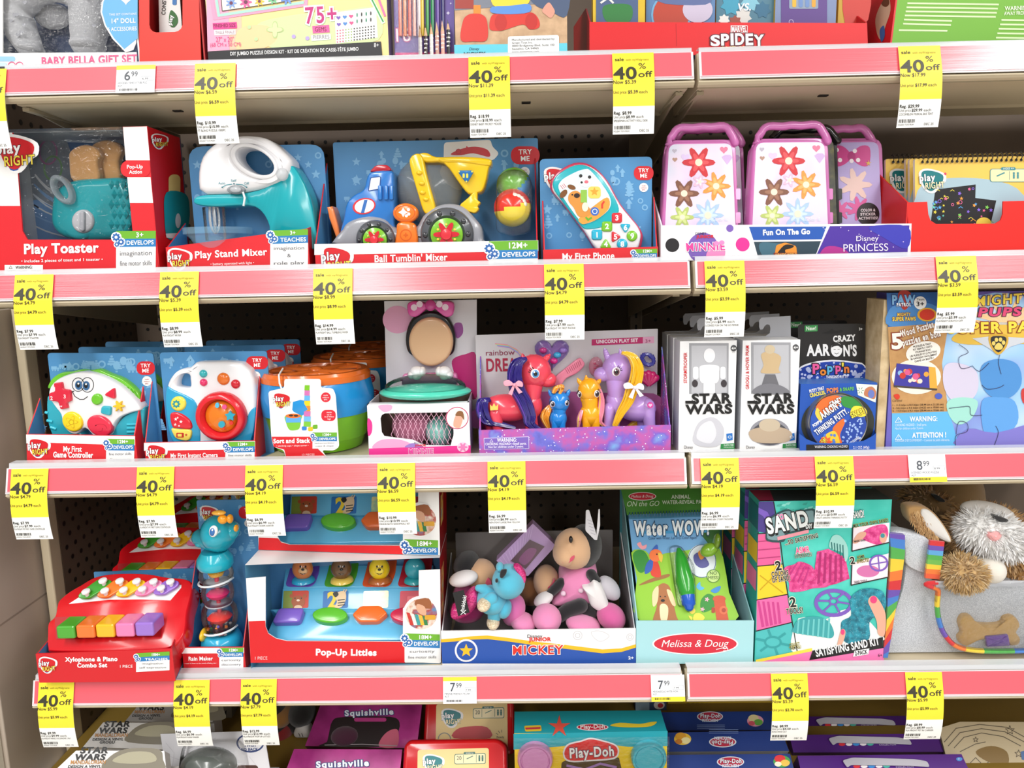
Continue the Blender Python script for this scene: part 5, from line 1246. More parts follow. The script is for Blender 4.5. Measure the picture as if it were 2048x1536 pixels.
g.pil(crv([(1206, 1010), (1216, 856), (1290, 880), (1380, 920), (1440, 970), (1462, 1100), (1460, 1290), (1310, 1290), (1240, 1220)], 4), .012, .004, '2f9fcc/p')
g.pil(crv([(1870, 1010), (1820, 1040), (1760, 1180), (1640, 1240), (1460, 1250), (1440, 1290), (1780, 1292), (1842, 1230), (1866, 1110)], 4), .012, .004, '2f9fcc/p')
k.part('lower_shell', b, 'blue lower shell')
b = MB(); g = G(b, PY(.046), 'C1'); u = g.u(1622, 1070); c = g.p(1622, 1070)
b.lathe(c, (0, -1, 0), [(182*u, -.004), (184*u, .002), (175*u, .008), (158*u, .011), (138*u, .011), (124*u, .006), (118*u, 0)], 'd8202e/p', 44); rng = k.part('lens_ring', b, 'red lens ring')
b = MB(); g = G(b, PY(.043), 'C1'); b.lathe(c+V((0, .001, 0)), (0, -1, 0), [(122*u, 0), (110*u, .005), (70*u, .0085), (0, .010)], 'e07818/p', 40); k.part('lens', b, 'orange domed lens')
b = MB(); g = G(b, PY(.0345), 'C1')
g.slab(rnd(star(1682, 1068, 42, 22), 8), .0025, '2f9fb8/p'); g.slab(ell(1620, 1130, 24), .0025, '2f9fb8/p'); g.slab(ell(1640, 1002, 17), .002, 'e0508a/p'); g.slab(ell(1588, 990, 14, 20), .002, '5ab8d8/p'); g.slab(ell(1690, 1120, 14), .002, 'd8302a/p'); g.slab(star(1636, 1160, 12), .002, 'd8302a/p'); k.part('lens_stickers', b)
for x, y, r, c in ((1488, 758, 29, '2fb0b8'), (1490, 822, 28, 'e0306a'), (1635, 796, 46, 'e07020'), (1724, 834, 34, 'cc1c2c')):
    b = MB(); g = G(b, PY(.050), 'C1'); g.ball(x, y, r, r, .005, c+'/p'); k.part('light_button', b)
b = MB(); g = G(b, PY(.046), 'C1'); g.pil(ell(1300, 980, 58, 56), .008, .004, 'e8da50/p'); g.face(gear(1290, 980, 30), '2a8f98', 1); g.face(ell(1290, 980, 11), 'e8da50', 2); k.part('gear_button', b)
b = MB(); g = G(b, PY(.046), 'C1'); g.pil(crv([(1240, 1060), (1280, 1042), (1340, 1062), (1392, 1110), (1394, 1165), (1300, 1160), (1256, 1148)], 4), .008, .003, 'd82030/p')
for q in ((1286, 1090, 14), (1324, 1110, 14), (1282, 1130, 12), (1310, 1140, 9), (1300, 1080, 9)): g.face(star(q[0], q[1], q[2]), 'f4e4e4', 1)
k.part('music_button', b)
b = MB(); g = G(b, PY(.046), 'C1'); g.pil(crv([(1252, 1160), (1310, 1166), (1394, 1172), (1392, 1230), (1360, 1252), (1290, 1236), (1262, 1200)], 4), .008, .003, 'f0da60/p'); g.face(rr(1290, 1190, 1345, 1225, 6), 'c03020', 1); g.face(rr(1300, 1198, 1330, 1218, 3), 'f0da60', 2); g.face(star(1362, 1206, 12), 'c03020', 1); k.part('photo_button', b)
for i, d in ((1, .08), (2, .16)):
    dup(t.ob, (0, d, 0), ('red tray with blue card right behind the front camera tray', 'red tray with blue card furthest back behind the camera trays')[i-1]); dup(k.ob, (0, d, 0), ('toy camera in the tray behind the front one', 'toy camera in the rearmost tray')[i-1])

# ---- stacking bucket
t = Thing('stacking_bucket', 'blue and green toy bucket with orange shape-sorter lid and hanging card, at the front', 'toy bucket', 'stacking buckets', (-.33, .112, zd))
PB = PY(.112); g0 = G(None, PB, 'C2'); c = g0.p(492, 1418); c.z = zd+.001; u = g0.u(492, 1000)
zz = lambda y: g0.p(492, y).z-c.z
b = MB(); b.lathe(c, (0, 0, 1), [(300*u, 0), (345*u, .001), (372*u, zz(1240)), (384*u, zz(1238)), (420*u, zz(1060)), (424*u, zz(1050))], '7ac020/p', 48); t.part('green_cup', b, 'lime green lower cup')
b = MB(); b.lathe(c, (0, 0, 1), [(424*u, zz(1050)), (438*u, zz(1046)), (452*u, zz(960)), (452*u, zz(900)), (430*u, zz(800)), (414*u, zz(760))], '1f8fd4/p', 48); t.part('blue_cup', b, 'bright blue upper cup')
b = MB(); zt = zz(716)
b.lathe(c, (0, 0, 1), [(404*u, zz(790)), (432*u, zz(790)), (432*u, zz(750)), (422*u, zz(746)), (418*u, zt-.004), (408*u, zt), (360*u, zt), (352*u, zt-.004), (352*u, zt-.010)], 'e8722a/p', 48)
for k in range(4):
    a = PI/4+k*PI/2+.3; d = V((math.cos(a), math.sin(a), 0)); b.tube([c+V((0, 0, zt-.004)), c+d*360*u+V((0, 0, zt-.004))], .0045, 'e8722a/p', 8)
    a += PI/4; d = V((math.cos(a), math.sin(a), 0)); b.tube([c+d*q[0]*u+V((-d.y, d.x, 0))*q[1]*u+V((0, 0, zt-.004)) for q in ((350, -130), (190, -90), (150, 0), (190, 90), (350, 130))], .003, 'e8722a/p', 8)
b.ball(c+V((0, 0, zt-.002)), .011, .011, .006, 'e8722a/p'); t.part('lid', b, 'orange lid with cut-out shapes')
b = MB(); b.lathe(c+V((0, 0, zt-.014)), (0, 0, 1), [(0, 0), (400*u, 0)], '1a1410', 40); t.part('inner_shade_disc', b)  # near-black disc paints the dark inside below the open lid
b = MB(); g = G(b, PT(520+350/4.04, 560+1000/4.04, .029, -2), 'C2')
g.slab(rnd([(196, 800), (492, 800), (492, 872), (590, 876), (612, 930), (640, 1350), (600, 1378), (500, 1376), (545, 1440), (212, 1440), (190, 1375), (110, 1350), (92, 1270), (68, 900), (196, 872)], 22), .0006, 'f2f1ef')
g.face([(94, 1266), (425, 1266), (470, 1365), (545, 1440), (214, 1440), (196, 1370), (112, 1348)], 'd81e28', 1); logo(g, 102, 905, 152, 3)
for i, cc in enumerate(('7ac020', 'd070b0', '60b0e8', 'f2d020', 'f08a28', 'd070b0', '70b8ec', '7cc43a')): g.face([(362-i*1.0, 850+i*42), (402+i*1.5, 850+i*42), (400+i*1.5, 892+i*42), (360-i*1.0, 890+i*42)], cc, 2)
g.face(crv([(208, 1095), (330, 1090), (332, 1130), (320, 1195), (290, 1212), (240, 1210), (214, 1160)], 4), '7cc43a', 2); g.face([(208, 1110), (332, 1108), (331, 1150), (212, 1152)], '5aa8e8', 3); g.face(ell(270, 1098, 62, 18), 'e8722a', 3); g.face(ell(252, 1094, 18, 8), '3a2418', 4); g.face(ell(292, 1096, 18, 8), '3a2418', 4)
for x, y, cc in ((358, 1198, '2f80d0'), (408, 1204, 'f2c020'), (446, 1186, '6cae20')): g.face(rnd([(x-20, y-14), (x+20, y-18), (x+20, y+16), (x-18, y+18)], 10), cc, 2)
g.face(ell(532, 948, 40), 'd82034', 1)
for i, s in enumerate(('made', 'without', 'BPA')): g.txt(s, 532, 936+i*18, 11, 'f4d4d8', 2, c=True, bold=.02)
g.face(rr(496, 1050, 612, 1140, 36), 'd82034', 1)
for i, s in enumerate(('stacks', 'up to', '21.5"/54cm', 'high')): g.txt(s, 560, 1074+i*18, 11, 'f8e0e4', 2, c=True, bold=.02)
g.txt('Sort and Stack', 110, 1318, 34, 'ffffff', 3, w=298, bold=.04); g.txt('• stacking cups • shape sorter •', 135, 1346, 12, 'ffffff', 3, w=258); g.txt('13 PIECES', 342, 1418, 14, 'f4c0c0', 3, w=100, bold=.02)
badge(g, 425, 622, 1232, 1266, 1302, 1362, '12M+', 'DEVELOPS', ['hand-eye coordination', 'color & shape'])
t.part('hang_card', b, 'white product card tied to the lid')
b = MB(); b.tube([g0.p(290, 668)+V((0, -.062, 0)), g0.p(296, 700)+V((0, -.083, 0)), g0.p(305, 760)+V((0, -.0855, 0)), g0.p(325, 820)+V((0, -.0845, 0)), g0.p(334, 836)+V((0, -.084, 0))], .0013, 'eceae6/p', 6); t.part('cable_tie', b)
dup(t.ob, (.03, .165, 0), 'stacking bucket half hidden behind the front one'); 
dup(t.ob, (.024, .32, 0), 'rearmost stacking bucket, only its orange lid showing')

# ---- bath basketball set
t = Thing('basketball_set_box', 'white and pink window box with netted balls and tall white back card', 'toy box', None, (-.12, .03, zd))
g0 = G(None, PY(.03), 'C2'); X0, X1 = g0.p(872, 1200).x, g0.p(1688, 1200).x; z1 = g0.p(1200, 1002).z; YB2 = .115
b = MB(); g = G(b, PY(.03, zd+.0004), 'C2')
g.slab([(868, 1012), (1690, 990), (1690, 1065), (1010, 1078), (984, 1092), (974, 1120), (984, 1230), (1005, 1262), (1100, 1275), (1230, 1290), (1330, 1335), (1540, 1338), (1565, 1250), (1560, 1066), (1690, 1064), (1704, 1440), (882, 1440)], .0015, 'f0eef2')
g.face([(880, 1362), (1702, 1336), (1704, 1440), (882, 1440)], 'e0308c', 1); g.face(crv([(870, 1120), (905, 1150), (904, 1230), (874, 1256)], 3), 'e0308c', 2)
g.face(crv([(910, 1360), (960, 1300), (1060, 1284), (1170, 1300), (1240, 1345), (1080, 1362)], 4), 'e8a0c8', 1); g.face(crv([(1170, 1352), (1230, 1318), (1300, 1335), (1310, 1350)], 3), '9a78c4', 2); g.face(crv([(955, 1016), (1060, 1010), (1060, 1050), (1000, 1066)], 3), 'e8a8cc', 2)
g.txt('Disney', 1246, 1322, 13, '2a2a3a', 4, w=70); g.txt('JUNIOR', 1252, 1344, 16, 'd82430', 4, w=90, bold=.05); g.txt('MINNIE', 1202, 1404, 40, 'e0409a', 5, w=200, bold=.05, ol=('f4d8ea', .05))
g.face(ell(1594, 1115, 92, 90), 'c81a60', 2); g.face(ell(1594, 1115, 86, 84), 'e8e4e2', 3); g.face(crv([(1565, 1180), (1575, 1110), (1610, 1070), (1640, 1100), (1630, 1160), (1610, 1195)], 4), 'dca890', 4); g.face(crv([(1580, 1095), (1600, 1060), (1640, 1065), (1650, 1130), (1625, 1100)], 3), '8a5a34', 5)
g.face(ell(1640, 1350, 46, 40), 'f2c8dc', 2); g.face(flower(1640, 1350, 40, 6), 'e07ab0', 3)
t.part('front_panel', b)
b = MB(); b.box((X0, .0318, zd+.0004), (X0+.0015, YB2, z1), 'f0eef2'); b.box((X1-.0015, .0318, zd+.0004), (X1, YB2, z1), 'e6e2ea'); b.box((X0+.0015, .0318, zd+.0004), (X1-.0015, YB2, zd+.0015), 'd8a4bc'); b.box((X0+.0015, YB2-.002, zd+.0015), (X1-.0015, YB2, z1), '6a5a4a'); b.box((X0, .0318, z1-.0015), (X1, .045, z1), 'f0eef2'); t.part('carton', b)
b = MB(); g = G(b, PY(YB2+.002, zd+.0004), 'C2'); g.slab([(1004, 172), (1752, 158), (1752, 1200), (1030, 1200)], .0015, 'dcd8e0'); g.face(ell(1110, 320, 118, 112), 'e6a4c8', 1); g.face(crv([(1560, 640), (1660, 600), (1748, 610), (1748, 960), (1620, 860), (1560, 720)], 4), 'c01f74', 1); g.face(crv([(1570, 360), (1630, 350), (1640, 430), (1590, 470)], 4), '9a4a9a', 1); t.part('back_card', b)
b = MB(); g = G(b, PY(.075), 'C2'); g.ball(1230, 1180, 165, 150, .022, 'd07a9a/f'); t.part('soft_ball', b, 'pink ball')
b = MB(); g = G(b, PY(.064), 'C2'); g.ball(1450, 1220, 112, 120, .024, '84c8bc/p'); t.part('soft_ball', b, 'mint green ball')
b = MB(); g = G(b, PY(.0345), 'C2')
for i in range(13):
    x = 1080+i*42; b.tube([g.p(x+60, 1070), g.p(x, 1160), g.p(x+40, 1250), g.p(x+10, 1330)], .00045, 'e8b0c8', 4); b.tube([g.p(x-40, 1070), g.p(x+20, 1160), g.p(x-20, 1250), g.p(x+30, 1330)], .00045, 'e8b0c8', 4)
t.part('net', b, 'pink string net')
b = MB(); g = G(b, PY(YB2-.012), 'C2')
g.pil(crv([(1176, 520), (1186, 400), (1240, 300), (1380, 246), (1510, 296), (1568, 400), (1578, 520), (1540, 610), (1380, 640), (1220, 610)], 4), .012, .005, '141312/p'); bp_ = t.part('backboard', b, 'glossy black backboard')
b = MB(); g = G(b, PY(YB2-.018), 'C2'); g.pil(ell(1380, 500, 180, 200, 40), .010, .005, 'e0b48c/p'); t.part('target_panel', b, 'plain tan target panel')
b = MB(); g = G(b, PY(YB2-.024), 'C2')
for s in (-1, 1): g.pil(crv([(1378+s*20, 200), (1378+s*80, 176), (1378+s*150, 172), (1378+s*190, 200), (1378+s*180, 280), (1378+s*120, 300), (1378+s*40, 240)], 4), .012, .006, 'dd4fa4/p')
g.off(.002).ball(1378, 205, 44, 46, .006, 'c83a90/p')
for x, y in ((1245, 222), (1498, 220), (1290, 196), (1450, 196)): g.face(ell(x, y, 26), 'f0d8ea', 1)
t.part('bow', b, 'pink bow with white dots')
b = MB(); g = G(b, PY(.085), 'C2')
for s in (-1, 1):
    for q in ((0, 0, 60, 50), (-44, -6, 30, 40), (40, 20, 34, 34), (0, 34, 40, 28)): g.ball(1380+s*112+s*q[0], 745+q[1], q[2], q[3], .012, 'eceaec/p')
g.pil(rnd([(1150, 760), (1590, 755), (1600, 860), (1140, 865)], 30), .012, .004, 'dd7fb4/p'); t.part('bracket', b, 'pink bracket with white knobs')
b = MB(); g = G(b, PY(.06), 'C2'); u = g.u(1340, 920); c = g.p(1338, 915); c.z = max(c.z, z1+.012)
b.ball(c, 372*u, .042, .0105, '4fcfb4/p', None, 14, 40); t.part('hoop', b, 'mint green hoop')
b = MB(); b.ball(c+V((0, .0, .006)), 330*u, .038, .0185, 'clear', None, 14, 36); t.part('hoop_cover', b, 'clear plastic cover')

# ---- unicorn set
t = Thing('unicorn_tray', 'galaxy-print tray with grey back card holding four toy unicorns', 'display tray', None, (.06, .03, zd))
gf, gb, pan, card = tray(t, zd, .03, .1, 'C3', ((160, 1112), (1800, 1066)), ((132, 300), (1688, 246)), 480, 400, 'galaxy', 'galaxy', 'galaxy', 'cfccd2', rb=6)
b = MB(); g = gf.into(b); g.face([(203, 1178), (588, 1164), (590, 1268), (206, 1276)], 'e4dcf6', 1); g.face([(207, 1182), (584, 1168), (586, 1264), (210, 1272)], '7d62bc', 2)
g.txt('WARNING:', 316, 1210, 30, 'f2ecfa', 3, w=168, bold=.03); g.txt('CHOKING HAZARD—Small parts.', 216, 1238, 19, 'f2ecfa', 3, w=352, bold=.03); g.txt('Not for children under 3 years.', 242, 1262, 18, 'f2ecfa', 3, w=302, bold=.02); g.line([(254, 1212), (268, 1188), (282, 1210)], 3, 'f2ecfa', 3, True); over(pan, b, t)
b = MB(); g = gb.into(b); g.txt('rainbow', 222, 474, 46, '8a1a4a', 3, w=245, ang=-1.6); g.txt('DREAM', 226, 608, 104, 'a81440', 3, w=330, bold=.03, ang=-1.6)
g.face([(1124, 336), (1560, 316), (1560, 370), (1124, 388)], 'c01a68', 2); g.txt('UNICORN PLAY SET', 1164, 370, 28, 'f4e4ee', 3, w=355, bold=.04, ang=-2.2); g.face([(1560, 316), (1656, 311), (1656, 366), (1560, 370)], 'e0a4c4', 2); g.txt('3+', 1582, 364, 28, '8a1a4a', 3, w=46, ang=-2)
for i, cc in enumerate(('e88ab0', 'f0c080', '9ad0b0', '8ab0e0', 'b08ad8')): g.line([(300+i*6, 372+i*5), (400+i*6, 382+i*6), (480+i*4, 420+i*8), (540, 480+i*8)], 7, cc, 2)
g.face(crv([(160, 900), (400, 800), (900, 780), (1400, 800), (1700, 820), (1700, 1100), (160, 1100)], 4), 'b05a98', 1); over(card, b, t)
b = MB(); g = G(b, PY(.088), 'C3'); g.pil([(q[0]*1.0, q[1]) for q in heart(785, 456, 150)], .01, .005, '7a5ab0/t'); g.off(.001).pil(heart(785, 452, 122), .006, .003, 'b48ad0/t2')
for x, y, cc in ((710, 430, 'c03a8a'), (830, 470, '2f9fd0'), (800, 520, 'd02a8a'), (880, 430, '8a6ac0')): g.off(.002).ball(x, y, 34, 26, .004, cc+'/p')
t.part('heart_compact', b, 'purple heart compact')
b = MB(); g = G(b, PY(.09), 'C3'); g.pil(crv([(775, 700), (830, 640), (880, 600), (1010, 500), (1050, 520), (1062, 560), (1000, 625), (910, 670), (860, 730), (800, 730)], 4), .006, .002, 'ef8aa6/p')
for i in range(9): g.line([(900+i*15, 590-i*9), (922+i*14, 628-i*9)], 5, 'b04a6a', 1)
t.part('comb', b, 'pink comb')
b = MB(); g = G(b, PY(.088), 'C3')
for k in range(7): a = k*.9; b.tube([g.p(1603+52*math.cos(a+q), 508+48*math.sin(a+q*1.3)) for q in (0, .6, 1.2, 1.8)], .0028, '3a3a98/p', 6)
t.part('hair_tie', b, 'blue knotted hair tie')
b = MB(); g = G(b, PY(.088), 'C3')
for i in range(5): a = math.radians(-150+i*30); b.tube([g.p(1610, 730), g.p(1610+math.cos(a)*70, 700+math.sin(a)*70)], [.0025, .0055], 'c8206a/p', 8)
t.part('shell_clip', b, 'pink shell clip')
b = MB(); g = G(b, PY(.09), 'C3'); g.ball(1160, 570, 62, 88, .006, 'e89ab4/t')
for k in range(5): g.ball(1150+18*(k % 2), 540+k*18, 20, 14, .007, 'd06080/p')
t.part('bead_pack', b)
def eye(g, x, y, rx, ry, col, lash, ang=0):
    g.ball(x, y, rx, ry, .0022, 'f4f2f4/p', ang); g.off(.0012).ball(x+rx*.1, y+ry*.05, rx*.74, ry*.8, .0018, col+'/p', ang); g.off(.0022).ball(x+rx*.1, y+ry*.05, rx*.45, ry*.52, .0014, '120c10/p', ang); g.off(.0036).ball(x-rx*.15, y-ry*.3, rx*.2, ry*.2, .0006, 'ffffff/p')
    for i in range(4):
        a = math.radians((-165+i*18) if lash < 0 else (-15-i*18)); g.b.tube([g.p(x+rx*math.cos(a), y+ry*math.sin(a))+g.pl.N*.001, g.p(x+rx*1.55*math.cos(a), y+ry*1.45*math.sin(a))+g.pl.N*.001], .0006, '120c10/p', 5)
def hair(g, pts, r, n, col, seed, r0=.0014, alt=None):
    R = random.Random(seed)
    for i in range(n):
        dx, dy = R.uniform(-1, 1), R.uniform(-1, 1); dz = R.uniform(-.6, 1)
        o = []; m = len(pts)
        for j, (x, y) in enumerate(pts):
            f = math.sin(PI*(.15+.75*j/(m-1)))
            o.append(g.p(x+dx*r*f, y+dy*r*.4*f)+g.pl.N*(dz*.007*f))
        o2 = []
        for j in range(m-1):
            p0, p1, p2, p3 = o[max(j-1, 0)], o[j], o[j+1], o[min(j+2, m-1)]
            for s in (0, .25, .5, .75): o2.append(.5*(2*p1+(p2-p0)*s+(2*p0-5*p1+4*p2-p3)*s*s+(3*p1-p0-3*p2+p3)*s**3))
        o2.append(o[-1]); g.b.tube(o2, r0, (alt if (alt and i % 5 == 0) else col)+'/p', 5)
def pony(label, col, dr, cx, Y, head, muz, neck, body, legs, horn, ears, ey, mane, tail, bow, mc, alt):
    k = Thing('toy_unicorn', label, 'toy unicorn', 'toy unicorns in the galaxy tray', (PY(Y).p(920+cx/4.2667, 780).x, Y, zd+.002))
    b = MB(); g = G(b, PY(Y), 'C3'); c = col+'/p'; u = g.u(cx, 900)
    g.ball(body[0], body[1], body[2], body[3], body[3]*u*.85, c, body[4])
    b.tube([g.p(*neck[0]), g.p(*neck[1]), g.p(*neck[2])], [neck[3]*u, neck[4]*u, neck[5]*u], c, 18)
    g.ball(neck[2][0], neck[2][1], neck[5]*1.25, neck[5]*1.4, neck[5]*u*1.1, c)
    g.ball(head[0], head[1], head[2], head[3], head[2]*u*.85, c, head[4])
    b.tube([g.p(*head[:2]), g.p((head[0]+muz[0])/2, (head[1]+muz[1])/2+8), g.p(*muz[:2])], [head[2]*.8*u, muz[2]*1.15*u, muz[2]*.8*u], c, 18)
    g.ball(muz[0], muz[1], muz[2], muz[3], muz[2]*u*.95, c)
    g.ball(muz[0]+dr*muz[2]*.15, muz[1]+muz[3]*.45, muz[2]*.75, muz[3]*.5, muz[2]*u*.7, c)
    for x0, y0, x1, y1, r0, r1, dz in legs: b.tube([g.p(x0, y0)+V((0, dz, 0)), g.p((x0+x1)/2, (y0+y1)/2)+V((0, dz, 0)), g.p(x1, y1)+V((0, dz, 0)), g.p(x1, y1+30)+V((0, dz, 0))], [r0*u, (r0+r1)*.46*u, r1*u, r1*1.1*u], c, 14)
    k.part('body', b)
    b = MB(); g = g.into(b); b.tube([g.p(*horn[0]), g.p(*horn[1])], [horn[2]*u, horn[2]*.25*u], c, 10)
    for i in range(3): q = V(horn[0]).lerp(V(horn[1]), .2+.22*i); b.tube([g.p(*q), g.p(*(q+(V(horn[1])-V(horn[0]))*.04))], horn[2]*(1-.55*(.2+.22*i)+.18)*u*.86, c, 10)
    k.part('horn', b)
    for e in ears:
        b = MB(); g = g.into(b); b.tube([g.p(*e[0]), g.p(*e[1]), g.p(*e[2])], [e[3]*u, e[3]*.85*u, e[3]*.15*u], c, 10); k.part('ear', b)
    for x, y, rx, ry, ec, lash, lf in ey: b = MB(); g = G(b, PY(Y-lf), 'C3'); eye(g, x, y, rx, ry, ec, lash); k.part('eye', b)
    for nm, P, al in (('mane', mane, alt), ('tail', tail, alt)):
        if P: b = MB(); g = G(b, PY(Y-P[3]), 'C3'); hair(g, P[0], P[1], P[2], mc, 3, alt=al); k.part(nm, b)
    if bow:
        b = MB(); g = G(b, PY(Y-bow[3]), 'C3'); x, y, s = bow[:3]
        g.pil(crv([(x, y), (x-s*.5, y-s*.45), (x-s, y-s*.3), (x-s*.9, y+s*.1), (x-s*.4, y+s*.1)], 3), .002, .0008, bow[4]); g.pil(crv([(x, y), (x+s*.4, y-s*.4), (x+s*.8, y-s*.2), (x+s*.8, y+s*.2), (x+s*.4, y+s*.15)], 3), .002, .0008, bow[4])
        g.slab([(x-8, y), (x+10, y), (x-s*.2, y+s), (x-s*.55, y+s*.85)], .0012, bow[4]); g.slab([(x-4, y), (x+14, y), (x+s*.8, y+s*.7), (x+s*.45, y+s*.85)], .0012, bow[4]); g.off(.001).ball(x+2, y, s*.16, s*.18, .003, bow[4]); k.part('bow', b)
    return k
PYK = 'f04a5e'
a = pony('large coral pink toy unicorn with a dark blue mane, facing right', PYK, 1, 500, .066, (630, 610, 150, 150, 0), (748, 680, 78, 66), ((620, 700), (610, 800), (590, 900), 95, 82, 92), (400, 920, 205, 120, 4), ((250, 950, 262, 1140, 62, 46, .008), (300, 960, 340, 1140, 62, 46, -.008), (600, 950, 640, 1140, 56, 40, -.008), (590, 950, 600, 1140, 56, 40, .01)), ((690, 545), (772, 462), 36), (((552, 530), (538, 490), (532, 455), 28), ((600, 500), (600, 480), (598, 462), 16)), ((640, 628, 40, 42, '4a8fd0', -1, .026),), ([(545, 500), (490, 540), (465, 640), (490, 760), (545, 860), (590, 980), (600, 1060), (700, 1120)], 62, 46, .022), ([(240, 850), (200, 860), (190, 930), (230, 1030), (330, 1060), (460, 1090)], 50, 34, .012), (462, 724, 90, .034, 'efa4b8'), '2c2078', '5a3aa8')
b = MB(); g = G(b, PY(.0445), 'C3'); g.slab([(258, 942), (256, 890), (274, 912), (290, 880), (306, 910), (326, 886), (324, 938)], .0012, 'f0d060/p'); a.part('crown_mark', b, 'gold crown mark')
a = pony('large lilac toy unicorn with a yellow mane, facing left', 'bf98e0', -1, 1420, .066, (1345, 590, 135, 140, 0), (1212, 634, 72, 64), ((1335, 680), (1340, 790), (1345, 880), 92, 82, 88), (1500, 920, 175, 118, 4), ((1270, 920, 1262, 1140, 56, 42, -.008), (1330, 950, 1330, 1140, 52, 40, .01), (1590, 900, 1625, 1140, 70, 44, -.006), (1560, 930, 1570, 1140, 60, 44, .01)), ((1262, 500), (1232, 412), 30), (((1440, 540), (1444, 490), (1448, 445), 26), ((1370, 470), (1368, 440), (1362, 412), 18)), ((1332, 612, 36, 40, '6a3a4a', 1, .028),), ([(1400, 450), (1470, 480), (1510, 570), (1495, 690), (1465, 760), (1430, 860), (1370, 960), (1320, 1070)], 48, 46, .022), ([(1640, 900), (1600, 980), (1500, 1040), (1440, 1080)], 40, 24, -.016), (1492, 748, 95, .036, 'f2ecf4'), 'f0b820', 'f6d860')
b = MB(); g = G(b, PY(.0425), 'C3'); g.slab(ell(1624, 898, 26), .0012, 'd03a98/p'); g.slab(heart(1624, 898, 16), .0016, 'f4b8dc/p'); a.part('heart_mark', b)
pony('small blue toy unicorn with orange mane, between the two large ones', '1f86dc', 1, 845, .056, (848, 870, 88, 96, 0), (860, 922, 52, 48), ((845, 930), (842, 980), (838, 1010), 60, 56, 60), (838, 1030, 68, 70, 0), ((810, 1020, 808, 1140, 34, 28, -.004), (868, 1020, 872, 1140, 34, 28, -.004)), ((852, 810), (866, 760), 16), (((780, 810), (766, 785), (756, 764), 20), ((915, 805), (928, 780), (936, 762), 20)), ((790, 888, 22, 26, '4a3a5a', -1, .0185), (912, 880, 18, 24, '4a3a5a', 1, .0175)), ([(800, 790), (830, 740), (870, 745), (850, 800)], 22, 16, .004), ([(770, 900), (735, 950), (725, 1010), (760, 1100)], 34, 22, -.004), None, 'f09a28', 'f6c060')
pony('small yellow toy unicorn with pink mane, in front of the lilac one', 'f5ac18', 1, 1110, .058, (1105, 770, 100, 108, 0), (1078, 842, 52, 48), ((1108, 850), (1112, 920), (1116, 980), 74, 68, 78), (1118, 1010, 92, 82, 0), ((1080, 1000, 1074, 1140, 42, 34, -.006), (1150, 1000, 1160, 1140, 42, 34, -.006)), ((1080, 700), (1076, 640), 24), (((1030, 710), (1014, 690), (1002, 665), 22), ((1170, 710), (1190, 690), (1204, 664), 22)), ((1020, 806, 18, 28, '3a2430', -1, .019), (1168, 800, 24, 32, '3a2430', 1, .0185)), ([(1190, 760), (1206, 840), (1200, 940), (1190, 1030), (1240, 1080)], 20, 18, .004), ([(1040, 940), (1020, 1000), (1010, 1080)], 14, 12, .006), None, 'f090a8', 'f6d060')

# ---- white figure boxes
def figbox(label, x0, x1, ytop, side_txt, art, behind):
    t = Thing('figure_box', label, 'toy box', 'white figure boxes', (PY(.03).p(1300+x0/4.042, 780).x+.03, .03, zd))
    P = PY(.032, zd+.0004); g0 = G(None, P, 'C4'); A = g0.p(x0, ytop); B = g0.p(x1, ytop); Xa, Xb, Z = g0.p(x0, 940).x, g0.p(x1, 940).x, A.z
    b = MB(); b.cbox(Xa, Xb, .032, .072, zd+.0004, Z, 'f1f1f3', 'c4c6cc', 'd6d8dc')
    g = G(b, P, 'C4')
    g.face([(x0+80, ytop+14), (x0+400, ytop+14), (x0+398, 920), (x0+80, 920)], '9b9ca2', 1)
    g.face([(x0+98, ytop+34), (x0+384, ytop+34), (x0+384, 920), (x0+98, 920)], 'b9bac0', 2)
    g.txt('STAR', x0+100, 998, 76, '0f0f10', 6, w=325, bold=.045); g.txt('WARS', x0+48, 1082, 72, '0f0f10', 6, w=378, bold=.045)
    g.face([(x0+48, 975), (x0+130, 975), (x0+130, 998), (x0+48, 998)], '0f0f10', 6); g.face([(x0+405, 1008), (x0+428, 1008), (x0+428, 1024), (x0+405, 1024)], '0f0f10', 6)
    g.txt(side_txt[0], x0+62, side_txt[1], 26, 'c82028', 4, w=side_txt[2], ang=-90, bold=.02)
    g.face(ell(x0+440, ytop+55, 24, 26), '4a4a4e', 3); g.txt('4+', x0+440, ytop+66, 22, 'f4f4f4', 4, c=True, bold=.03); g.txt('AGES', x0+426, ytop+92, 7, '8a8a90', 3)
    g.face([(x0+380, 1242), (x0+428, 1236), (x0+432, 1292), (x0+384, 1300)], '1f6fc0', 4); g.ring(x0+406, 1268, 15, 4, 'e4f0fa', 5, 11)
    g.face([(x0+336, 1325), (x0+446, 1318), (x0+446, 1364), (x0+332, 1366)], '2f8a4a', 3); g.txt('PLASTIC FREE', x0+360, 1340, 12, 'e8f4ea', 4, w=78, bold=.02); g.txt('PACKAGING', x0+360, 1356, 10, 'e8f4ea', 4, w=78)
    g.txt('Disney', x0+40, 1362, 24, '2a2a2e', 4, w=70)
    art(g, x0); t.part('carton', b)
    b = MB(); g = G(b, PY(.0735, zd), 'C4'); xm = x0+(165 if behind else 145)
    g.slab([(x0-20, ytop-30), (xm-20, ytop-34), (xm+10, ytop-34), (xm+50, ytop-36), (xm+86, ytop-60), (xm+92, ytop-100), (xm+84, ytop-126), (xm+64, ytop-132), (xm+44, ytop-118), (xm+30, ytop-90), (xm+8, ytop-90), (xm, ytop-110), (xm, ytop-165), (xm+18, ytop-186), (x1-60, ytop-200), (x1-58, ytop-36), (x1-5, ytop-20), (x1-5, ytop+60), (x0-20, ytop+60)], .0008, 'a9aab0'); t.part('hang_tab', b, 'grey hook tab')
    return t
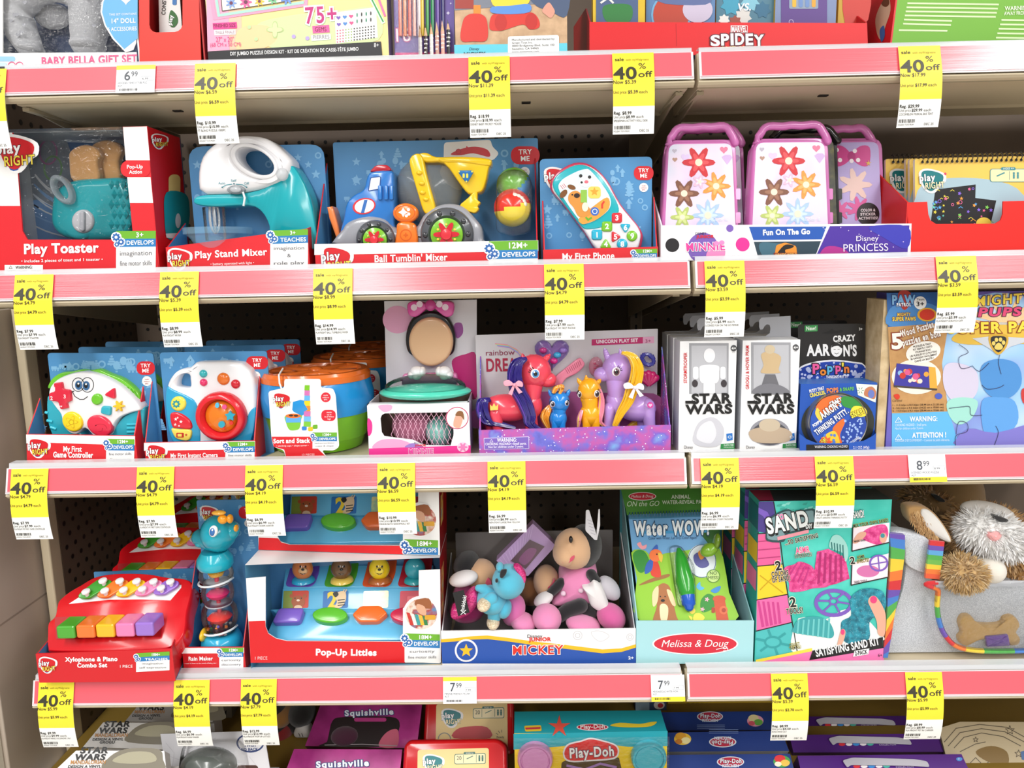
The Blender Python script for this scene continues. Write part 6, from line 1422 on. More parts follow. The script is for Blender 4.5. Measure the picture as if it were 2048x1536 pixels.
def art1(g, x0):   # a plain white jointed toy in place of the pictured figure
    x = x0+238
    for o in (crv([(x-60, 690), (x+70, 690), (x+84, 740), (x+66, 830), (x-58, 830), (x-76, 740)], 4), rr(x-44, 835, x+50, 918, 8), ell(x+5, 610, 46, 58), rr(x-128, 700, x-82, 800, 18), rr(x+92, 700, x+136, 800, 18)): g.face(o, 'e6e6ea', 4)
    for o in (ell(x-112, 836, 24, 30), ell(x+122, 836, 24, 30)): g.face(o, '3a3438', 4)
    g.face(crv([(x0+110, 1300), (x0+160, 1150), (x0+280, 1110), (x0+360, 1200), (x0+330, 1330), (x0+200, 1350)], 4), 'c8c8d0', 2); g.face(crv([(x0+140, 1280), (x0+170, 1180), (x0+260, 1140), (x0+300, 1240), (x0+250, 1320)], 4), 'dedee4', 3)
def art2(g, x0):
    x = x0+230
    g.face(crv([(x-70, 600), (x, 580), (x+90, 620), (x+70, 720), (x+80, 750), (x-70, 750), (x-50, 690)], 3), 'c8ae86', 4); g.face(ell(x, 560, 42, 36), 'c9b89a', 4); g.face([(x-38, 762), (x+44, 762), (x+74, 850), (x-66, 850)], '6a6a70', 3); g.face(crv([(x-130, 918), (x-100, 860), (x, 836), (x+110, 862), (x+150, 918)], 4), '77777e', 4)
    g.face(ell(x0+230, 1230, 160, 110), '8f8f98', 2); g.face(ell(x0+230, 1240, 146, 92), '4a4a52', 3); g.face(crv([(x0+60, 1230), (x0+150, 1190), (x0+320, 1190), (x0+410, 1240), (x0+360, 1310), (x0+120, 1310)], 4), 'b9a48c', 4); g.face(ell(x0+228, 1172, 86, 52), 'c4b49c', 4)
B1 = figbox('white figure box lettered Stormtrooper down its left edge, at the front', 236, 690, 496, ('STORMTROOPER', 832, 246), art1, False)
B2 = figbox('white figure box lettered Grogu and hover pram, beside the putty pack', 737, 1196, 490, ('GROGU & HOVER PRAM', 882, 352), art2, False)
for i, d in ((1, .047), (2, .094)):
    dup(B1.ob, (0, d, 0), ('white figure box just behind the Stormtrooper box', 'rearmost white figure box behind the Stormtrooper box')[i-1])
    dup(B2.ob, (0, d, 0), ('white figure box just behind the Grogu box', 'rearmost white figure box behind the Grogu box')[i-1])

# ---- putty
t = Thing('putty_pack', 'black and blue hanging pack with a round putty tin, New! label at its corner', 'toy pack', 'putty packs', (.36, .03, zd))
b = MB(); g = G(b, PY(.078, zd+.0004), 'C4'); g.slab(rnd([(1196, 358), (1740, 352), (1738, 1000), (1200, 1000)], 34)[:10]+[(1738, 1000), (1200, 1000)], .001, '201e1e')
g.face(crv([(1198, 720), (1300, 668), (1470, 645), (1640, 660), (1736, 690), (1736, 850), (1198, 850)], 3), 'f2f2f4', 1); g.face(crv([(1198, 735), (1300, 682), (1470, 658), (1640, 672), (1736, 702), (1736, 850), (1198, 850)], 3), 'bubble_blue', 2)
r = random.Random(3)
for i in range(46):
    x, y = r.uniform(1206, 1730), r.uniform(690, 835)
    if 1300 < x < 1630 and y < 800: continue
    g.face(ell(x, y, r.uniform(10, 19), n=14), 'b8c0e0', 3)
g.face(rnd([(1250, 368), (1356, 364), (1354, 414), (1250, 418)], 6), '3a9a50', 1); g.txt('New!', 1262, 406, 30, 'eaf6ea', 2, w=80, bold=.03); g.txt('3+', 1688, 406, 20, 'f2f2f2', 2, w=28, bold=.03)
g.face(crv([(1388, 430), (1440, 414), (1470, 396), (1500, 412), (1550, 402), (1550, 424), (1470, 434)], 3), '0a0a0a', 1)
g.txt('CRAZY', 1480, 500, 46, 'f4f4f4', 3, w=182, bold=.06, ang=-4); g.txt('AAR', 1264, 610, 84, 'f4f4f4', 3, w=190, bold=.06); g.txt("N'S", 1562, 612, 82, 'f4f4f4', 3, w=108, bold=.06)
g.face(ell(1506, 562, 46, 58), 'f4f4f4', 3); g.face(crv([(1464, 545), (1480, 512), (1512, 506), (1546, 530), (1548, 552), (1520, 532), (1484, 536)], 3), '1a1a1a', 4); g.line([(1490, 590), (1506, 598), (1524, 588)], 4, '1a1a1a', 4); g.line([(1484, 562), (1498, 562)], 4, '1a1a1a', 4); g.line([(1516, 560), (1530, 560)], 4, '1a1a1a', 4)
for s, x, y, h, cc in (('P', 1312, 754, 74, 'ef5a9a'), ('o', 1372, 766, 60, 'f08a28'), ('p', 1430, 740, 62, '58b8e0'), ('p', 1496, 736, 62, 'ef5a9a'), ("'", 1548, 740, 66, 'f4e04a'), ('n', 1566, 746, 62, 'f0803a')): g.txt(s, x, y, h, cc, 6, bold=.08, ol=('141414', .07))
g.txt('THINKING PUTTY.', 1420, 798, 26, 'f4f4f4', 6, w=180, bold=.03)
t.part('header_card', b, 'black header card')
b = MB(); P = PY(.03, zd+.0004); g = G(b, P, 'C4'); X0, X1 = g.p(1212, 1100).x, g.p(1828, 1100).x; zt = g.p(1520, 838).z
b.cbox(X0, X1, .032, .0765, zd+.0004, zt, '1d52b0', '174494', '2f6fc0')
g = G(b, PY(.0318, zd+.0004), 'C4')
g.face([(1664, 838), (1836, 848), (1822, 990), (1680, 930)], 'e2efe0', 2); g.face(crv([(1730, 930), (1740, 880), (1790, 860), (1826, 900), (1814, 960), (1770, 950)], 4), 'c07a58', 3); g.face(ell(1786, 920, 26, 34), '6a7ac0', 4)
for a in range(6): q = math.radians(a*60); g.line([(1700+12*math.cos(q), 892+12*math.sin(q)), (1700+26*math.cos(q), 892+26*math.sin(q))], 4, '2a6a3a', 3)
g.txt('PUTTY THAT', 1290, 912, 24, 'f4f4f6', 3, w=122, ang=-14, bold=.04); g.txt('CRACKLES,', 1294, 948, 28, 'f4e04a', 3, w=128, ang=-13, bold=.05); g.txt('POPS', 1428, 910, 34, 'f08a40', 3, w=94, ang=-4, bold=.05); g.txt('& SNAPS!', 1532, 898, 26, '6ac04a', 3, w=116, ang=-4, bold=.04)
g.face(crv([(1222, 1180), (1260, 1050), (1380, 960), (1520, 925), (1680, 950), (1780, 1040), (1812, 1160), (1760, 1300), (1600, 1350), (1400, 1350), (1270, 1290)], 4), '30332e', 1)
fl = MB(); g = G(fl, PY(.012, zd+.0004), 'C4'); g.slab([(1208, 1240), (1262, 1285), (1340, 1316), (1470, 1322), (1620, 1318), (1730, 1300), (1800, 1262), (1826, 1240), (1822, 1440), (1212, 1440)], .0012, '1d52b0')
g.face(rr(1262, 1330, 1606, 1420, 4), '141416', 2); g.txt('WARNING: CHOKING HAZARD', 1330, 1358, 20, 'eceaf0', 3, w=266); g.txt('2.1 OZ (60g)', 1640, 1362, 20, 'eceaf0', 3, w=130)
A_ = [g.p(1208, 1240), g.p(1212, 1440)]; fl.add([A_[0], A_[1], V((X0, .032, A_[1].z)), V((X0, .032, A_[0].z))], [(0, 1, 2, 3)], '174494'); B_2 = [g.p(1826, 1240), g.p(1822, 1440)]; fl.add([B_2[0], B_2[1], V((X1, .032, B_2[1].z)), V((X1, .032, B_2[0].z))], [(3, 2, 1, 0)], '174494'); t.part('front_flap', fl, 'blue front flap with warning')
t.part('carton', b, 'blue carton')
b = MB(); g = G(b, PT(1300+1530/4.042, 560+1130/4.042, .022, 6), 'C4'); u = g.u(1530, 1130); c = g.p(1518, 1162); ax = g.pl.N; c.z = max(c.z, zd+247*u+.001)
b.lathe(c-ax*.012, ax, [(243*u, -.012), (247*u, .004), (240*u, .006), (240*u, .012), (236*u, .014), (230*u, .013), (226*u, .0115), (0, .0115)], 'a4a29c/m', 48); tn = t.part('tin', b, 'round metal tin')
b = MB(); g = g.into(b); gl = G(b, Pl(c+ax*.0002, ax), 'C4'); gl.oy += 32/gl.k; gl.ox -= 6/gl.k; gl.face(ell(1524, 1128, 225, 225), '2450b0', 1)
gl.face(crv([(1345, 1000), (1400, 930), (1500, 900), (1560, 930), (1500, 1010), (1420, 1050), (1370, 1060)], 4), 'ee6a28', 2); gl.face(crv([(1560, 910), (1680, 930), (1730, 1010), (1640, 1010), (1560, 980)], 4), '2f8a3a', 2); gl.face(crv([(1650, 990), (1738, 1000), (1755, 1060), (1670, 1080), (1620, 1060)], 4), 'f4d83a', 3); gl.face(crv([(1340, 1050), (1360, 1000), (1400, 1080), (1380, 1110)], 3), 'f4c84a', 3)
gl.face(crv([(1480, 1170), (1560, 1090), (1580, 1120), (1540, 1220), (1560, 1290), (1530, 1330), (1520, 1230)], 4), 'ee6a28', 3); gl.face(crv([(1370, 1290), (1420, 1220), (1500, 1190), (1540, 1290), (1500, 1350), (1430, 1340)], 4), 'f0c030', 3)
gl.face(crv([(1570, 1160), (1640, 1080), (1740, 1090), (1744, 1200), (1660, 1320), (1570, 1340), (1556, 1240)], 4), '1c3f9a', 4)
for i in range(60):
    x, y = r.uniform(1560, 1735), r.uniform(1090, 1330)
    if math.hypot(x-1524, y-1128) < 214 and (x > 1580 or y > 1180): gl.face(ell(x, y, r.uniform(5, 11), n=10), '9ab4e8', 5)
for i in range(14): gl.face(ell(1450+r.uniform(-35, 60), 1250+r.uniform(-40, 60), r.uniform(7, 12), n=10), '4a7ad0', 5)
gl.txt('CRAZY', 1462, 985, 30, 'f4f4f4', 7, w=104, ang=-27, bold=.05, ol=('141414', .05)); gl.txt("AARON'S", 1396, 1090, 56, 'f4f4f4', 7, w=190, ang=-34, bold=.05, ol=('141414', .05)); gl.txt('THINKING PUTTY.', 1352, 1224, 44, 'f4f4f4', 7, w=318, ang=-36, bold=.04, ol=('1a3a8a', .06)); gl.txt('SNAP!', 1634, 1084, 42, 'f4e04a', 7, w=110, ang=-22, bold=.06, ol=('141414', .05)); gl.txt("POPP'N", 1326, 1158, 24, 'f4f4f4', 7, w=80, ang=-32, bold=.04)
gl.face(star(1424, 1282, 58, 36, 9), 'e8582c', 6); gl.txt('POP!', 1400, 1312, 36, 'f4e04a', 8, w=60, ang=-50, bold=.05, ol=('141414', .04)); gl.txt('2.1 OZ (60g)', 1610, 1310, 20, 'e8ecf8', 7, w=110, ang=-38, bold=.02)
o = t.part('tin_label', b, None, tn)
dup(t.ob, (0, .06, .0), 'putty pack half hidden behind the front one, near the Grogu box')

# ---- wooden puzzle box
t = Thing('wood_puzzle_box', 'large puzzle box with wooden edge, brown panel and a purple puzzle picture', 'puzzle box', None, (.55, .03, zd))
P = PY(.032, zd+.0004); g0 = G(None, P, 'C5'); Xa = g0.p(664, 720).x; Xb = g0.p(712, 720).x; Zt = -.0595; XE = g0.p(1985, 800).x
b = MB(); b.box((Xa, .034, zd+.0006), (Xa+.012, .085, Zt-.004), 'wood_edge'); t.part('wooden_side', b, 'pale wooden side')
b = MB(); b.cbox(Xa+.013, XE, .032, .085, zd+.0004, Zt+.004, '6a62b8', '5a52a8'); g = G(b, P, 'C5')
g.face([(706, 168), (1120, 160), (1120, 440), (716, 416)], '2a62a8', 1); g.face(crv([(720, 300), (800, 250), (1000, 240), (1100, 300), (1100, 420), (730, 412)], 4), '4a86c4', 2)
g.face([(716, 418), (1160, 384), (1110, 690), (1134, 860), (1160, 1040), (744, 1050)], 'kraft', 2)
g.face([(744, 1048), (1160, 1034), (1240, 1300), (742, 1310)], '62b4e8', 3)
g.face([(1125, 160), (2050, 150), (2050, 1310), (1240, 1310), (1150, 1040), (1112, 690)], 'puzzle_sky', 1)
g.face([(1125, 160), (2050, 150), (2050, 190), (1500, 165), (1300, 200), (1140, 420)], '5a4a9c', 2); g.face(crv([(1180, 500), (1330, 420), (1600, 400), (2050, 420), (2050, 560), (1700, 540), (1300, 545)], 4), 'e0b848', 3)
g.face([(1300, 330), (1700, 300), (2050, 330), (2050, 400), (1500, 380)], 'f0c8a0', 3)
for i in range(9): a = math.radians(-170+i*20); g.face([(1570, 400), (1570+330*math.cos(a-.06), 400+230*math.sin(a-.06)), (1570+330*math.cos(a+.06), 400+230*math.sin(a+.06))], 'f2c890', 3)
g.txt('PAW', 745, 250, 62, '7fb4e0', 5, w=170, bold=.06, ol=('1a3a7a', .05)); g.face(crv([(790, 170), (830, 146), (880, 168), (880, 240), (836, 294), (796, 240)], 3), 'b03428', 3); g.txt('PATROL', 776, 266, 24, 'f2f4f8', 7, w=105, bold=.06, ol=('1a3a7a', .06))
g.face(ell(950, 240, 46, 48), 'f4f4f2', 4); g.txt('Years', 922, 224, 18, '1a1a1a', 5, w=58); g.txt('3+', 922, 264, 32, '1a1a1a', 5, w=56, bold=.02); g.face(ell(1000, 326, 72, 50), 'e0a830', 4); g.face(ell(1000, 326, 56, 40), 'd03a28', 5)
g.txt('MIGHTY', 782, 338, 24, 'f0c040', 6, w=96, bold=.06, ol=('6a2a10', .05)); g.txt('SUPER PAWS', 746, 372, 26, 'f4d050', 6, w=170, bold=.06, ol=('6a2a10', .05))
g.txt('5', 742, 575, 105, 'f2efe8', 6, w=80, bold=.07, ol=('8a3a20', .05), ang=-4); g.txt('Wood Puzzles', 812, 490, 46, 'f2efe8', 6, w=250, bold=.05, ol=('8a3a20', .05), ang=-17); g.txt('puzzles en bois', 822, 556, 46, 'f2efe8', 6, w=290, bold=.05, ol=('8a3a20', .05), ang=-15)
g.face(ell(972, 600, 128, 78, ang=-12), 'eeeae2', 5)
for i, s in enumerate(('PUZZLES & TRAY', 'FIT NEATLY INTO', 'STORAGE BOX!', 'LES PUZZLES ET LE PLATEAU', 'SE RANGENT FACILEMENT', 'DANS LA BOITE !')): g.txt(s, 965+i*3, 556+i*21, 13, '2a1a10', 6, w=min(200, 9.4*len(s)), c=True, ang=-11, bold=.02)
g.face(ell(922, 780, 180, 128), 'efe6d6', 4); g.face([(778, 682), (1060, 712), (1074, 866), (756, 842)], '3f3a9a', 5); g.face([(1010, 706), (1060, 712), (1074, 866), (1018, 862)], 'e0a840', 6); g.face([(756, 842), (1074, 866), (1072, 880), (756, 856)], '4a4038', 5)
for i in range(14): x, y = r.uniform(790, 1000), r.uniform(720, 820); g.face(ell(x, y, r.uniform(12, 24), n=12), r.choice(('8ab4e0', 'd85a8a', '6ac04a', 'e8d8c8', 'e8a040', 'c83a30')), 6)
g.face(crv([(756, 915), (785, 905), (800, 920), (795, 940), (775, 945)], 3), 'd03a24', 5); g.txt('Cardinal', 746, 962, 14, '2a1a10', 5, w=72, ital=.2); g.face(ell(1084, 922, 27, 22), '4a5ab8', 5)
for i in range(3): g.txt(('1 - 11.2 in/po x 8.4 in/po (28.44 cm x 21.33 cm)', '2 - 5.6 in/po x 4.2 in/po (14.22 cm x 10.66 cm)', '2 - 11.2 in/po x 4.2 in/po (28.44 cm x 10.66 cm)')[i], 748, 994+i*21, 12, '3a2410', 5, w=372, bold=.02)
g.txt('WARNING:', 872, 1106, 34, 'f4f8fa', 6, w=202, bold=.03); g.txt('CHOKING HAZARD – Small parts.', 766, 1142, 18, 'e4f0f8', 6, w=230); g.txt('Not for children under 3 years.', 766, 1166, 16, 'e4f0f8', 6, w=206); g.txt('ATTENTION !', 890, 1226, 36, 'f4f8fa', 6, w=248, bold=.03); g.txt("DANGER D'ÉTOUFFEMENT – Contient de petits éléments.", 768, 1256, 17, 'e4f0f8', 6, w=396)
for y in (1114, 1240): g.line([(766, y), (790, y-38), (814, y-4)], 4, 'e8f2fa', 6, True); g.txt('!', 787, y-8, 18, 'e8f2fa', 6)
g.txt('MIGHTY', 1352, 262, 66, 'f0d040', 7, w=420, bold=.06, ol=('3a1a4a', .05), ital=.1, ang=-4); g.txt('PUPS', 1370, 338, 58, 'e04a78', 7, w=320, bold=.07, ol=('3a1a3a', .05), ital=.15); g.txt('SUPER PAWS', 1150, 462, 72, 'f4d848', 7, w=800, bold=.06, ol=('8a2a18', .05))
g.face([(1330, 500), (1500, 480), (1600, 490), (1800, 500), (1610, 560), (1520, 620), (1450, 570)], 'c8ccd4', 5); g.face(crv([(1450, 480), (1520, 468), (1590, 482), (1580, 560), (1520, 620), (1462, 560)], 3), 'd0a438', 6); g.face(crv([(1466, 492), (1520, 482), (1576, 494), (1566, 552), (1520, 602), (1474, 552)], 3), '2a2a30', 7)
g.face(crv([(1490, 560), (1520, 530), (1550, 556), (1540, 580), (1500, 580)], 4), 'e0c868', 8)
for x, y in ((1484, 535), (1504, 510), (1534, 508), (1556, 530)): g.face(ell(x, y, 13, 16), 'e0c868', 8)
# plain colour fields where the printed figures were
g.face(crv([(1130, 700), (1230, 680), (1360, 740), (1370, 880), (1300, 960), (1180, 950), (1120, 840)], 4), 'cfc8de', 4); g.face(crv([(1150, 960), (1260, 930), (1370, 960), (1330, 1080), (1230, 1130), (1160, 1060)], 4), '9fd8cc', 4); g.face(crv([(1400, 700), (1520, 650), (1660, 690), (1690, 830), (1610, 930), (1480, 930), (1400, 840)], 4), '4f8fd0', 4); g.face(crv([(1400, 960), (1520, 930), (1640, 960), (1660, 1120), (1520, 1240), (1420, 1200)], 4), '5f9fe0', 4); g.face(crv([(1690, 880), (1760, 860), (1900, 900), (1900, 1000), (1720, 990)], 4), 'c83a38', 4)
g.face(crv([(1240, 1310), (1300, 1160), (1500, 1190), (1800, 1120), (2050, 1180), (2050, 1310)], 3), '7f78c8', 4)
for L in ([(1234, 545), (1300, 600), (1232, 640), (1250, 720), (1330, 700)], [(1330, 700), (1380, 740), (1450, 680)], [(1160, 1010), (1250, 1000), (1310, 1000), (1320, 1060), (1400, 1060)], [(1530, 620), (1520, 680), (1540, 760)], [(1210, 1200), (1230, 1110), (1290, 1120), (1290, 1180), (1210, 1210), (1210, 1300)], [(1400, 840), (1440, 870), (1520, 860), (1560, 840)], [(1500, 1140), (1520, 1190), (1490, 1280)]): g.line([q for q in crv(L+L[::-1][1:-1], 4)][:len(L)*4-3], 4, '3a3a5a', 7)
t.part('carton', b)

# ============================================================ fourth row
zd = ZD[3]; ROWZ[0] = zd+.0005
# ---- xylophone
zx = zd+.0058; ROWZ[0] = zx
t = Thing('xylophone_tray', 'red tray holding a toy xylophone and piano, at the front of its row', 'display tray', 'xylophone trays', (-.58, -.01, zx))
gf, gb, pan, card = tray(t, zx, -.012, .155, 'D1', ((228, 1306), (1100, 1272)), ((600, 782), (1252, 758)), 830, 880, 'd01a24', 'c01620', rb=4)
b = MB(); g = gf.into(b); logo(g, 250, 1322, 115, 3); g.txt('Xylophone & Piano', 418, 1352, 26, 'ffffff', 3, w=336, bold=.04); g.txt('Combo Set', 496, 1390, 26, 'ffffff', 3, w=192, bold=.04); g.txt('1 PIECE', 770, 1392, 18, 'ffffff', 3, w=80)
badge(g, 872, 1086, 1300, 1326, 1354, 1420, '18M+', 'TEACHES', ['imagination', 'self expression'], dy=-12); over(pan, b, t)
b = MB(); g = gb.into(b); icons(g, 610, 775, 1240, 900, 22, 30, 41); over(card, b, t)
k = Thing('toy_xylophone', 'red toy xylophone with five colour bars and five piano keys, at the front', 'toy xylophone', 'toy xylophones', (-.58, .06, zx+.002))
P = PT(640/3.2, 900+1285/3.2, .0, 48, zx+.002)
b = MB(); g = G(b, P, 'D1')
body = crv([(300, 1268), (298, 1180), (304, 1108), (345, 1066), (358, 1010), (374, 962), (440, 905), (520, 858), (600, 812), (700, 790), (830, 784), (960, 790), (1060, 808), (1180, 820), (1228, 850), (1228, 920), (1200, 1030), (1190, 1130), (1168, 1200), (1100, 1262), (980, 1288), (640, 1296), (340, 1292)], 4)
g.pil(body, .03, .012, 'd81420/p')
g.off(-.018).pil(crv([(305, 1330), (305, 1230), (380, 1000), (620, 840), (1000, 820), (1215, 880), (1190, 1150), (1120, 1310), (980, 1340), (400, 1345)], 3), .02, .006, 'c0121c/p')
k.part('body', b, 'red plastic body')
b = MB(); g = G(b, P.off(.001), 'D1'); g.pil([(440, 985), (560, 905), (640, 868), (1160, 862), (1160, 880), (1090, 962), (900, 956), (700, 958)], .006, .001, 'eeeaec/p'); g.off(-.0005).face([(350, 1070), (1045, 1050), (1030, 1195), (360, 1212)], 'b01018', 1); k.part('sound_plate', b, 'white plate')
for i, cc in enumerate(('3da02c', 'f07a28', 'f2c020', 'ef8ab8', '9a70d0')):
    b = MB(); g = G(b, P.off(.0085), 'D1'); x = 548+i*120; y = 930-i*6
    x2, y2 = 672+i*108, 850+i*1.5
    g.pil(crv([(x-48, y+8), (x-30, y-22), (x2-52, y2-18), (x2-10, y2-26), (x2+36, y2-16), (x2+30, y2+14), (x+52, y-2), (x+20, y+16), (x-24, y+18)], 3), .004, .0012, cc+'/p'); br = k.part('bar', b)
    for q in ((x+4, y-18), (x2-12, y2-8)):
        b = MB(); g2 = G(b, P.off(.013), 'D1'); u = g2.u(*q); b.lathe(g2.p(*q), V((0, -.35, .93)), [(13*u, -.008), (13*u, 0), (26*u, .001), (25*u, .003), (16*u, .004), (0, .0042)], 'f0eef0/p', 16); k.part('peg', b, None, br)
for i, cc in enumerate(('4aa52e', 'f0762a', 'f4b820', 'ee7fb2', '9a72cc')):
    b = MB(); g = G(b, PY(-.004), 'D1'); x = 364+i*126; yb_ = 1212-i*4; yt = 1132-i*6
    A = [g.p(x, yb_), g.p(x+118, yb_-4), g.p(x+118, yt-2), g.p(x, yt)]
    b.box((A[0].x, A[0].y, min(p.z for p in A)), (A[1].x, A[0].y+.034, max(A[2].z, A[3].z)), cc+'/p', .003); k.part('key', b)
for i, d in ((1, .17), (2, .33)):
    dup(t.ob, (.004*i, d, 0), ('xylophone tray standing behind the front one', 'xylophone tray deepest in its row')[i-1]); dup(k.ob, (.004*i, d, .012*i), ('toy xylophone in the tray behind the front one', 'toy xylophone deepest in its row')[i-1])
ROWZ[0] = zd+.0005

# ---- rain maker
t = Thing('rain_maker_tray', 'narrow red tray with blue card holding a teal rain maker, at the front', 'display tray', 'rain maker trays', (-.38, .02, zd))
gf, gb, pan, card = tray(t, zd, .025, .092, 'D1', ((1164, 1264), (1562, 1262)), ((1258, 322), (1650, 316)), 706, 700, 'd01a24', 'c8121e', rb=12)
b = MB(); g = gf.into(b); g.face([(1164, 1266), (1562, 1264), (1562, 1300), (1164, 1302)], WH, 1); g.txt('Rain Maker', 1208, 1346, 24, 'ffffff', 3, w=156, bold=.04); badge(g, 1404, 1558, 1266, 1294, 1325, 1400, '12M+', 'DEVELOPS', ['curiosity', 'discovery'], dy=-2); g.txt('• watch & listen to the sound of falling rain •', 1180, 1368, 7, 'ffffff', 3, w=210); over(pan, b, t)
b = MB(); g = gb.into(b); icons(g, 1265, 330, 1640, 680, 24, 28, 51); icons(g, 1265, 680, 1320, 1240, 8, 24, 52); logo(g, 1280, 355, 115, 2); tryme(g, 1528, 1652, 360, 78); made(g, 1588, 468, 24); over(card, b, t)
k = Thing('toy_rain_maker', 'teal toy rain maker with an elephant-like head and clear bead column, at the front', 'toy rain maker', 'toy rain makers', (-.37, .05, zd+.002))
PR = PY(.06); g0 = G(None, PR, 'D1'); x0 = 1424; c = g0.p(x0, 1250); c.z = zd+.0018; u = g0.u(x0, 950); zz = lambda y: g0.p(x0, y).z-g0.p(x0, 1255).z
def lv(spec, prof, name, label=None, seg=28, parent=None):
    b = MB(); b.lathe(c, (0, 0, 1), [(r*u, zz(y)) for y, r in prof], spec, seg); return k.part(name, b, label, parent)
lv('2aa8d0/p', [(1252, 70), (1246, 105), (1210, 128), (1160, 130), (1120, 122), (1096, 108), (1090, 90)], 'base', 'blue rounded base')
b = MB(); g = G(b, PR, 'D1'); g.off(.012).ball(1306, 1180, 20, 40, .014, 'e8c02c/p'); k.part('side_button', b, 'yellow button')
for y0, y1, R in ((1092, 1050, 92), (1058, 905, 112), (905, 768, 100), (768, 672, 106)):
    m = (y0+y1)/2; lv('clear', [(y0, R*.78), (y0*.8+y1*.2, R*.94), (m, R), (y0*.2+y1*.8, R*.94), (y1, R*.78)], 'clear_bulb')
for y in (905, 768): lv('dfe6ea/t', [(y+6, 80), (y, 84), (y-6, 80)], 'joint')
R = random.Random(6)
b = MB()
for i in range(46):
    a, r = R.uniform(0, 6.28), R.uniform(20, 92); b.ball(c+V((math.cos(a)*r*u, math.sin(a)*r*u, zz(R.uniform(1098, 1030)))), 11*u, 11*u, 11*u, R.choice(('e8c84a', 'd83a3a', '3aa85a', 'f08a28', '6a5ac0', 'e8e0d8'))+'/p', None, 6, 8)
o = k.part('beads', b); o['kind'] = 'stuff'
b = MB(); b.lathe(c, (0, 0, 1), [(14*u, zz(1090)), (14*u, zz(680))], 'd02040/p', 10)
for y, r, cc in ((990, 78, 'e0302a'), (1000, 60, 'e0302a'), (840, 72, 'e0206a'), (850, 50, 'e0306a'), (705, 52, 'f2b01c'), (690, 30, 'f2b01c')):
    b.lathe(c, (0, 0, 1), [(0, zz(y+24)), (r*.8*u, zz(y+20)), (r*u, zz(y)), (r*.7*u, zz(y-20)), (0, zz(y-30))], cc+'/p', 12)
k.part('spinner', b, 'red and pink spinning cups')
for y in (752, 1058):
    b = MB(); b.tube([c+V((math.cos(a)*108*u, -abs(math.sin(a))*112*u, zz(y)+.003*math.cos(a))) for a in [-.3+PI*1.2*i/14 for i in range(15)]], .0016, 'e4e8ea/p', 6); k.part('cable_tie', b)

b = MB(); g = G(b, PR, 'D1')
g.ball(1400, 530, 112, 118, .03, '1fa6bc/p'); b.tube([g.p(1400, 560), g.p(1320, 565), g.p(1285, 560)], [.022, .017, .013], '1fa6bc/p', 14); g.ball(1290, 590, 36, 28, .014, '22b0c4/p'); b.lathe(c, (0, 0, 1), [(100*u, zz(672)), (112*u, zz(650)), (108*u, zz(610)), (80*u, zz(570))], '22b0c4/p', 26); g.ball(1480, 520, 50, 66, .016, '22b0c4/p', 20); hd = k.part('head', b, 'teal animal head')
b = MB(); g = G(b, PR.off(.026), 'D1'); g.ball(1425, 444, 32, 30, .006, 'f0a020/p'); g.ball(1400, 402, 46, 16, .006, 'f0b040/p'); g.ball(1472, 440, 20, 30, .006, 'f0a020/p'); g.ball(1512, 500, 14, 22, .006, 'f0a020/p'); k.part('crest', b, 'orange crest', hd)
b = MB(); g = G(b, PR.off(.031), 'D1'); g.ball(1366, 520, 28, 40, .003, 'f4f4f4/p', 15); g.off(.0015).ball(1360, 524, 18, 28, .003, '2f6fb8/p', 15); g.off(.003).ball(1360, 512, 6, 8, .002, 'ffffff/p'); k.part('eye', b, None, hd)
dup(t.ob, (.012, .1, 0), 'rain maker tray behind the front one'); dup(k.ob, (.012, .1, 0), 'toy rain maker behind the front one')

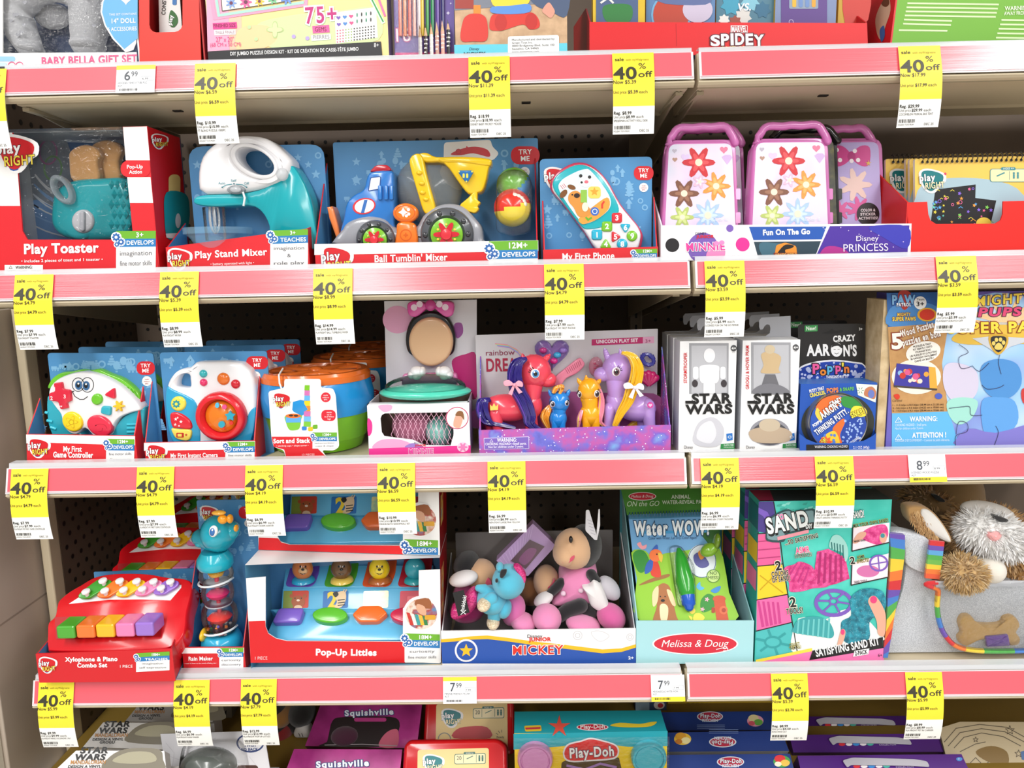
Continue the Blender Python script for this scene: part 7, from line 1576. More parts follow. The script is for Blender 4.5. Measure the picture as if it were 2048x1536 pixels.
# ---- pop-up toys: two boxes stacked
def pop(P, label, label2, front, red, white, tx, ty, tw, px1, py1, circ, by, dep, z0, z1, sidept):
    t = Thing('popup_toy_box', label, 'toy box', 'pop-up toy boxes', (P.p(655, 1250).x, P.O.y+.05, z0))
    P = Pl(P.O, P.N, z0+.0004)
    b = MB(); g = G(b, P, 'D2'); g.slab(front, .0015, WH)
    for o in red: g.face(o, 'd8161f', 1)
    g.txt('Pop-Up Littles', tx, ty, 44, 'ffffff', 3, w=tw, bold=.045, ang=.4); g.txt('1 PIECE', px1, py1, 22, 'f4d4d4', 3, w=90)
    cx, cy = circ; g.face(ell(cx, cy, 128, 128), 'f2f1f0', 3); g.face(ell(cx+4, cy+4, 116, 112), 'kids_photo', 4)
    g.face(crv([(cx-30, cy-100), (cx+60, cy-110), (cx+80, cy-40), (cx+30, cy-40), (cx-40, cy-60)], 3), '9a5a34', 5); g.face(crv([(cx-25, cy-70), (cx+30, cy-50), (cx+40, cy+10), (cx, cy+5), (cx-30, cy-30)], 3), 'dba88a', 6)
    for i, cc in enumerate(('c8362e', 'f0e8e0', '3a9a9a', 'e8b83a', '2f7f4a')): g.face([(cx-105+i*30, cy-10+i*6), (cx-80+i*30, cy-4+i*6), (cx-50+i*26, cy+84), (cx-76+i*26, cy+84)], cc, 6)
    g.face(rr(cx+30, cy+10, cx+108, cy+44, 8), 'd8a030', 7)
    badge(g, 1240, sidept[0][0]-2, by[0], by[1], by[2], by[3], '18M+', 'DEVELOPS', ['curiosity', 'fine motor skills'], dy=8)
    t.part('front_panel', b, 'red and white printed front')
    b = MB(); n = P.N; L, Rr = front[0], sidept[0]
    tl, tr = P.p(*g.px(*L)), P.p(*g.px(*Rr)); bl, br = V((P.p(*g.px(*front[-1])).x, 0, z0+.0004)), V((P.p(*g.px(*sidept[1])).x, 0, z0+.0004))
    bl.y, br.y = tl.y, tr.y; tl.z = tr.z = z1; D = V((0, dep, 0)); tl.x = min(tl.x, bl.x+.003)
    q = [tl, tr, br, bl]; e = [p+D for p in q]
    b.add([q[1], e[1], e[2], q[2]], [(0, 1, 2, 3)], 'b81018'); b.add([q[1], e[1], e[2], q[2]], [(3, 2, 1, 0)], 'b81018')
    sp = Pl(q[1], (e[1]-q[1]).cross(q[2]-q[1])); gs = G(b, sp, 'D2'); m = [q[1].lerp(q[2], f).lerp(e[1].lerp(e[2], f), s)+sp.N*.0004 for f, s in ((.15, .15), (.15, .5), (.6, .45), (.6, .1))]; b.poly(m, 'art_mix')
    b.add([q[0], e[0], e[3], q[3]], [(0, 1, 2, 3)], '5f9fc4'); b.add(e, [(0, 1, 2, 3)], '4a86b8'); b.add([q[3], q[2], e[2], e[3]], [(0, 1, 2, 3)], '8fb8d0')
    b.add([q[0], e[0], e[1], q[1]], [(0, 1, 2, 3)], 'eceaea') if z1 < -.43 or True else None
    t.part('carton', b)
    return t
# lower box
zl1 = -.4215
PL_ = P3((492, 1157, .02), (880, 1135, .038), (500, 1320, .02))
F_low = [(80, 830), (224, 818), (224, 1180), (244, 1232), (300, 1268), (380, 1286), (1228, 1292), (1228, 1050), (1344, 960), (1344, 772), (1500, 764), (1506, 1445), (115, 1445)]
t = pop(PL_, 'red pop-up toy box at the bottom of the pair, standing on the shelf', '', F_low, [[(100, 1142), (222, 1138), (224, 1180), (244, 1232), (300, 1268), (380, 1286), (1228, 1292), (1242, 1300), (1244, 1445), (115, 1445)]], None, 592, 1388, 444, 148, 1422, (1358, 1084), (1230, 1276, 1330, 1440), .1, zd, zl1, [(1500, 764), (1506, 1445)])
PU_ = P3((519, 1124.7, .075), (880, 1135, .043), (519, 1000, .075))
F_up = [(160, 60), (280, 60), (300, 500), (330, 560), (400, 582), (1228, 590), (1228, 370), (1340, 270), (1340, 60), (1488, 60), (1502, 752), (180, 714)]
t2 = pop(PU_, 'red pop-up toy box at the top of the pair, partly under the shelf edge', '', F_up, [[(174, 530), (314, 535), (340, 566), (400, 582), (1228, 590), (1244, 598), (1246, 745), (180, 714)]], None, 620, 690, 422, 205, 690, (1352, 400), (542, 596, 650, 760), .1, zl1+.001, ZC[2]-.019, [(1488, 60), (1502, 752)])
def poptoy(label, dx, dy, P, z0, heads):
    k = Thing('popup_toy', label, 'toy', 'pop-up toys in the window boxes', (P.p(655, 1250).x, P.O.y+.06, z0+.003))
    Pd = lambda py, d, deg: PT(470+700/3.6565, 930+(py+dy)/3.6565, P.O.y+d, deg, z0+.003)
    led = Pd(1240, .026, 52); b = MB(); g = G(b, led, 'D2')
    o = lambda pts: [(x+dx, y+dy) for x, y in pts]
    g.pil(crv(o([(235, 1250), (250, 1190), (300, 1090), (340, 1050), (1340, 1050), (1420, 1110), (1440, 1260), (1250, 1282), (380, 1286), (290, 1268)]), 3), .02, .006, '5fb4dc/p')
    pan = Pd(1050, .057, 36); g = G(b, pan, 'D2'); g.pil(o([(335, 1060), (345, 905), (360, 890), (1440, 890), (1450, 1062)]), .02, .003, '5fb4dc/p')
    top = Pd(890, .074, 58); g = G(b, top, 'D2'); g.pil(o([(350, 895), (370, 730), (1450, 730), (1440, 895)]), .012, .003, '5fb4dc/p')
    k.part('body', b, 'sky blue base')
    for x, cc, sh in ((388, '7a5cc0', 'sq'), (692, '5cb82c', 'el'), (986, 'ee6a20', 'hex'), (1262, 'd0204a', 'el')):
        b = MB(); g = G(b, led.off(.012), 'D2'); y = 1085
        if sh == 'sq': q = rnd([(x-70, y-42), (x+118, y-44), (x+84, y+62), (x-122, y+68)], 30)
        elif sh == 'el': q = ell(x, y+8, 128, 58)
        else: q = rnd([(x-132, y+6), (x-70, y-58), (x+76, y-60), (x+130, y-4), (x+60, y+56), (x-84, y+58)], 20)
        g.pil(o(q), .014, .003, cc+'/p')
        q2 = [((a-x)*.78+x, (c_-y)*.74+y) for a, c_ in q]; g.off(.0002).pil(o(q2), .002, .0012, cc+'/p'); bt = k.part('button', b)
    for i, x in enumerate((448, 738, 1032, 1300)):
        b = MB(); g = G(b, pan.off(.0006), 'D2'); s = 92
        cc = ('c8381c', '1f6fb8', 'iris', 'd03048')[i]
        g.slab(o(rnd([(x-s, 922), (x+s, 918), (x+s-4, 1044), (x-s-6, 1050)], 12)), .0008, cc)
        if i == 0:
            g.face(o([(x-s, 922), (x-30, 920), (x-20, 1045), (x-s-6, 1050)]), '7a8a28', 1); g.face(o(ell(x+15, 1000, 50, 46)), 'a8501c', 2); g.face(o(ell(x+15, 1045, 30, 20)), 'e8c8a0', 3)
            for e in (-34, 64): g.face(o(ell(x+e, 958, 14)), 'a8501c', 2)
            g.face(o(ell(x+15, 990, 12, 8)), 'f0d8c0', 3)
            for e in (-8, 38): g.face(o(ell(x+e, 975, 5, n=8)), '1a1210', 3)
        elif i == 1:
            g.txt('2', x-62+dx, 1045+dy, 110, 'f2d02c', 2, w=74, bold=.06); g.face(o(crv([(x-10, 950), (x+30, 925), (x+70, 930), (x+72, 990), (x+40, 1040), (x-10, 1044), (x+8, 1000)], 4)), 'e8c8a0', 3); g.face(o(crv([(x-22, 940), (x+8, 926), (x+20, 950), (x-4, 968)], 3)), '1a1a1a', 4)
            for e in (990, 1010, 1028): g.line(o([(x+16, e), (x+64, e-6)]), 7, '1a1a1a', 4)
            for e in (62, 78): g.line(o([(x+e-10, 934), (x+e, 912)]), 7, 'e8c8a0', 4)
        elif i == 3: g.face(o(rr(x-40, 960, x+30, 1010, 6)), 'e8606a', 1)
        k.part('picture', b)
    for i, (x, fc, lid, hc) in enumerate(((500, '6a4ab0', '6a4ab0', 'c8743c'), (782, '4a9a20', '4a9a20', '6a4a2c'), (1060, 'd0501c', 'd0501c', 'e8c81c'), (1320, 'b0202c', 'b0202c', '2f9fb0'))):
        b = MB(); g = G(b, top.off(.0012), 'D2'); g.pil(o(rnd([(x-136, 888), (x-110, 800), (x-70, 640), (x+130, 640), (x+112, 800), (x+70, 888)], 36)), .003, .001, lid+'/p'); k.part('lid', b)
        if heads:
            b = MB(); g = G(b, PY(P.O.y+.076), 'D2'); u = g.u(x, 800); q = g.p(x+dx, 838+dy)
            b.lathe(q-V((0, 0, .002)), (0, 0, 1), [(84*u, 0), (78*u, 18*u), (60*u, 30*u)], ('2f9fc8', 'e8c85a', 'b0622c', '2fa0a8')[i]+'/p', 22)
            b.ball(q+V((0, 0, 84*u)), 76*u, 60*u, 82*u, hc+'/p'); hd = k.part('pop_up_head', b)
            if i < 3:
                b = MB(); gg = G(b, PY(P.O.y+.076-58*u-.0005), 'D2'); yy = 775
                if i != 1: gg.ball(x+dx-4, yy+dy, 34, 26, .003, ('d8a878', '', 'f0d84a')[i]+'/p')
                gg.off(.0025).ball(x+dx-4, yy-10+dy, 12, 9, .002, '1a1210/p')
                for e in (-22, 16): gg.off(-.001).ball(x+dx+e, yy-32+dy, 6, 8, .002, '1a1210/p')
                gg.b.tube([gg.off(.002).p(x+dx-24, yy+18+dy), gg.off(.0035).p(x+dx-4, yy+26+dy), gg.off(.002).p(x+dx+16, yy+18+dy)], .0005, '1a1210/p', 5)
                k.part('face', b, None, hd)
    return k
poptoy('blue pop-up toy inside the bottom window box', 0, 0, PL_, zd, True)
poptoy('blue pop-up toy inside the top window box', 60, -690, PU_, zl1, False)

# ---- plush tray
t = Thing('plush_tray', 'white, yellow and blue cardboard tray heaped with small plush toys', 'display tray', None, (.05, .03, zd))
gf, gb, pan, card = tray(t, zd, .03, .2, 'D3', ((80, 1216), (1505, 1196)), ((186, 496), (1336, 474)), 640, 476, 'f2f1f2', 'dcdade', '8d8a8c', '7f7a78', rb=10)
b = MB(); g = gf.into(b)
g.face([(80, 1274), (180, 1266), (300, 1252), (420, 1246), (560, 1262), (760, 1290), (1000, 1316), (1260, 1348), (1400, 1340), (1505, 1310), (1505, 1445), (90, 1445)], 'f2b81c', 1)
g.face([(82, 1296), (180, 1290), (300, 1276), (420, 1272), (560, 1288), (760, 1316), (1000, 1344), (1260, 1376), (1400, 1366), (1505, 1334), (1505, 1450), (90, 1450)], '1f4ea4', 2)
for x, y, R in ((1080, 1246, 34), (1462, 1258, 26)):
    for k_ in (1, .55): g.ring(x, y, R*k_, 4, 'c8c4c8', 1)
g.line(crv([(1180, 1220), (1250, 1215), (1310, 1250), (1250, 1290), (1200, 1262)], 4), 4, 'd0ccd0', 1, True)
g.txt('Disney', 712, 1262, 24, '1a1a1a', 4, w=110); g.txt('JUNIOR', 722, 1286, 26, 'd82418', 5, w=164, bold=.06); g.txt('MICKEY', 606, 1382, 62, 'd8281c', 6, w=370, bold=.06, ol=('f4f0ea', .05), ang=-.6); g.txt('2+', 1450, 1418, 20, 'f2f2f2', 4, w=38, bold=.04)
g.face(ell(265, 1355, 84, 84), 'e8e6ea', 3); g.face(ell(265, 1355, 70, 70), '1f4ea4', 4); g.face(star(265, 1355, 52), 'f2b81c', 5)
over(pan, b, t)
def doll(name, label, cat, Y, parts, z=.06):
    k = Thing(name, label, cat, 'plush toys in the tray', (PY(Y).p(1085, 1200).x, Y, zd+.003))
    for nm, lab, items in parts:
        b = MB()
        for it in items:
            g = G(b, PY(Y+it[0]), 'D3')
            if it[1] == 'b': g.ball(it[2], it[3], it[4], it[5], it[6], it[7], it[8] if len(it) > 8 else 0)
            elif it[1] == 't': u = g.u(900, 900); b.tube([g.p(*q) for q in it[2]], [r*u for r in it[3]], it[4], 14)
            elif it[1] == 'p': g.pil(crv(it[2], 4), it[3], it[4], it[5], it[6] if len(it) > 6 else 0)
        k.part(nm, b, lab)
    return k
FL, PKF, BKF, WHF = 'dcb088/f', 'ee8fbe/f', '17161a/f', 'eeeaea/f'
doll('plush_doll', 'large plush doll in a pink dress sitting at the right of the tray', 'plush doll', .09, (
 ('head', 'tan cloth head with black hood', [(0, 'b', 1050, 610, 145, 150, .032, FL), (-.006, 'b', 985, 640, 88, 92, .03, FL, 20), (.012, 'b', 1130, 590, 128, 160, .032, BKF), (-.034, 'p', [(965, 705), (1010, 690), (1056, 664), (1050, 695), (1010, 720), (975, 722)], .004, .0015, 'd8506a/f'), (-.03, 'b', 1030, 545, 15, 26, .005, '1a1414/p')]),
 ('dress', 'pink dress with dot', [(0, 'p', [(960, 830), (1040, 770), (1130, 735), (1210, 760), (1226, 830), (1170, 900), (1190, 990), (1170, 1040), (1060, 1030), (920, 1040), (886, 1010), (940, 940)], .05, .018, PKF, .012), (-.014, 'b', 975, 940, 19, 19, .004, 'f2cfe2/f'), (-.012, 'b', 1104, 918, 20, 18, .004, 'f2cfe2/f')]),
 ('arm', 'black arm with white mitten', [(-.008, 't', [(1180, 800), (1210, 850), (1200, 900)], (40, 40, 38), BKF), (-.022, 'p', [(1115, 900), (1170, 890), (1200, 850), (1262, 900), (1310, 1030), (1312, 1075), (1260, 1085), (1180, 1040), (1150, 960)], .03, .012, WHF, .006)]),
 ('arm', 'black arm with white mitten', [(0, 't', [(960, 860), (910, 910), (880, 940)], (36, 36, 32), BKF), (-.004, 'b', 830, 980, 78, 42, .016, WHF, -28)]),
 ('leg', 'black leg with pink shoe', [(-.018, 't', [(1100, 1030), (1010, 1060), (940, 1110)], (56, 54, 48), BKF), (-.03, 'b', 855, 1120, 108, 100, .026, PKF, 20)]),
 ('leg', 'black leg with pink shoe', [(-.01, 't', [(1130, 1050), (1180, 1080)], (50, 46), BKF), (-.024, 'b', 1120, 1165, 130, 66, .028, PKF, 12)])))
doll('plush_doll', 'plush doll leaning behind the pink-dressed doll, only its tan face showing', 'plush doll', .125, (('head', None, [(0, 'b', 850, 850, 95, 120, .028, FL), (-.028, 'p', [(858, 900), (890, 870), (908, 830), (912, 860), (884, 905)], .004, .0015, 'd8506a/f'), (.01, 'b', 740, 930, 90, 110, .02, '8a5a34/f')]), ('body', None, [(.01, 'b', 740, 1090, 90, 110, .03, BKF)])))
doll('plush_doll', 'plush doll with a black hood lying at the left end of the tray', 'plush doll', .11, (
 ('head', 'tan cloth head with black hood', [(0, 'b', 375, 800, 110, 110, .03, FL), (.012, 'b', 265, 720, 100, 80, .03, BKF, -30), (-.03, 'p', [(405, 870), (425, 830), (450, 860), (440, 900)], .004, .001, 'd8506a/f')]),
 ('arm', 'white mitten', [(-.03, 'b', 245, 830, 108, 54, .018, WHF, -12)]), ('body', 'pink body', [(0, 'b', 300, 930, 130, 80, .03, 'c84a90/f'), (.0, 'b', 270, 1060, 130, 80, .03, 'c83a84/f')])))
doll('plush_doll', 'plush doll at the tray bottom, only its pink shoes showing', 'plush doll', .06, (('leg', 'pink shoe', [(0, 'b', 680, 1150, 98, 66, .022, PKF, 15)]), ('leg', 'pink shoe', [(.012, 'b', 610, 1060, 84, 116, .024, 'e070b0/f', 20)]), ('leg', 'pink shoe', [(.01, 'b', 1325, 1110, 112, 92, .024, 'd8609e/f', 35)]), ('arm', 'white mitten', [(.03, 'b', 1310, 900, 66, 105, .016, 'c8c4cc/f', -38)])))
k = doll('plush_unicorn', 'small turquoise plush animal with glittery feet and a black tag', 'plush animal', .05, (
 ('head', None, [(0, 'b', 575, 850, 122, 118, .034, '56bcd8/f'), (-.004, 'b', 510, 745, 28, 30, .012, '56bcd8/f'), (-.028, 'p', [(510, 820), (520, 775), (560, 768), (555, 800), (530, 828)], .004, .0015, '141218/f'), (-.03, 'b', 488, 845, 12, 15, .004, '141218/f'), (-.012, 'p', [(610, 750), (650, 745), (696, 800), (702, 850), (680, 870), (640, 800)], .012, .005, 'sparkle_pink')]),
 ('body', None, [(0, 'b', 450, 985, 110, 95, .03, '56bcd8/f', 15), (-.006, 't', [(440, 940), (390, 905), (355, 900)], (42, 38, 26), '56bcd8/f')]),
 ('leg', None, [(-.02, 't', [(450, 980), (410, 1015)], (48, 48), '56bcd8/f'), (-.026, 'b', 395, 1020, 52, 40, .018, 'sparkle_gold', -12)]),
 ('leg', None, [(-.008, 't', [(480, 1030), (470, 1110)], (56, 50), '56bcd8/f'), (-.01, 'b', 462, 1150, 48, 42, .018, 'sparkle_gold')]),
 ('leg', None, [(-.004, 'b', 545, 1050, 50, 66, .02, '4fb4d0/f', 25)]),
 ('tail', 'glittering pink tail', [(-.008, 'p', [(215, 1040), (280, 950), (330, 930), (350, 1010), (300, 1090), (200, 1140), (150, 1120), (160, 1060)], .02, .008, 'sparkle_pink', .004)])))
b = MB(); g = G(b, PT(1085-180, 1250, .027, 4), 'D3'); g.slab([(166, 935), (246, 914), (290, 1078), (206, 1106)], .0008, '18171a'); g.txt('tokidoki', 248, 1066, 26, 'f2f2f2', 2, w=112, ang=-80, bold=.02); g.line([(225, 1062), (262, 1090)], 5, 'f2f2f2', 2); g.line([(262, 1060), (226, 1092)], 5, 'f2f2f2', 2); k.part('hang_tag', b, 'black tag with white lettering')
k = Thing('doll_packet', 'lilac striped packet with a clear window, stuck between the plush toys', 'toy packet', None, (PY(.13).p(1055, 1120).x, .13, zd+.01))
b = MB(); g = G(b, PY(.115), 'D3'); g.slab([(486, 700), (752, 428), (920, 590), (716, 812), (560, 770)], .02, 'b89ac8'); 
for i in range(12): g.line([(510+i*22, 690-i*22), (560+i*14, 740-i*12)], 4, 'cdb4da', 1)
g.face([(590, 700), (730, 545), (838, 596), (700, 760)], '6a4a58', 2); g.face(crv([(650, 690), (720, 610), (780, 620), (740, 690), (690, 730)], 4), '9a5a8a', 3); k.part('carton', b)
b = MB(); g = G(b, PY(.113), 'D3'); g.slab([(585, 705), (730, 538), (845, 596), (702, 768)], .0004, 'clear'); k.part('window', b)
k = Thing('paper_tag', 'pair of white paper tags on the large pink plush doll', 'paper tag', None, (PY(.07).p(1180, 1050).x, .07, zd+.1))
b = MB(); g = G(b, PY(.072), 'D3'); g.slab(rnd([(1140, 330), (1164, 328), (1226, 540), (1208, 552), (1136, 480)], 14), .0008, 'cfcdd2')
for i in range(5): g.line([(1152+i*6, 400+i*24), (1184+i*6, 412+i*24)], 4, 'a8a4b0', 1)
k.part('sheet', b)
b = MB(); g = G(b, PY(.078), 'D3'); g.slab([(1232, 325), (1242, 322), (1244, 440), (1222, 548), (1214, 548)], .0008, 'e2e0e4'); k.part('sheet', b)

# ---- water colouring pads
t = Thing('water_pad_tray', 'pale blue display tray with a red oval sign on its front', 'display tray', None, (.34, .03, zd))
gf, gb, pan, card = tray(t, zd, .03, .195, 'D4', ((186, 1102), (1018, 1100)), ((70, 170), (800, 160)), 200, 440, 'a6d6dc', '9ccdd4', '9ccdd4', '2f7d86', rb=4)
b = MB(); g = gf.into(b); g.face(ell(602, 1262, 304, 78, 44), 'f4f2f2', 1); g.face(ell(602, 1262, 292, 70, 44), 'd0243a', 2); g.txt('Melissa & Doug', 362, 1284, 50, 'f6f4f4', 4, w=476, ital=.28, ang=-.4); g.line([(750, 1300), (790, 1290), (830, 1292), (830, 1308), (800, 1310)], 5, 'f6f4f4', 4); over(pan, b, t)
k = Thing('water_pad', 'spiral water-reveal pad with animal cover and a green water pen', 'activity pad', None, (.33, .08, zd+.002))
P = P3((1220+215/3.531, 930+1110/3.531, .045), (1220+860/3.531, 930+1110/3.531, .045), (1220+75/3.531, 930+150/3.531, .165))
b = MB(); g = G(b, Pl(P.O, P.N, zd+.001), 'D4')
g.slab([(128, 350), (742, 328), (866, 1130), (218, 1130)], .006, '6fa8d8', '2a2420')
g.face([(72, 150), (900, 130), (930, 320), (120, 355)], '3f7f28', 1)
g.face(ell(228, 222, 98, 30, 30), 'e8e0e0', 2); g.face(ell(228, 222, 92, 25, 30), 'c0243a', 3); g.txt('Melissa & Doug', 150, 232, 18, 'f0e4e4', 4, w=156, ital=.25)
g.txt('ON the GO', 120, 294, 36, 'cfe0c8', 4, w=228, ital=.25); g.txt('ANIMAL', 432, 240, 27, 'd8e4d0', 4, w=134, bold=.02); g.txt('WATER-REVEAL PAD', 368, 278, 25, 'd8e4d0', 4, w=300, bold=.02)
g.face([(128, 352), (742, 330), (746, 362), (132, 384)], '3a7a9a', 2)
g.face(crv([(150, 620), (230, 600), (280, 640), (300, 720), (330, 640), (560, 600), (760, 560), (840, 900), (866, 1120), (220, 1120), (190, 800)], 3), '8fc42f', 2); g.face(crv([(160, 640), (200, 600), (250, 620), (280, 700), (230, 760), (190, 740)], 4), '2f8a30', 3); g.face(crv([(640, 470), (720, 440), (780, 560), (740, 600), (680, 540)], 4), '2f6a2a', 3)
g.face(crv([(640, 380), (700, 345), (760, 400), (770, 500), (700, 520), (640, 450)], 4), '2a5f20', 3)
g.txt('Water WOW!', 168, 496, 92, 'eef4f8', 7, w=530, bold=.07, ol=('17466a', .06), ang=-.6)
g.face([(180, 470), (690, 462), (690, 478), (180, 488)], '3f9ad0', 5)
g.txt('Color with Water, Let Dry, Color Again!', 272, 528, 18, '1a3a6a', 6, w=340)
g.face(crv([(292, 780), (290, 700), (320, 660), (350, 720), (356, 790)], 4), 'd8402a', 4); g.face(ell(322, 640, 46, 44), 'f0763a', 5); g.face(crv([(340, 620), (372, 640), (362, 690), (344, 660)], 3), 'e8c040', 6); g.face(crv([(246, 770), (256, 700), (300, 660), (296, 740)], 4), '2f5fb8', 5); g.face(crv([(290, 610), (330, 562), (336, 600)], 3), '2f5fb8', 5); g.face(ell(330, 632, 6, n=10), '1a1410', 7)
g.face(crv([(215, 840), (300, 800), (410, 770), (412, 792), (320, 820), (216, 850)], 3), '9a6a34', 4)
g.face(crv([(190, 560), (215, 545), (228, 572), (258, 562), (252, 590), (222, 596)], 3), 'f0a0a8', 4); g.face(crv([(608, 860), (635, 825), (640, 855), (666, 870), (636, 886)], 3), '58b0e0', 4)
g.face(crv([(310, 1110), (330, 1000), (330, 880), (370, 836), (420, 860), (440, 950), (466, 1060), (470, 1110)], 4), 'a8693a', 4); g.face(crv([(300, 990), (300, 900), (340, 856), (338, 950), (318, 996)], 4), 'ecd0a0', 5); g.face(crv([(400, 880), (436, 900), (464, 990), (440, 990), (416, 940)], 4), 'ecd0a0', 5); g.face(crv([(350, 1000), (380, 980), (410, 1010), (400, 1100), (360, 1100)], 4), 'ecd8b0', 5); g.face(ell(372, 958, 14, 10), '1a1410', 6)
for x in (355, 388): g.face(ell(x, 930, 5, n=8), '1a1410', 6)
g.face(crv([(585, 1085), (600, 1050), (640, 1050), (668, 1080), (640, 1104), (600, 1102)], 4), 'f2d84a', 4); g.face(ell(580, 1030, 22), 'f2d84a', 4); g.face(crv([(560, 1080), (555, 1064), (580, 1076), (576, 1096)], 3), 'f2d84a', 5)
g.face(rnd([(732, 960), (810, 950), (838, 1100), (752, 1100)], 10), 'c8502c', 4); g.face(ell(770, 946, 46, 24), 'c8502c', 5); g.face(ell(800, 1026, 30), 'd86a40', 5); g.face(ell(802, 1026, 15), 'a83a20', 6); g.face(rr(716, 1006, 740, 1046, 8), 'a83a20', 5); g.face(crv([(710, 890), (740, 868), (780, 856), (770, 890), (740, 906)], 3), '3a8ad0', 5); g.face(crv([(640, 960), (690, 910), (740, 940), (730, 1010), (650, 1040)], 4), '2f8a30', 3)
for x, y in ((684, 950), (652, 1020)): g.face(flower(x, y, 17), 'f0b0c0', 5)
g.face(ell(648, 680, 100, 118, ang=-12), 'dfe8ee', 4); g.ring(648, 680, 100, 5, '4a6a8a', 5, 118); g.face(crv([(590, 640), (640, 620), (700, 700), (650, 730), (600, 700)], 4), '5a5a9a', 5); g.face(crv([(620, 620), (650, 600), (672, 640), (640, 670)], 4), 'd88a3a', 6)
g.face(ell(728, 786, 48), '5a8a2a', 5); g.face(ell(728, 786, 42), 'c4e08a', 6); g.txt('NO', 728, 776, 22, '2a4a1a', 7, c=True); g.txt('MESS!', 728, 808, 22, '2a4a1a', 7, c=True, w=72)
k.part('cover', b)
b = MB(); g = G(b, P.off(.001), 'D4')
for i in range(30): x = 136+i*20; b.tube([g.p(x, 372-i*.7), g.p(x, 352-i*.7)+P.N*.003, g.p(x+3, 336-i*.7)], .0009, '2a5f7a/p', 5)
k.part('spiral', b)
b = MB(); g = G(b, P.off(.006), 'D4'); u = g.u(530, 800)
b.tube([g.p(486, 600), g.p(492, 625), g.p(500, 660), g.p(530, 820), g.p(542, 890)], [18*u, 32*u, 44*u, 66*u, 60*u], '2f9a30/p', 14); pen = k.part('water_pen', b, 'green water pen')
b = MB(); g = g.into(b); b.tube([g.p(544, 892), g.p(556, 985), g.p(558, 1000)], [52*u, 48*u, 34*u], '2058c0/p', 14); k.part('pen_tip', b, 'blue pen cap', pen)
b = MB(); g = G(b, P.off(.009), 'D4'); g.pil(rnd([(416, 566), (500, 560), (600, 700), (612, 990), (480, 1000)], 40), .008, .004, 'clear'); k.part('blister', b, 'clear blister')
b = MB(); g = G(b, PY(.085), 'D4'); g.ball(700, 600, 66, 46, .01, '7aa82c/p', -28); g.ball(752, 540, 24, 60, .01, '6a8a20/p', 10); k.part('pull_tab', b, 'green tab')

# ---- sand kit
def lab(g, s, x, y, h, w, ang=-4, c='17181a', o='f4ecd8'): g.txt(s, x, y, h, c, 9, w=w, ang=ang, bold=.03 if h > 28 else .012, ol=(o, .05 if h > 28 else .035))
t = Thing('sand_kit_box', 'teal and pink sand kit box with pink sand picture, at the front', 'toy box', 'sand kit boxes', (.4, .03, zd))
P = PY(.032, zd+.0004); g0 = G(None, P, 'D4'); Xa, Xb = g0.p(1040, 820).x, g0.p(1955, 820).x; Z = g0.p(1500, 250).z
b = MB(); b.cbox(Xa, Xb, .032, .085, zd+.0004, Z, 'tealcard', '2f9a92', '1f2a30')
tp = PZ(Z+.0003); b.poly([V((Xa, .034, Z+.0004)), V((Xa+.02, .034, Z+.0004)), V((Xa+.03, .084, Z+.0004)), V((Xa, .084, Z+.0004))], '8a1840')
sp = PX(Xa-.0003); gs = G(b, sp, 'D4')
for y0, y1, cc in ((300, 470, '1c6a70'), (560, 700, 'e8c030'), (760, 900, 'e070a0')): b.poly([V((Xa-.0004, yy, g0.p(1040, y).z)) for yy, y in ((.036, y0), (.08, y0), (.08, y1), (.036, y1))], cc)
g = G(b, P, 'D4')
g.face([(1050, 258), (1155, 256), (1170, 400), (1105, 480), (1044, 470)], '4a3a8a', 1); g.face([(1048, 300), (1110, 330), (1148, 400), (1160, 470), (1128, 472), (1110, 410), (1080, 360), (1047, 340)], '7a5ac0', 2)
g.face([(1046, 490), (1190, 480), (1210, 690), (1040, 720)], 'e8609a', 1)
for y in (540, 600, 660): g.line([(1048, y), (1200, y-14)], 8, 'b83a74', 2)
g.face([(1042, 716), (1215, 700), (1250, 910), (1040, 950)], 'f0cc2a', 1); g.line([(1060, 880), (1200, 740)], 8, 'c8a010', 2); g.line([(1060, 780), (1220, 900)], 8, 'c8a010', 2)
g.face([(1036, 950), (1250, 915), (1280, 1110), (1034, 1170)], 'ea6aa8', 1)
for i in range(5): g.face([(1040+i*34, 960+i*2), (1056+i*34, 960+i*2), (1090+i*30, 1140-i*6), (1070+i*30, 1145-i*6)], 'c8408a', 2)
g.face([(1032, 1170), (1282, 1112), (1318, 1310), (1240, 1330), (1028, 1376)], '4ab8b8', 1); g.ring(1150, 1250, 62, 14, '2f9a9c', 2, 44)
for a in range(6): q = math.radians(a*60+15); g.line([(1150+64*math.cos(q), 1250+46*math.sin(q)), (1150+120*math.cos(q), 1250+86*math.sin(q))], 16, '2f9a9c', 2)
for L in ([(1155, 258), (1200, 520), (1222, 700), (1285, 1100), (1320, 1310)], [(1040, 484), (1196, 476)], [(1036, 714), (1216, 698)], [(1034, 952), (1255, 912)], [(1030, 1172), (1284, 1110)]): g.line(L, 7, '17181a', 3)
r = random.Random(8)
for i in range(26): x, y = r.uniform(1170, 1680), r.uniform(262, 330); g.face(rnd([(x, y), (x+34, y-6), (x+22, y+14), (x-6, y+12)], 6), ('3aa89a', '8ae0d4')[i % 2], 1)
g.face(crv([(1098, 480), (1110, 390), (1190, 330), (1260, 310), (1300, 330), (1430, 305), (1446, 350), (1436, 450), (1260, 480), (1225, 540), (1110, 536)], 3), '2a4a50', 5); g.face(crv([(1108, 478), (1120, 396), (1196, 340), (1262, 322), (1302, 342), (1420, 318), (1434, 352), (1424, 440), (1250, 470), (1216, 524), (1118, 522)], 3), '7a9aa0', 6)
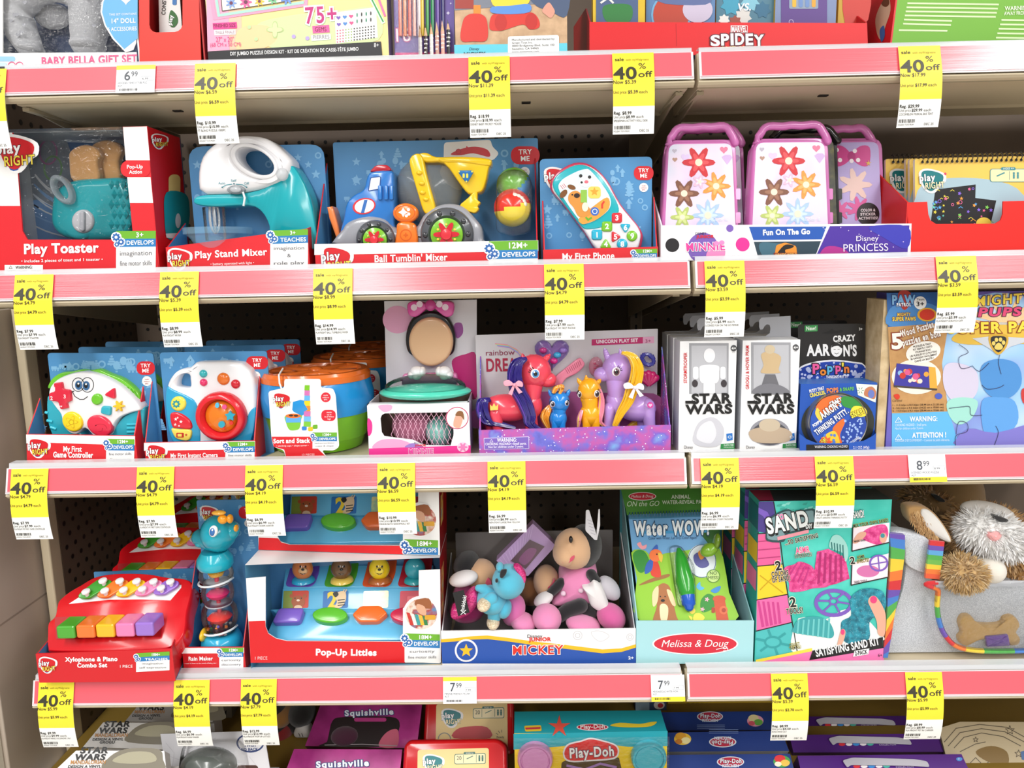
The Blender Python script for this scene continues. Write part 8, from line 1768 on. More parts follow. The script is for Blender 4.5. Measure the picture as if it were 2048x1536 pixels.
g.txt('SO', 1178, 384, 34, 'ef7ab4', 8, w=48, bold=.06, ol=('f4e8f0', .04), ang=-8); g.txt('SAND', 1118, 500, 104, '17181a', 7, w=298, bold=.07, ang=-12); g.txt('SAND', 1112, 482, 104, 'f2f4f4', 9, w=298, bold=.06, ang=-12, ol=('17181a', .05)); g.face([(1178, 505), (1400, 452), (1400, 476), (1182, 530)], 'ee9aa8', 8)
g.face([(1370, 412), (1436, 400), (1440, 446), (1374, 458)], '17181a', 8); g.txt('DIY', 1380, 446, 30, 'f2f4f4', 9, w=48, bold=.05, ang=-6)
lab(g, '...SO SATISFYING', 1234, 562, 30, 240, -13); g.txt('ASMR', 1310, 622, 40, 'ee4a88', 9, w=98, bold=.06, ol=('f6e8ec', .06), ang=-7); lab(g, 'EXPERIENCES!', 1304, 654, 26, 122, -7)
g.face(crv([(1228, 730), (1300, 700), (1340, 680), (1420, 710), (1460, 770), (1530, 830), (1530, 860), (1430, 870), (1360, 890), (1270, 892), (1262, 830)], 4), 'pink_sand', 3)
g.face([(1460, 610), (1540, 590), (1660, 650), (1690, 800), (1600, 836), (1480, 866), (1440, 760)], 'pink_sand', 4)
for i in range(5): g.face([(1476+i*36, 612+i*8), (1492+i*36, 612+i*8), (1480+i*40, 830-i*4), (1462+i*40, 840-i*4)], 'a81f68', 5)
for i in range(4): g.line([(1320+i*28, 690+i*12), (1260+i*34, 790+i*18)], 9, 'c03080', 5)
g.face(crv([(1546, 560), (1570, 500), (1620, 496), (1670, 560), (1680, 640), (1660, 680), (1640, 620), (1560, 590)], 4), '9ad0c8', 4)
for i in range(5): g.line([(1562+i*20, 545+i*5), (1566+i*20, 590+i*16)], 8, '1f6a68', 5)
lab(g, '2', 1166, 740, 62, 44, -6); lab(g, 'COLORS', 1140, 786, 34, 118, -7); lab(g, 'OF SAND!', 1144, 826, 34, 128, -8); lab(g, '2', 1268, 1000, 66, 46, -6); lab(g, 'TOOLS!', 1244, 1050, 38, 116, -6)
g.ring(1578, 972, 138, 26, '7a58b8', 4, 100); g.ring(1578, 960, 34, 12, '7a58b8', 5, 28)
for a in range(6): q = math.radians(a*60+8); g.line([(1578+30*math.cos(q), 962+24*math.sin(q)), (1578+122*math.cos(q), 968+86*math.sin(q))], 13, '7a58b8', 4)
g.face(crv([(1280, 1310), (1330, 1080), (1500, 1100), (1700, 1010), (1900, 1180), (1900, 1250), (1450, 1320)], 3), 'e6ece8', 2)
g.face(crv([(1292, 1150), (1330, 1090), (1440, 1066), (1540, 1100), (1580, 1180), (1560, 1220), (1480, 1210), (1300, 1182)], 4), '3aa0a4', 4)
for i in range(7): g.line([(1330+i*36, 1096-i*2), (1322+i*36, 1186+i*5)], 13, '6ac4c4', 5)
g.face(crv([(1690, 950), (1760, 880), (1860, 870), (1930, 900), (1945, 1000), (1880, 1060), (1830, 1110), (1830, 1220), (1740, 1260), (1650, 1240), (1630, 1110), (1700, 1060)], 4), 'teal_sand', 5)
for o in ([(1820, 960), (1840, 925), (1880, 930), (1930, 1010), (1945, 1080), (1935, 1200), (1890, 1190), (1880, 1100), (1840, 1010)], [(1600, 1270), (1630, 1160), (1660, 1170), (1650, 1230), (1620, 1280), (1570, 1310)]): g.face(crv(o, 4), 'e0a890', 6)
g.face(ell(1858, 948, 24, 26), 'e0407a', 7); g.face(ell(1640, 1176, 14, 20), 'e0407a', 7)
for q in ([(1712, 440), (1972, 405), (1966, 545), (1706, 606)], [(1706, 690), (1966, 622), (1958, 790), (1700, 846)]): g.face(q, 'f2e2ea', 4); g.line(q[:1]+q[3:]+q[2:3], 8, '17181a', 6)
g.face(crv([(1760, 500), (1830, 440), (1940, 420), (1960, 500), (1900, 560), (1820, 540)], 4), 'pink_sand', 5); g.face(crv([(1712, 540), (1750, 480), (1800, 470), (1800, 500), (1740, 550)], 4), 'dca48c', 6); g.face(ell(1926, 512, 26, 36), 'dca48c', 6); g.face(ell(1922, 496, 15, 16), '3a8a94', 7)
g.face(ell(1820, 748, 80, 42), 'd070a8', 5); g.ring(1895, 690, 68, 13, '7a58b8', 6, 60); g.line([(1835, 700), (1955, 680)], 9, '7a58b8', 6); g.line([(1890, 635), (1900, 745)], 9, '7a58b8', 6)
lab(g, 'MIX YOUR OWN SAND!', 1716, 440, 24, 250, -10, o='f0d84a'); lab(g, 'OWN SAND!', 1640, 380, 48, 152, -6, 'f4f4f4', '17181a'); lab(g, '2', 1694, 696, 48, 34, -6); lab(g, 'ASMR', 1742, 658, 20, 54, -9, o='f0d84a'); lab(g, 'EFFECTS!', 1742, 690, 24, 84, -9, o='f0d84a'); g.txt('SAND TOOLS', 1722, 832, 15, '17181a', 8, w=90, ang=-8, bold=.02); g.txt('MAGIC SAND', 1722, 544, 14, '17181a', 8, w=80, ang=-8, bold=.02)
lab(g, 'COLLECT', 1268, 1278, 20, 70, -10, o='f0d84a'); lab(g, 'THEM ALL!', 1266, 1302, 20, 82, -10, o='f0d84a')
g.face([(1028, 1372), (1425, 1290), (1425, 1312), (1026, 1400)], 'f0d84a', 5); g.face([(1026, 1392), (1420, 1310), (1930, 1290), (1930, 1440), (1026, 1440)], 'ee7ab4', 4)
g.face([(1428, 1308), (1925, 1212), (1922, 1290), (1405, 1375)], '141416', 6); g.txt('SATISFYING SAND KIT', 1454, 1350, 52, 'f6f6f6', 7, w=456, bold=.03, ang=-11); g.face([(1722, 1308), (1828, 1290), (1820, 1332), (1712, 1350)], 'f2f2f2', 8); g.txt('2-PACK', 1728, 1340, 28, '141416', 9, w=88, bold=.03, ang=-9); g.txt('6+', 1890, 1350, 22, '2a1a2a', 7, w=28)
t.part('carton', b)
for i in (1, 2, 3): dup(t.ob, (-.003*i, .056*i, 0), ('sand kit box directly behind the front one', 'third sand kit box from the front', 'rearmost sand kit box')[i-1])

# ---- plush dogs in a carrier
def fur(b, c, rx, ry, rz, n, L, cols, seed, rot=None, cen=None):
    R = random.Random(seed); c = V(c)
    for i in range(n):
        z = R.uniform(-1, 1); a = R.uniform(0, 2*PI); s = math.sqrt(1-z*z); d = V((s*math.cos(a), s*math.sin(a), z))
        if d.y > .45: continue
        p = V((d.x*rx, d.y*ry, d.z*rz)); nn = V((d.x/rx, d.y/ry, d.z/rz)).normalized()
        if rot is not None: p = rot @ p; nn = rot @ nn
        t_ = nn.cross(V((R.uniform(-1, 1), R.uniform(-1, 1), R.uniform(-1, 1)))).normalized()
        dr = (nn+V((R.uniform(-.6, .6), R.uniform(-.4, .4), -.5+R.uniform(-.4, .4)))*.8).normalized()*L*R.uniform(.6, 1.2)
        q = c+p-nn*.001; wd = L*.13; b.add([q-t_*wd, q+t_*wd, q+dr*.55+t_*wd*.6, q+dr, q+dr*.55-t_*wd*.6], [(0, 1, 2, 3, 4)], R.choice(cols))
def fball(b, g, x, y, rx, ry, dep, base, cols, n, L, seed, ang=0):
    u = g.u(x, y); g.ball(x, y, rx, ry, dep, base, ang)
    fur(b, g.p(x, y), rx*u, dep, ry*u, n, L, cols, seed, Matrix.Rotation(math.radians(ang), 3, 'Y'))
TAN = ['b98a54/f', 'cb9f68/f', 'd8b07a/f']; WF = ['faf8f6/f', 'f2f0ee/f', 'ffffff/f']
t = Thing('pet_carrier', 'silver glitter pet carrier bag with rainbow trim and clear front pocket', 'toy bag', None, (.66, .1, zd))
b = MB(); g = G(b, PY(.05), 'D5')
body = crv([(662, 1338), (690, 1180), (730, 1020), (775, 880), (795, 720), (790, 600), (860, 590), (960, 640), (965, 780), (1010, 835), (1200, 850), (1562, 848), (1900, 840), (1900, 1345), (1300, 1352), (820, 1342)], 3)
g.pil(body, .12, .02, 'glitter_grey'); t.part('bag', b, 'silver glitter fabric bag')
RB = ['d8242c', 'f07a28', 'f2d032', '4fae4a', '3f7fd0', '6a4ab0']
b = MB(); g = G(b, PY(.036), 'D5')
L0 = [(703, 535), (712, 640), (705, 800), (695, 900), (690, 1000), (680, 1150), (668, 1250), (662, 1330)]; L1 = [(800, 545), (800, 660), (785, 780), (770, 900), (755, 960), (735, 1050), (715, 1180), (690, 1330)]
def along(L, f): k_ = f*(len(L)-1); i = min(int(k_), len(L)-2); a, c_ = V(L[i]), V(L[i+1]); return a.lerp(c_, k_-i)
NB = 26
for i in range(NB):
    q = [along(L0, i/NB), along(L1, i/NB), along(L1, (i+1)/NB), along(L0, (i+1)/NB)]; g.off(.006).slab(q, .008, RB[(-i//2+5) % 6]+'/f')
t.part('side_trim', b, 'rainbow striped edge')
b = MB(); g = G(b, PY(.03), 'D5')
for i in range(8):
    y = 580+i*30; x = 962-i*4; g.slab([(x, y), (x+92, y+8), (x+88, y+39), (x-4, y+30)], .004, ['d8242c', '6a4ab0', '5aa8e0', '4fae4a', '6fb84a', 'f2d032', 'f07a28', 'e8582c'][i]+'/f')
t.part('strap', b, 'rainbow strap')
b = MB(); g = G(b, PY(.04), 'D5'); g.pil(crv([(700, 540), (760, 520), (860, 535), (960, 580), (965, 700), (950, 790), (860, 770), (800, 720), (790, 600)], 3), .02, .006, 'glitter_grey'); t.part('flap', b, 'silver glitter flap')
pts = crv([(1000, 850), (1012, 900), (1006, 1000), (1020, 1100), (1060, 1190), (1140, 1260), (1300, 1286), (1600, 1284), (1900, 1280), (1900, 850)], 6)[:-12]
b = MB(); g = G(b, PY(.029), 'D5'); u = g.u(1300, 1100)
for i in range(len(pts)-1): b.tube([g.p(*pts[i]), g.p(*pts[i+1])], 17*u, RB[(i//4) % 6]+'/f', 8)
t.part('pocket_piping', b, 'rainbow piping')
b = MB(); g = G(b, PY(.026), 'D5'); g.pil(crv([(1000, 850), (1010, 1000), (1030, 1120), (1140, 1260), (1300, 1284), (1900, 1280), (1900, 850), (1450, 848)], 3), .004, .002, 'clear'); g.slab([(995, 840), (1900, 835), (1900, 868), (998, 880)], .001, 'd8dae0/t'); t.part('pocket', b, 'clear plastic pocket')
k = Thing('toy_bone', 'tan plush bone with a purple ribbon inside the clear pocket', 'toy bone', None, (.64, .04, zd+.02))
b = MB(); g = G(b, PY(.042), 'D5'); g.pil(crv([(1150, 1110), (1170, 1065), (1215, 1058), (1250, 1085), (1265, 1110), (1350, 1118), (1420, 1108), (1440, 1076), (1490, 1062), (1530, 1090), (1542, 1130), (1520, 1170), (1545, 1210), (1530, 1250), (1480, 1258), (1450, 1232), (1320, 1220), (1240, 1238), (1200, 1262), (1158, 1240), (1146, 1200), (1166, 1170)], 4), .02, .008, 'd9ac62/f', .003); k.part('bone', b)
b = MB(); g = G(b, PY(.036), 'D5'); g.pil(rnd([(1318, 1196), (1462, 1182), (1474, 1254), (1326, 1262)], 8), .004, .0015, '7038b0/f')
for L in ([(1330, 1204), (1460, 1246)], [(1334, 1254), (1454, 1190)]): g.line(L, 3, '5a2898', 2)
k.part('ribbon', b, 'purple ribbon')
k = Thing('plush_dog', 'fluffy tan and white plush dog sitting in the silver carrier', 'plush dog', 'plush dogs', (.66, .1, zd+.08))
b = MB(); g = G(b, PY(.095), 'D5')
fball(b, g, 1330, 560, 265, 200, .055, 'c0945c/f', TAN, 3200, .012, 1, 10); g.pl = PY(.10); fball(b, g, 1500, 760, 190, 130, .045, 'b98a50/f', TAN, 1600, .012, 2)
k.part('body', b)
b = MB(); g = G(b, PY(.06), 'D5'); fball(b, g, 1350, 540, 212, 140, .034, 'fbfaf8/f', WF, 2600, .012, 3, 22); fball(b, g, 1420, 580, 160, 95, .034, 'fbfaf8/f', WF, 1400, .014, 7); g.off(-.02).ball(1330, 400, 180, 70, .02, 'e8e4e0/f', 12); k.part('muzzle', b, 'white fluffy muzzle')
b = MB(); g = G(b, PY(.024), 'D5'); g.pil(crv([(1338, 540), (1370, 532), (1410, 532), (1424, 552), (1400, 582), (1372, 588), (1345, 566)], 4), .008, .003, 'f2a8a8/f', .002); k.part('nose', b, 'pink nose')
b = MB(); g = G(b, PY(.034), 'D5'); g.pil(crv([(1375, 422), (1410, 428), (1460, 446), (1455, 460), (1420, 462), (1390, 448)], 4), .01, .0015, '141214/f'); k.part('eye', b, 'black stitched eye')
b = MB(); g = G(b, PY(.05), 'D5'); g.pil(crv([(815, 380), (850, 358), (930, 365), (1000, 410), (1070, 500), (1105, 570), (1090, 602), (1030, 580), (950, 575), (880, 500), (830, 450)], 4), .02, .008, 'c0945c/f')
R = random.Random(5)
for i in range(260):
    f = R.random(); a = V((840, 400)).lerp(V((960, 560)), f)+V((R.uniform(-18, 60), R.uniform(-20, 30))); p = g.p(*a)-V((0, .0005, 0)); d = V((R.uniform(-.6, .2), -.5, -R.uniform(.3, 1))).normalized()*.010; b.add([p-V((.0012, 0, 0)), p+V((.0012, 0, 0)), p+d], [(0, 1, 2)], R.choice(TAN))
g.off(.003).pil(crv([(910, 385), (960, 390), (1030, 460), (1090, 560), (1088, 592), (1030, 570), (960, 520), (915, 450)], 4), .008, .003, 'f0ede8/f', .002); k.part('ear', b, 'floppy ear with white lining')
b = MB(); g = G(b, PY(.034), 'D5'); fball(b, g, 1165, 785, 125, 96, .03, 'd4b078/f', ['d8b47c/f', 'e4c898/f', 'c8a060/f'], 2400, .011, 4); k.part('paw', b, 'fluffy tan paw')
b = MB(); g = G(b, PY(.044), 'D5'); g.ball(1330, 760, 100, 92, .026, 'ebe4d8/f'); k.part('paw', b, 'white paw pad')
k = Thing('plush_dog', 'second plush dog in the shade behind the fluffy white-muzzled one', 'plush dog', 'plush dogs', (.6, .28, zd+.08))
b = MB(); g = G(b, PY(.26), 'D5'); fball(b, g, 960, 330, 160, 100, .05, '9a7a50/f', TAN, 900, .014, 9, 14); g.ball(1100, 420, 200, 120, .05, '9a7a50/f'); g.ball(1090, 470, 200, 500, .05, '9a7a50/f'); k.part('body', b)  # base tan darker than the front dog's, shade put into the colour
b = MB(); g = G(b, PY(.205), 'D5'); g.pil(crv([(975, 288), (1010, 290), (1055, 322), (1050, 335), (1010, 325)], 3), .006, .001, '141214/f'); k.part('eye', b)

# ============================================================ bottom row
zd = Z5; ROWZ[0] = zd+.0005
def lean(name, label, cat, reg, pts, Y, deg, th, cf, cs, draw, group=None, pt=None, edge=None, bev=0):
    """a box leaning back or lying tilted; pts = its visible face"""
    ox, oy, k_ = REG[reg]; yb_ = max(q[1] for q in pts); xm = sum(q[0] for q in pts)/len(pts)
    P = PT(ox+xm/k_, oy+yb_/k_, Y, deg, -9); g0 = G(None, P, reg); o = sum((g0.p(*q) for q in pts), V((0, 0, 0)))/len(pts)
    t = Thing(name, label, cat, group, (o.x, o.y, zd)); b = MB(); g = G(b, P, reg)
    if bev: g.pil(pts, th, bev, cf)
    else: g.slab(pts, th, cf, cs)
    if draw: draw(g, t)
    t.part('carton' if cat == 'toy box' else 'body', b)
    # the hidden lower part that carries it
    lo = [g0.p(*q) for q in sorted(pts, key=lambda q: -q[1])[:2]]
    b = MB(); x0, x1 = sorted(p.x for p in lo); zb = min(p.z for p in lo)-.0005
    if zb > zd+.004: b.cbox(x0+.003, x1-.003, lo[0].y+.012, lo[0].y+.012+max(.03, th), zd+.0006, zb-.004, cs, cs); t.part('lower_carton', b)
    return t
def star_box(g, s, x, y):
    q = lambda a, c_: (x+a*s, y+c_*s)
    g.txt('STAR', *q(55, -95), 33*s, '1a1a1a', 3, w=160*s, bold=.05, ital=.25); g.txt('WARS', *q(30, -55), 33*s, '1a1a1a', 3, w=175*s, bold=.05, ital=.25); g.txt('MANDALORIAN', *q(0, -32), 22*s, 'b07a3a', 3, w=205*s, bold=.03, ital=.25); g.txt('DESIGN A VINYL', *q(-15, -10), 15*s, '2a2a2a', 3, w=190*s, bold=.03, ital=.25); g.txt('GROGU', *q(30, 8), 15*s, '2a2a2a', 3, w=95*s, bold=.03, ital=.25)
def vin(s, x, y, dx):
    def f(g, t):
        star_box(g, s, x, y); g.face(crv([(x+dx, y), (x+dx+10, y-60*s), (x+dx+110*s, y-118*s), (x+dx+300*s, y-120*s), (x+dx+330*s, y-60*s), (x+dx+320*s, y+10)], 4), '77705f', 1); g.face(crv([(x+dx+40*s, y-50*s), (x+dx+130*s, y-100*s), (x+dx+260*s, y-100*s), (x+dx+290*s, y-50*s), (x+dx+160*s, y-34*s)], 4), 'a09a80', 2)
    return f
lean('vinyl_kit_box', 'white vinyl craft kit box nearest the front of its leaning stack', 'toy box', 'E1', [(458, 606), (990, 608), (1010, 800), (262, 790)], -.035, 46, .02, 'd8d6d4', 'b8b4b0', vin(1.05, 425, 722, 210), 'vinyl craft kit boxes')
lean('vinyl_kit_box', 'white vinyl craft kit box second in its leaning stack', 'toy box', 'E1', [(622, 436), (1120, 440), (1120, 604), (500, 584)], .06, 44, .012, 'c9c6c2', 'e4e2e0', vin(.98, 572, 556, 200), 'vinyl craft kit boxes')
lean('vinyl_kit_box', 'white vinyl craft kit box third in its leaning stack', 'toy box', 'E1', [(860, 300), (1300, 300), (1280, 434), (752, 432)], .145, 44, .012, 'a8a4a0', 'c8c4c0', vin(.9, 810, 412, 240), 'vinyl craft kit boxes')  # white card greyed box by box towards the back, shade put into colour
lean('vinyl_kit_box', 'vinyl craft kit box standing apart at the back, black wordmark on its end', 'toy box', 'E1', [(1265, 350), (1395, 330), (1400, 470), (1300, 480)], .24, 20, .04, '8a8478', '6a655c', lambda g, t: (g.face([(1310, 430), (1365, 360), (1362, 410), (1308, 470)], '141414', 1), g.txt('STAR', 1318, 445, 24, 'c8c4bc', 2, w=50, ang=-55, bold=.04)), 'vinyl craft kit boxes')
def clipcard(g, t):
    g.ring(1508, 560, 84, 10, '22366a', 1, 58); g.txt('TWIST', 1470, 582, 15, '22366a', 2, w=76, bold=.04); g.txt('GO BACK', 1452, 606, 15, '22366a', 2, w=104, bold=.04)
    for L in ([(1000, 560), (1050, 620), (1040, 700)], [(1180, 520), (1220, 560), (1300, 530)], [(1500, 640), (1540, 690)], [(1020, 640), (1080, 660)]): g.line(L, 3, 'c4c2c8', 1)
    b = MB(); gg = G(b, g.pl.off(.001), 'E1'); gg.ball(1260, 690, 170, 100, .03, '5c625e/p'); t.part('toy_shell', b, 'dark grey domed toy')
    b = MB(); gg = G(b, g.pl.off(.024), 'E1'); gg.pil(rnd([(1090, 560), (1430, 550), (1470, 740), (1060, 745)], 60), .02, .008, 'clear'); t.part('blister', b, 'clear plastic blister')
    b = MB(); gg = G(b, g.pl.off(.0006), 'E1'); gg.slab(rr(1425, 694, 1555, 760, 20), .0005, '4a2a20'); t.part('badge', b)
lean('toy_card', 'white hanging card with a dark grey domed toy under clear plastic', 'toy card', 'E1', [(966, 506), (1588, 486), (1640, 800), (1010, 800)], .03, 24, .002, 'd6d5d9', 'c8c8cc', clipcard)
t = Thing('plush_doll', 'plush doll with a white mitten in the shade of the bottom deck', 'plush doll', None, (-.3, .2, zd))
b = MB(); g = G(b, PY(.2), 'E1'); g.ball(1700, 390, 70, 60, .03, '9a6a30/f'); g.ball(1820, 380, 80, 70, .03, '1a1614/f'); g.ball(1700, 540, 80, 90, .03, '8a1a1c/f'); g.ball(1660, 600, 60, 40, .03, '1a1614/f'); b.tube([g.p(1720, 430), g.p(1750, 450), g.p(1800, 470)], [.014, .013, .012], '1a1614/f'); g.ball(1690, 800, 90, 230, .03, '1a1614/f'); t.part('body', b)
b = MB(); g = G(b, PY(.175), 'E1'); g.pil(crv([(1790, 450), (1830, 455), (1866, 500), (1850, 540), (1800, 545), (1764, 520), (1775, 480)], 4), .02, .008, 'cfcac4/f')
for i in range(2): g.line([(1800+i*18, 500), (1808+i*18, 520)], 4, '3a3430', 3)
t.part('mitten', b, 'white mitten')
def squish(x, y, s, win):
    def f(g, t):
        if win:
            g.face(crv([(250, 380), (270, 310), (330, 292), (560, 290), (612, 320), (600, 380), (560, 420), (560, 444), (215, 444), (240, 420)], 3), '1c1216', 1); g.face(crv([(520, 400), (560, 362), (604, 360), (598, 444), (510, 444)], 4), 'c8607a', 2); g.ball(330, 390, 70, 50, .008, '4a1a34/f')
            g.line([(230, 436), (420, 432), (600, 440)], 4, 'a8a0a4', 3); g.face(rr(380, 296, 545, 316, 10), 'b83a84', 3)
        g.txt('Squishville', x, y, 28*s, 'e8f0fa', 5, w=250*s, bold=.07, ol=('26407a', .07), ang=-2)
    return f
lean('squish_toy_box', 'magenta toy box with dark window, leaning behind the other magenta box', 'toy box', 'E2', [(210, 222), (728, 222), (700, 452), (128, 440)], .13, 52, .02, 'magenta_art', '4a1238', squish(332, 288, 1, True), 'magenta toy boxes')
lean('squish_toy_box', 'magenta toy box at the very front, only its top edge in view', 'toy box', 'E2', [(72, 456), (626, 458), (600, 700), (-20, 700)], .025, 52, .03, 'magenta_art', '4a1238', squish(186, 552, 1.08, False), 'magenta toy boxes')
def redcase(dx, dy, s):
    def f(g, t):
        o = lambda pts: [(800+(x-800)*s+dx, 225+(y-225)*s+dy) for x, y in pts]
        b = MB(); gg = G(b, g.pl.off(.0008), 'E2'); gg.slab(rnd(o([(800, 226), (1164, 216), (1166, 480), (796, 480)]), 14), .0008, 'ecd08c')
        p = o([(826, 248)])[0]; logo(gg, p[0], p[1], 108*s, 2, True)
        q = o([(988, 248), (1148, 242), (1148, 298), (988, 300)]); gg.face(rnd(q, 10), '2f6a60', 2); gg.face(rnd([(a+(3 if i in (0, 3) else -3), c_+(3 if i < 2 else -3)) for i, (a, c_) in enumerate(q)], 9), 'f0e2b4', 3)
        p = o([(1000, 278)])[0]; gg.txt('20', p[0], p[1], 20*s, '2f3a34', 4, w=24*s); 
        for L in ([(1034, 252), (1034, 292)], [(1100, 250), (1100, 290)], [(1052, 272), (1082, 258)]): gg.line(o(L), 4 if L[0][0] == 1052 else 2, '2f6a60', 4)
        for x in (1116, 1132): gg.face(o(ell(x, 258, 5, n=10)), '2f6a60', 4); gg.face(o([(x-5, 263), (x+5, 263), (x+4, 284), (x-4, 284)]), '2f6a60', 4)
        gg.face(rnd(o([(1036, 238), (1094, 236), (1094, 248), (1036, 250)]), 4), '2f6a60', 4); p = o([(1046, 247)])[0]; gg.txt('AGES 3+', p[0], p[1], 7*s, 'f4f0e0', 5, w=40*s)
        gg.face(crv(o([(890, 400), (905, 355), (970, 340), (1060, 344), (1076, 400)]), 3), 'c01c2a', 3); gg.ring(*o([(842, 405)])[0], 34*s, 5, '8a8a86', 3)
        p = o([(1110, 400)])[0]; gg.txt('Ready', p[0], p[1], 11*s, '2a2a2a', 4, w=38*s)
        for a in (-60, -30, 0): c_ = o([(1135+22*math.sin(math.radians(a)), 392-22*math.cos(math.radians(a))), (1135+34*math.sin(math.radians(a)), 392-34*math.cos(math.radians(a)))]); gg.line(c_, 2.5, '2a2a2a', 4)
        t.part('label_card', b, 'yellow printed label')
    return f
lean('plastic_case', 'red plastic case with yellow label, behind the other red case', 'plastic case', 'E2', rnd([(744, 190), (1196, 190), (1204, 420), (1200, 500), (726, 500)], 40), .13, 34, .04, 'd0141c/p', '9a0c12/p', redcase(0, 0, 1), 'red plastic cases', bev=.01)
lean('plastic_case', 'red plastic case with yellow label, at the front of the bottom deck', 'plastic case', 'E2', rnd([(660, 408), (1120, 402), (1164, 440), (1168, 640), (620, 640), (632, 440)], 30), .035, 34, .05, 'd0141c/p', '9a0c12/p', redcase(-95, 234, 1.0), 'red plastic cases', bev=.01)
# dough set
t = Thing('dough_box', 'teal and yellow dough set box with two round lids on its front', 'toy box', None, (.08, .05, zd))
P = PY(.03, zd+.001); g0 = G(None, P, 'E2'); Xa, Xb = g0.p(1200, 420).x, g0.p(1982, 420).x; Z = g0.p(1590, 372).z; YBk = .085
b = MB(); b.cbox(Xa, Xb, .03, YBk, zd+.0006, Z, 'f0cc28', '1a8f9c', '1f9fae')
g = G(b, P, 'E2'); g.face([(1196, 378), (1984, 362), (1984, 440), (1780, 444), (1600, 420), (1420, 444), (1196, 458)], '1f9fae', 1)
g.face(crv([(1440, 552), (1450, 520), (1500, 510), (1700, 500), (1740, 520), (1740, 700), (1440, 700)], 3), '4a3a22', 1); g.line([(1470, 540), (1560, 560), (1640, 530), (1720, 548)], 12, 'a07ac0', 2)
g.face(crv([(1448, 480), (1470, 430), (1540, 410), (1590, 396), (1650, 408), (1720, 432), (1736, 470), (1710, 506), (1600, 516), (1480, 520)], 4), 'e4e0e4', 3); g.face(crv([(1456, 480), (1476, 436), (1542, 417), (1590, 404), (1648, 415), (1714, 437), (1728, 470), (1704, 498), (1600, 508), (1486, 512)], 4), 'd8202c', 4)
g.txt('Play-Doh', 1484, 498, 48, 'f6f4f4', 7, w=226, bold=.03, ol=('1a2a5a', .04), ang=-3)
top = Pl((0, 0, Z+.0004), (0, 0, 1)); g = G(b, top, 'E2')
g.face(ell(1600, 345, 82, 18), 'e8e4e8', 1); g.face(ell(1600, 345, 76, 14), 'c8203a', 2); g.txt('Play-Doh', 1538, 354, 20, 'f4f0f0', 3, w=126, bold=.025, ang=-1)
g.face(star(1430, 342, 60, 20, 5), 'e8584a', 1); g.face(crv([(1690, 336), (1740, 322), (1840, 328), (1900, 318), (1930, 318), (1900, 340), (1820, 346), (1740, 344)], 3), 'e8cc3a', 1); g.face(rnd([(1250, 338), (1336, 334), (1340, 364), (1256, 368)], 8), 'e8c83a', 1); g.face(rnd([(1256, 348), (1334, 344), (1334, 354), (1258, 358)], 3), 'c83a4a', 2)
t.part('carton', b)
for x, y, cc in ((1306, 500, 'e09ad0'), (1886, 492, '45c0d4')):
    b = MB(); g = G(b, PY(.028), 'E2'); u = g.u(x, y); c = g.p(x, y); b.lathe(c, (0, -1, 0), [(90*u, -.0019), (90*u, .006), (84*u, .009), (76*u, .009), (73*u, .005), (68*u, .0045), (66*u, .006), (0, .006)], cc+'/p', 36); t.part('lid', b)
b = MB(); g = G(b, PY(.017), 'E2'); b.box((Xa-.0006, .0165, Z-.14), (Xb+.0006, .017, Z+.0012), 'clear'); t.part('shrink_wrap', b, 'clear shrink wrap')
# kitchen set boxes
def kit(cx, cy, s, flip=False, food=None):
    def f(g, t):
        g.face(ell(cx, cy, 70*s, 28*s), 'd8dce4', 1); g.face(ell(cx, cy, 64*s, 23*s), 'b82a44', 2); a = 180 if flip else 0
        g.txt('Play-Doh', cx+(52*s if flip else -52*s), cy+(-6*s if flip else 6*s), 20*s, 'f2f0f4', 4, w=108*s, bold=.025, ol=('1a2a5a', .04), ang=a)
        g.txt('KITCHEN', cx+(42*s if flip else -42*s), cy+(-26*s if flip else 28*s), 14*s, 'd8e2f0', 4, w=84*s, bold=.05, ang=a)
        x, y, cs_ = food
        for i, (c_, dx, dy, r) in enumerate(((cs_[0], 0, 0, 44), (cs_[1], -10, -14, 28), (cs_[2], 16, 8, 24), (cs_[3], -20, 14, 18))): g.face(ell(x+dx*s, y+dy*s, r*s, r*s*.7), c_, 1+i)
        for i in range(3): g.face([(cx-70*s, cy+(44+i*9)*s*(-1 if flip else 1)), (cx+80*s, cy+(44+i*9)*s*(-1 if flip else 1)), (cx+80*s, cy+(47+i*9)*s*(-1 if flip else 1)), (cx-70*s, cy+(47+i*9)*s*(-1 if flip else 1))], '7a90c0', 1)
    return f
lean('dough_kitchen_box', 'dark blue dough kitchen box furthest back in its stack', 'toy box', 'E3', [(140, 268), (760, 262), (790, 358), (150, 362)], .18, 55, .02, '17357c', '0f2658', kit(440, 290, .95, False, (672, 312, ('e8a0b8', 'e8d8a0', '6ab04a', 'd85a6a'))), 'dough kitchen boxes')
lean('dough_kitchen_box', 'dark blue dough kitchen box in the middle of its stack, printed upside down', 'toy box', 'E3', [(215, 372), (805, 362), (845, 466), (222, 470)], .105, 55, .02, '17357c', 'c4c8d0', kit(505, 420, 1, True, (300, 405, ('e8c040', 'd89a2a', 'f0e0a0', 'c87a28'))), 'dough kitchen boxes')
lean('dough_kitchen_box', 'dark blue dough kitchen box at the front of its stack, salad picture on it', 'toy box', 'E3', [(215, 486), (850, 480), (900, 680), (210, 690)], .03, 55, .03, '17357c', '0f2658', kit(545, 522, 1, False, (808, 520, ('4aa04a', 'd8303a', 'e8c050', 'f0e8d0'))), 'dough kitchen boxes')
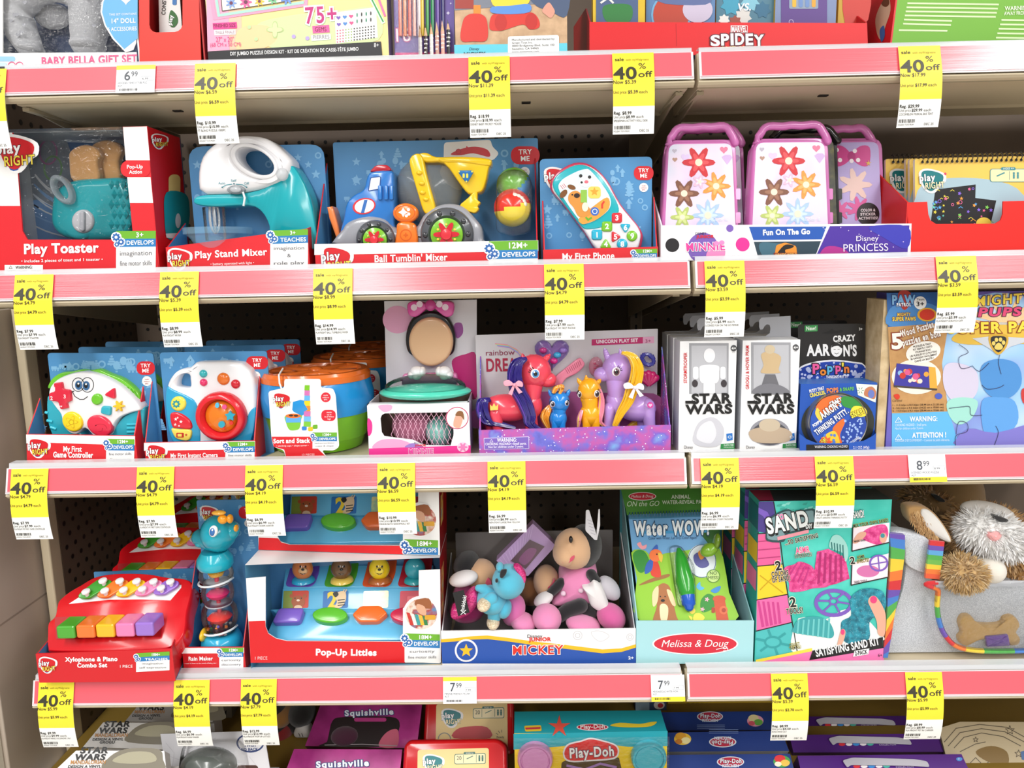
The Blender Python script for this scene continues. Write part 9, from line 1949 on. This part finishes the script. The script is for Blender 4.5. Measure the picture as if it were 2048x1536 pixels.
lean('dough_tub_box', 'yellow printed box standing behind the dark blue kitchen boxes', 'toy box', 'E3', [(220, 150), (760, 150), (760, 258), (228, 264)], .27, 10, .05, 'c8a428', '8a701a', lambda g, t: [g.face(rr(320+i*24, 220, 336+i*24, 236, 3), '5a4a14', 1) for i in range(5)])
lean('dough_pack', 'small dark blue and yellow pack squeezed beside the yellow box', 'toy box', 'E3', [(55, 190), (215, 190), (220, 300), (58, 300)], .25, 10, .05, '3a4a6a', '22304a', lambda g, t: (g.face(rect(60, 200, 130, 290), '8aa0b0', 1), g.face(ell(180, 230, 28, 22), 'e8e0d8', 2), g.face(ell(186, 232, 14, 12), 'c8303a', 3)))
# purple boxes with paper bands
def purp(pts, s):
    def f(g, t):
        x0, y0, x1 = pts; b = MB(); gg = G(b, g.pl.off(.004), 'E3')
        gg.slab(rnd([(x0, y0), (x0+(x1-x0)*.12, y0-14*s), (x0+(x1-x0)*.85, y0-6*s), (x1, y0+4*s), (x1+14, y0+32*s), (x0+(x1-x0)*.8, y0+26*s), (x0+(x1-x0)*.1, y0+22*s), (x0+26, y0+36*s)], 12), .001, 'b4b2bc'); t.part('carry_strap', b, 'pale grey carry strap')
        for i, c_ in enumerate(('d8303a', 'f0e8e8', '3a8ad0', 'e8e0e4', '4ab0a0')): g.face(ell(x0+(70+i*36)*s, y0+30*s, 17*s, 8*s), c_, 1+i)
        g.txt('COLLECTION', x0+260*s, y0+36*s, 8*s, 'd8d0e0', 2, w=86*s)
    return f
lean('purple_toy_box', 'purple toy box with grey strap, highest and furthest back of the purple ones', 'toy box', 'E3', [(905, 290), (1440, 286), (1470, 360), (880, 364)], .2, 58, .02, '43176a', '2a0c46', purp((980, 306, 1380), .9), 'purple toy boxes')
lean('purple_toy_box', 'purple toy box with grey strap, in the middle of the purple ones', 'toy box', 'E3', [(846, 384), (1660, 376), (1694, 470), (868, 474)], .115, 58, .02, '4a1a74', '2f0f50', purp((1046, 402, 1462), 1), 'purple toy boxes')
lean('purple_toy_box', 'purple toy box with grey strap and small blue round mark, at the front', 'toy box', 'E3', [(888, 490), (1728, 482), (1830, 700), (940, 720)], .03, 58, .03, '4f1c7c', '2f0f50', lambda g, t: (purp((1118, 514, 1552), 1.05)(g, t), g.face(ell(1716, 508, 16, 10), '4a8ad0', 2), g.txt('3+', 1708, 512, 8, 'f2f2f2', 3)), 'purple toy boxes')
def sheet(g, t):
    for q in ([(1640, 420), (1700, 350), (1820, 330), (1960, 345), (2060, 400)], [(1660, 440), (1720, 372), (1830, 352), (1950, 368), (2050, 420)], [(1690, 450), (1740, 396), (1830, 374), (1940, 392), (2030, 440)], [(1720, 470), (1800, 430), (1850, 420)], [(1760, 540), (1800, 500), (1840, 540), (1900, 500), (1980, 540)]): g.line(q, 4, '5a5040', 1)
    g.face(crv([(1800, 470), (1880, 440), (1960, 470), (1960, 540), (1860, 520)], 4), '7a5f2c', 1)
    for x, y, R in ((1975, 360, 24), (1800, 408, 14), (2020, 480, 20)): g.line(star(x, y, R), 3, '5a5040', 2, True)
    g.face([(2030, 470), (2070, 460), (2070, 520), (2036, 510)], '4a6a9a', 2)
lean('coloring_panel', 'pale brown colouring panel with outline drawing, at the bottom right corner', 'craft panel', 'E3', [(1612, 350), (1720, 316), (2300, 318), (2400, 690), (1700, 690)], .1, 50, .006, 'b8a888', '8a7a5c', sheet)
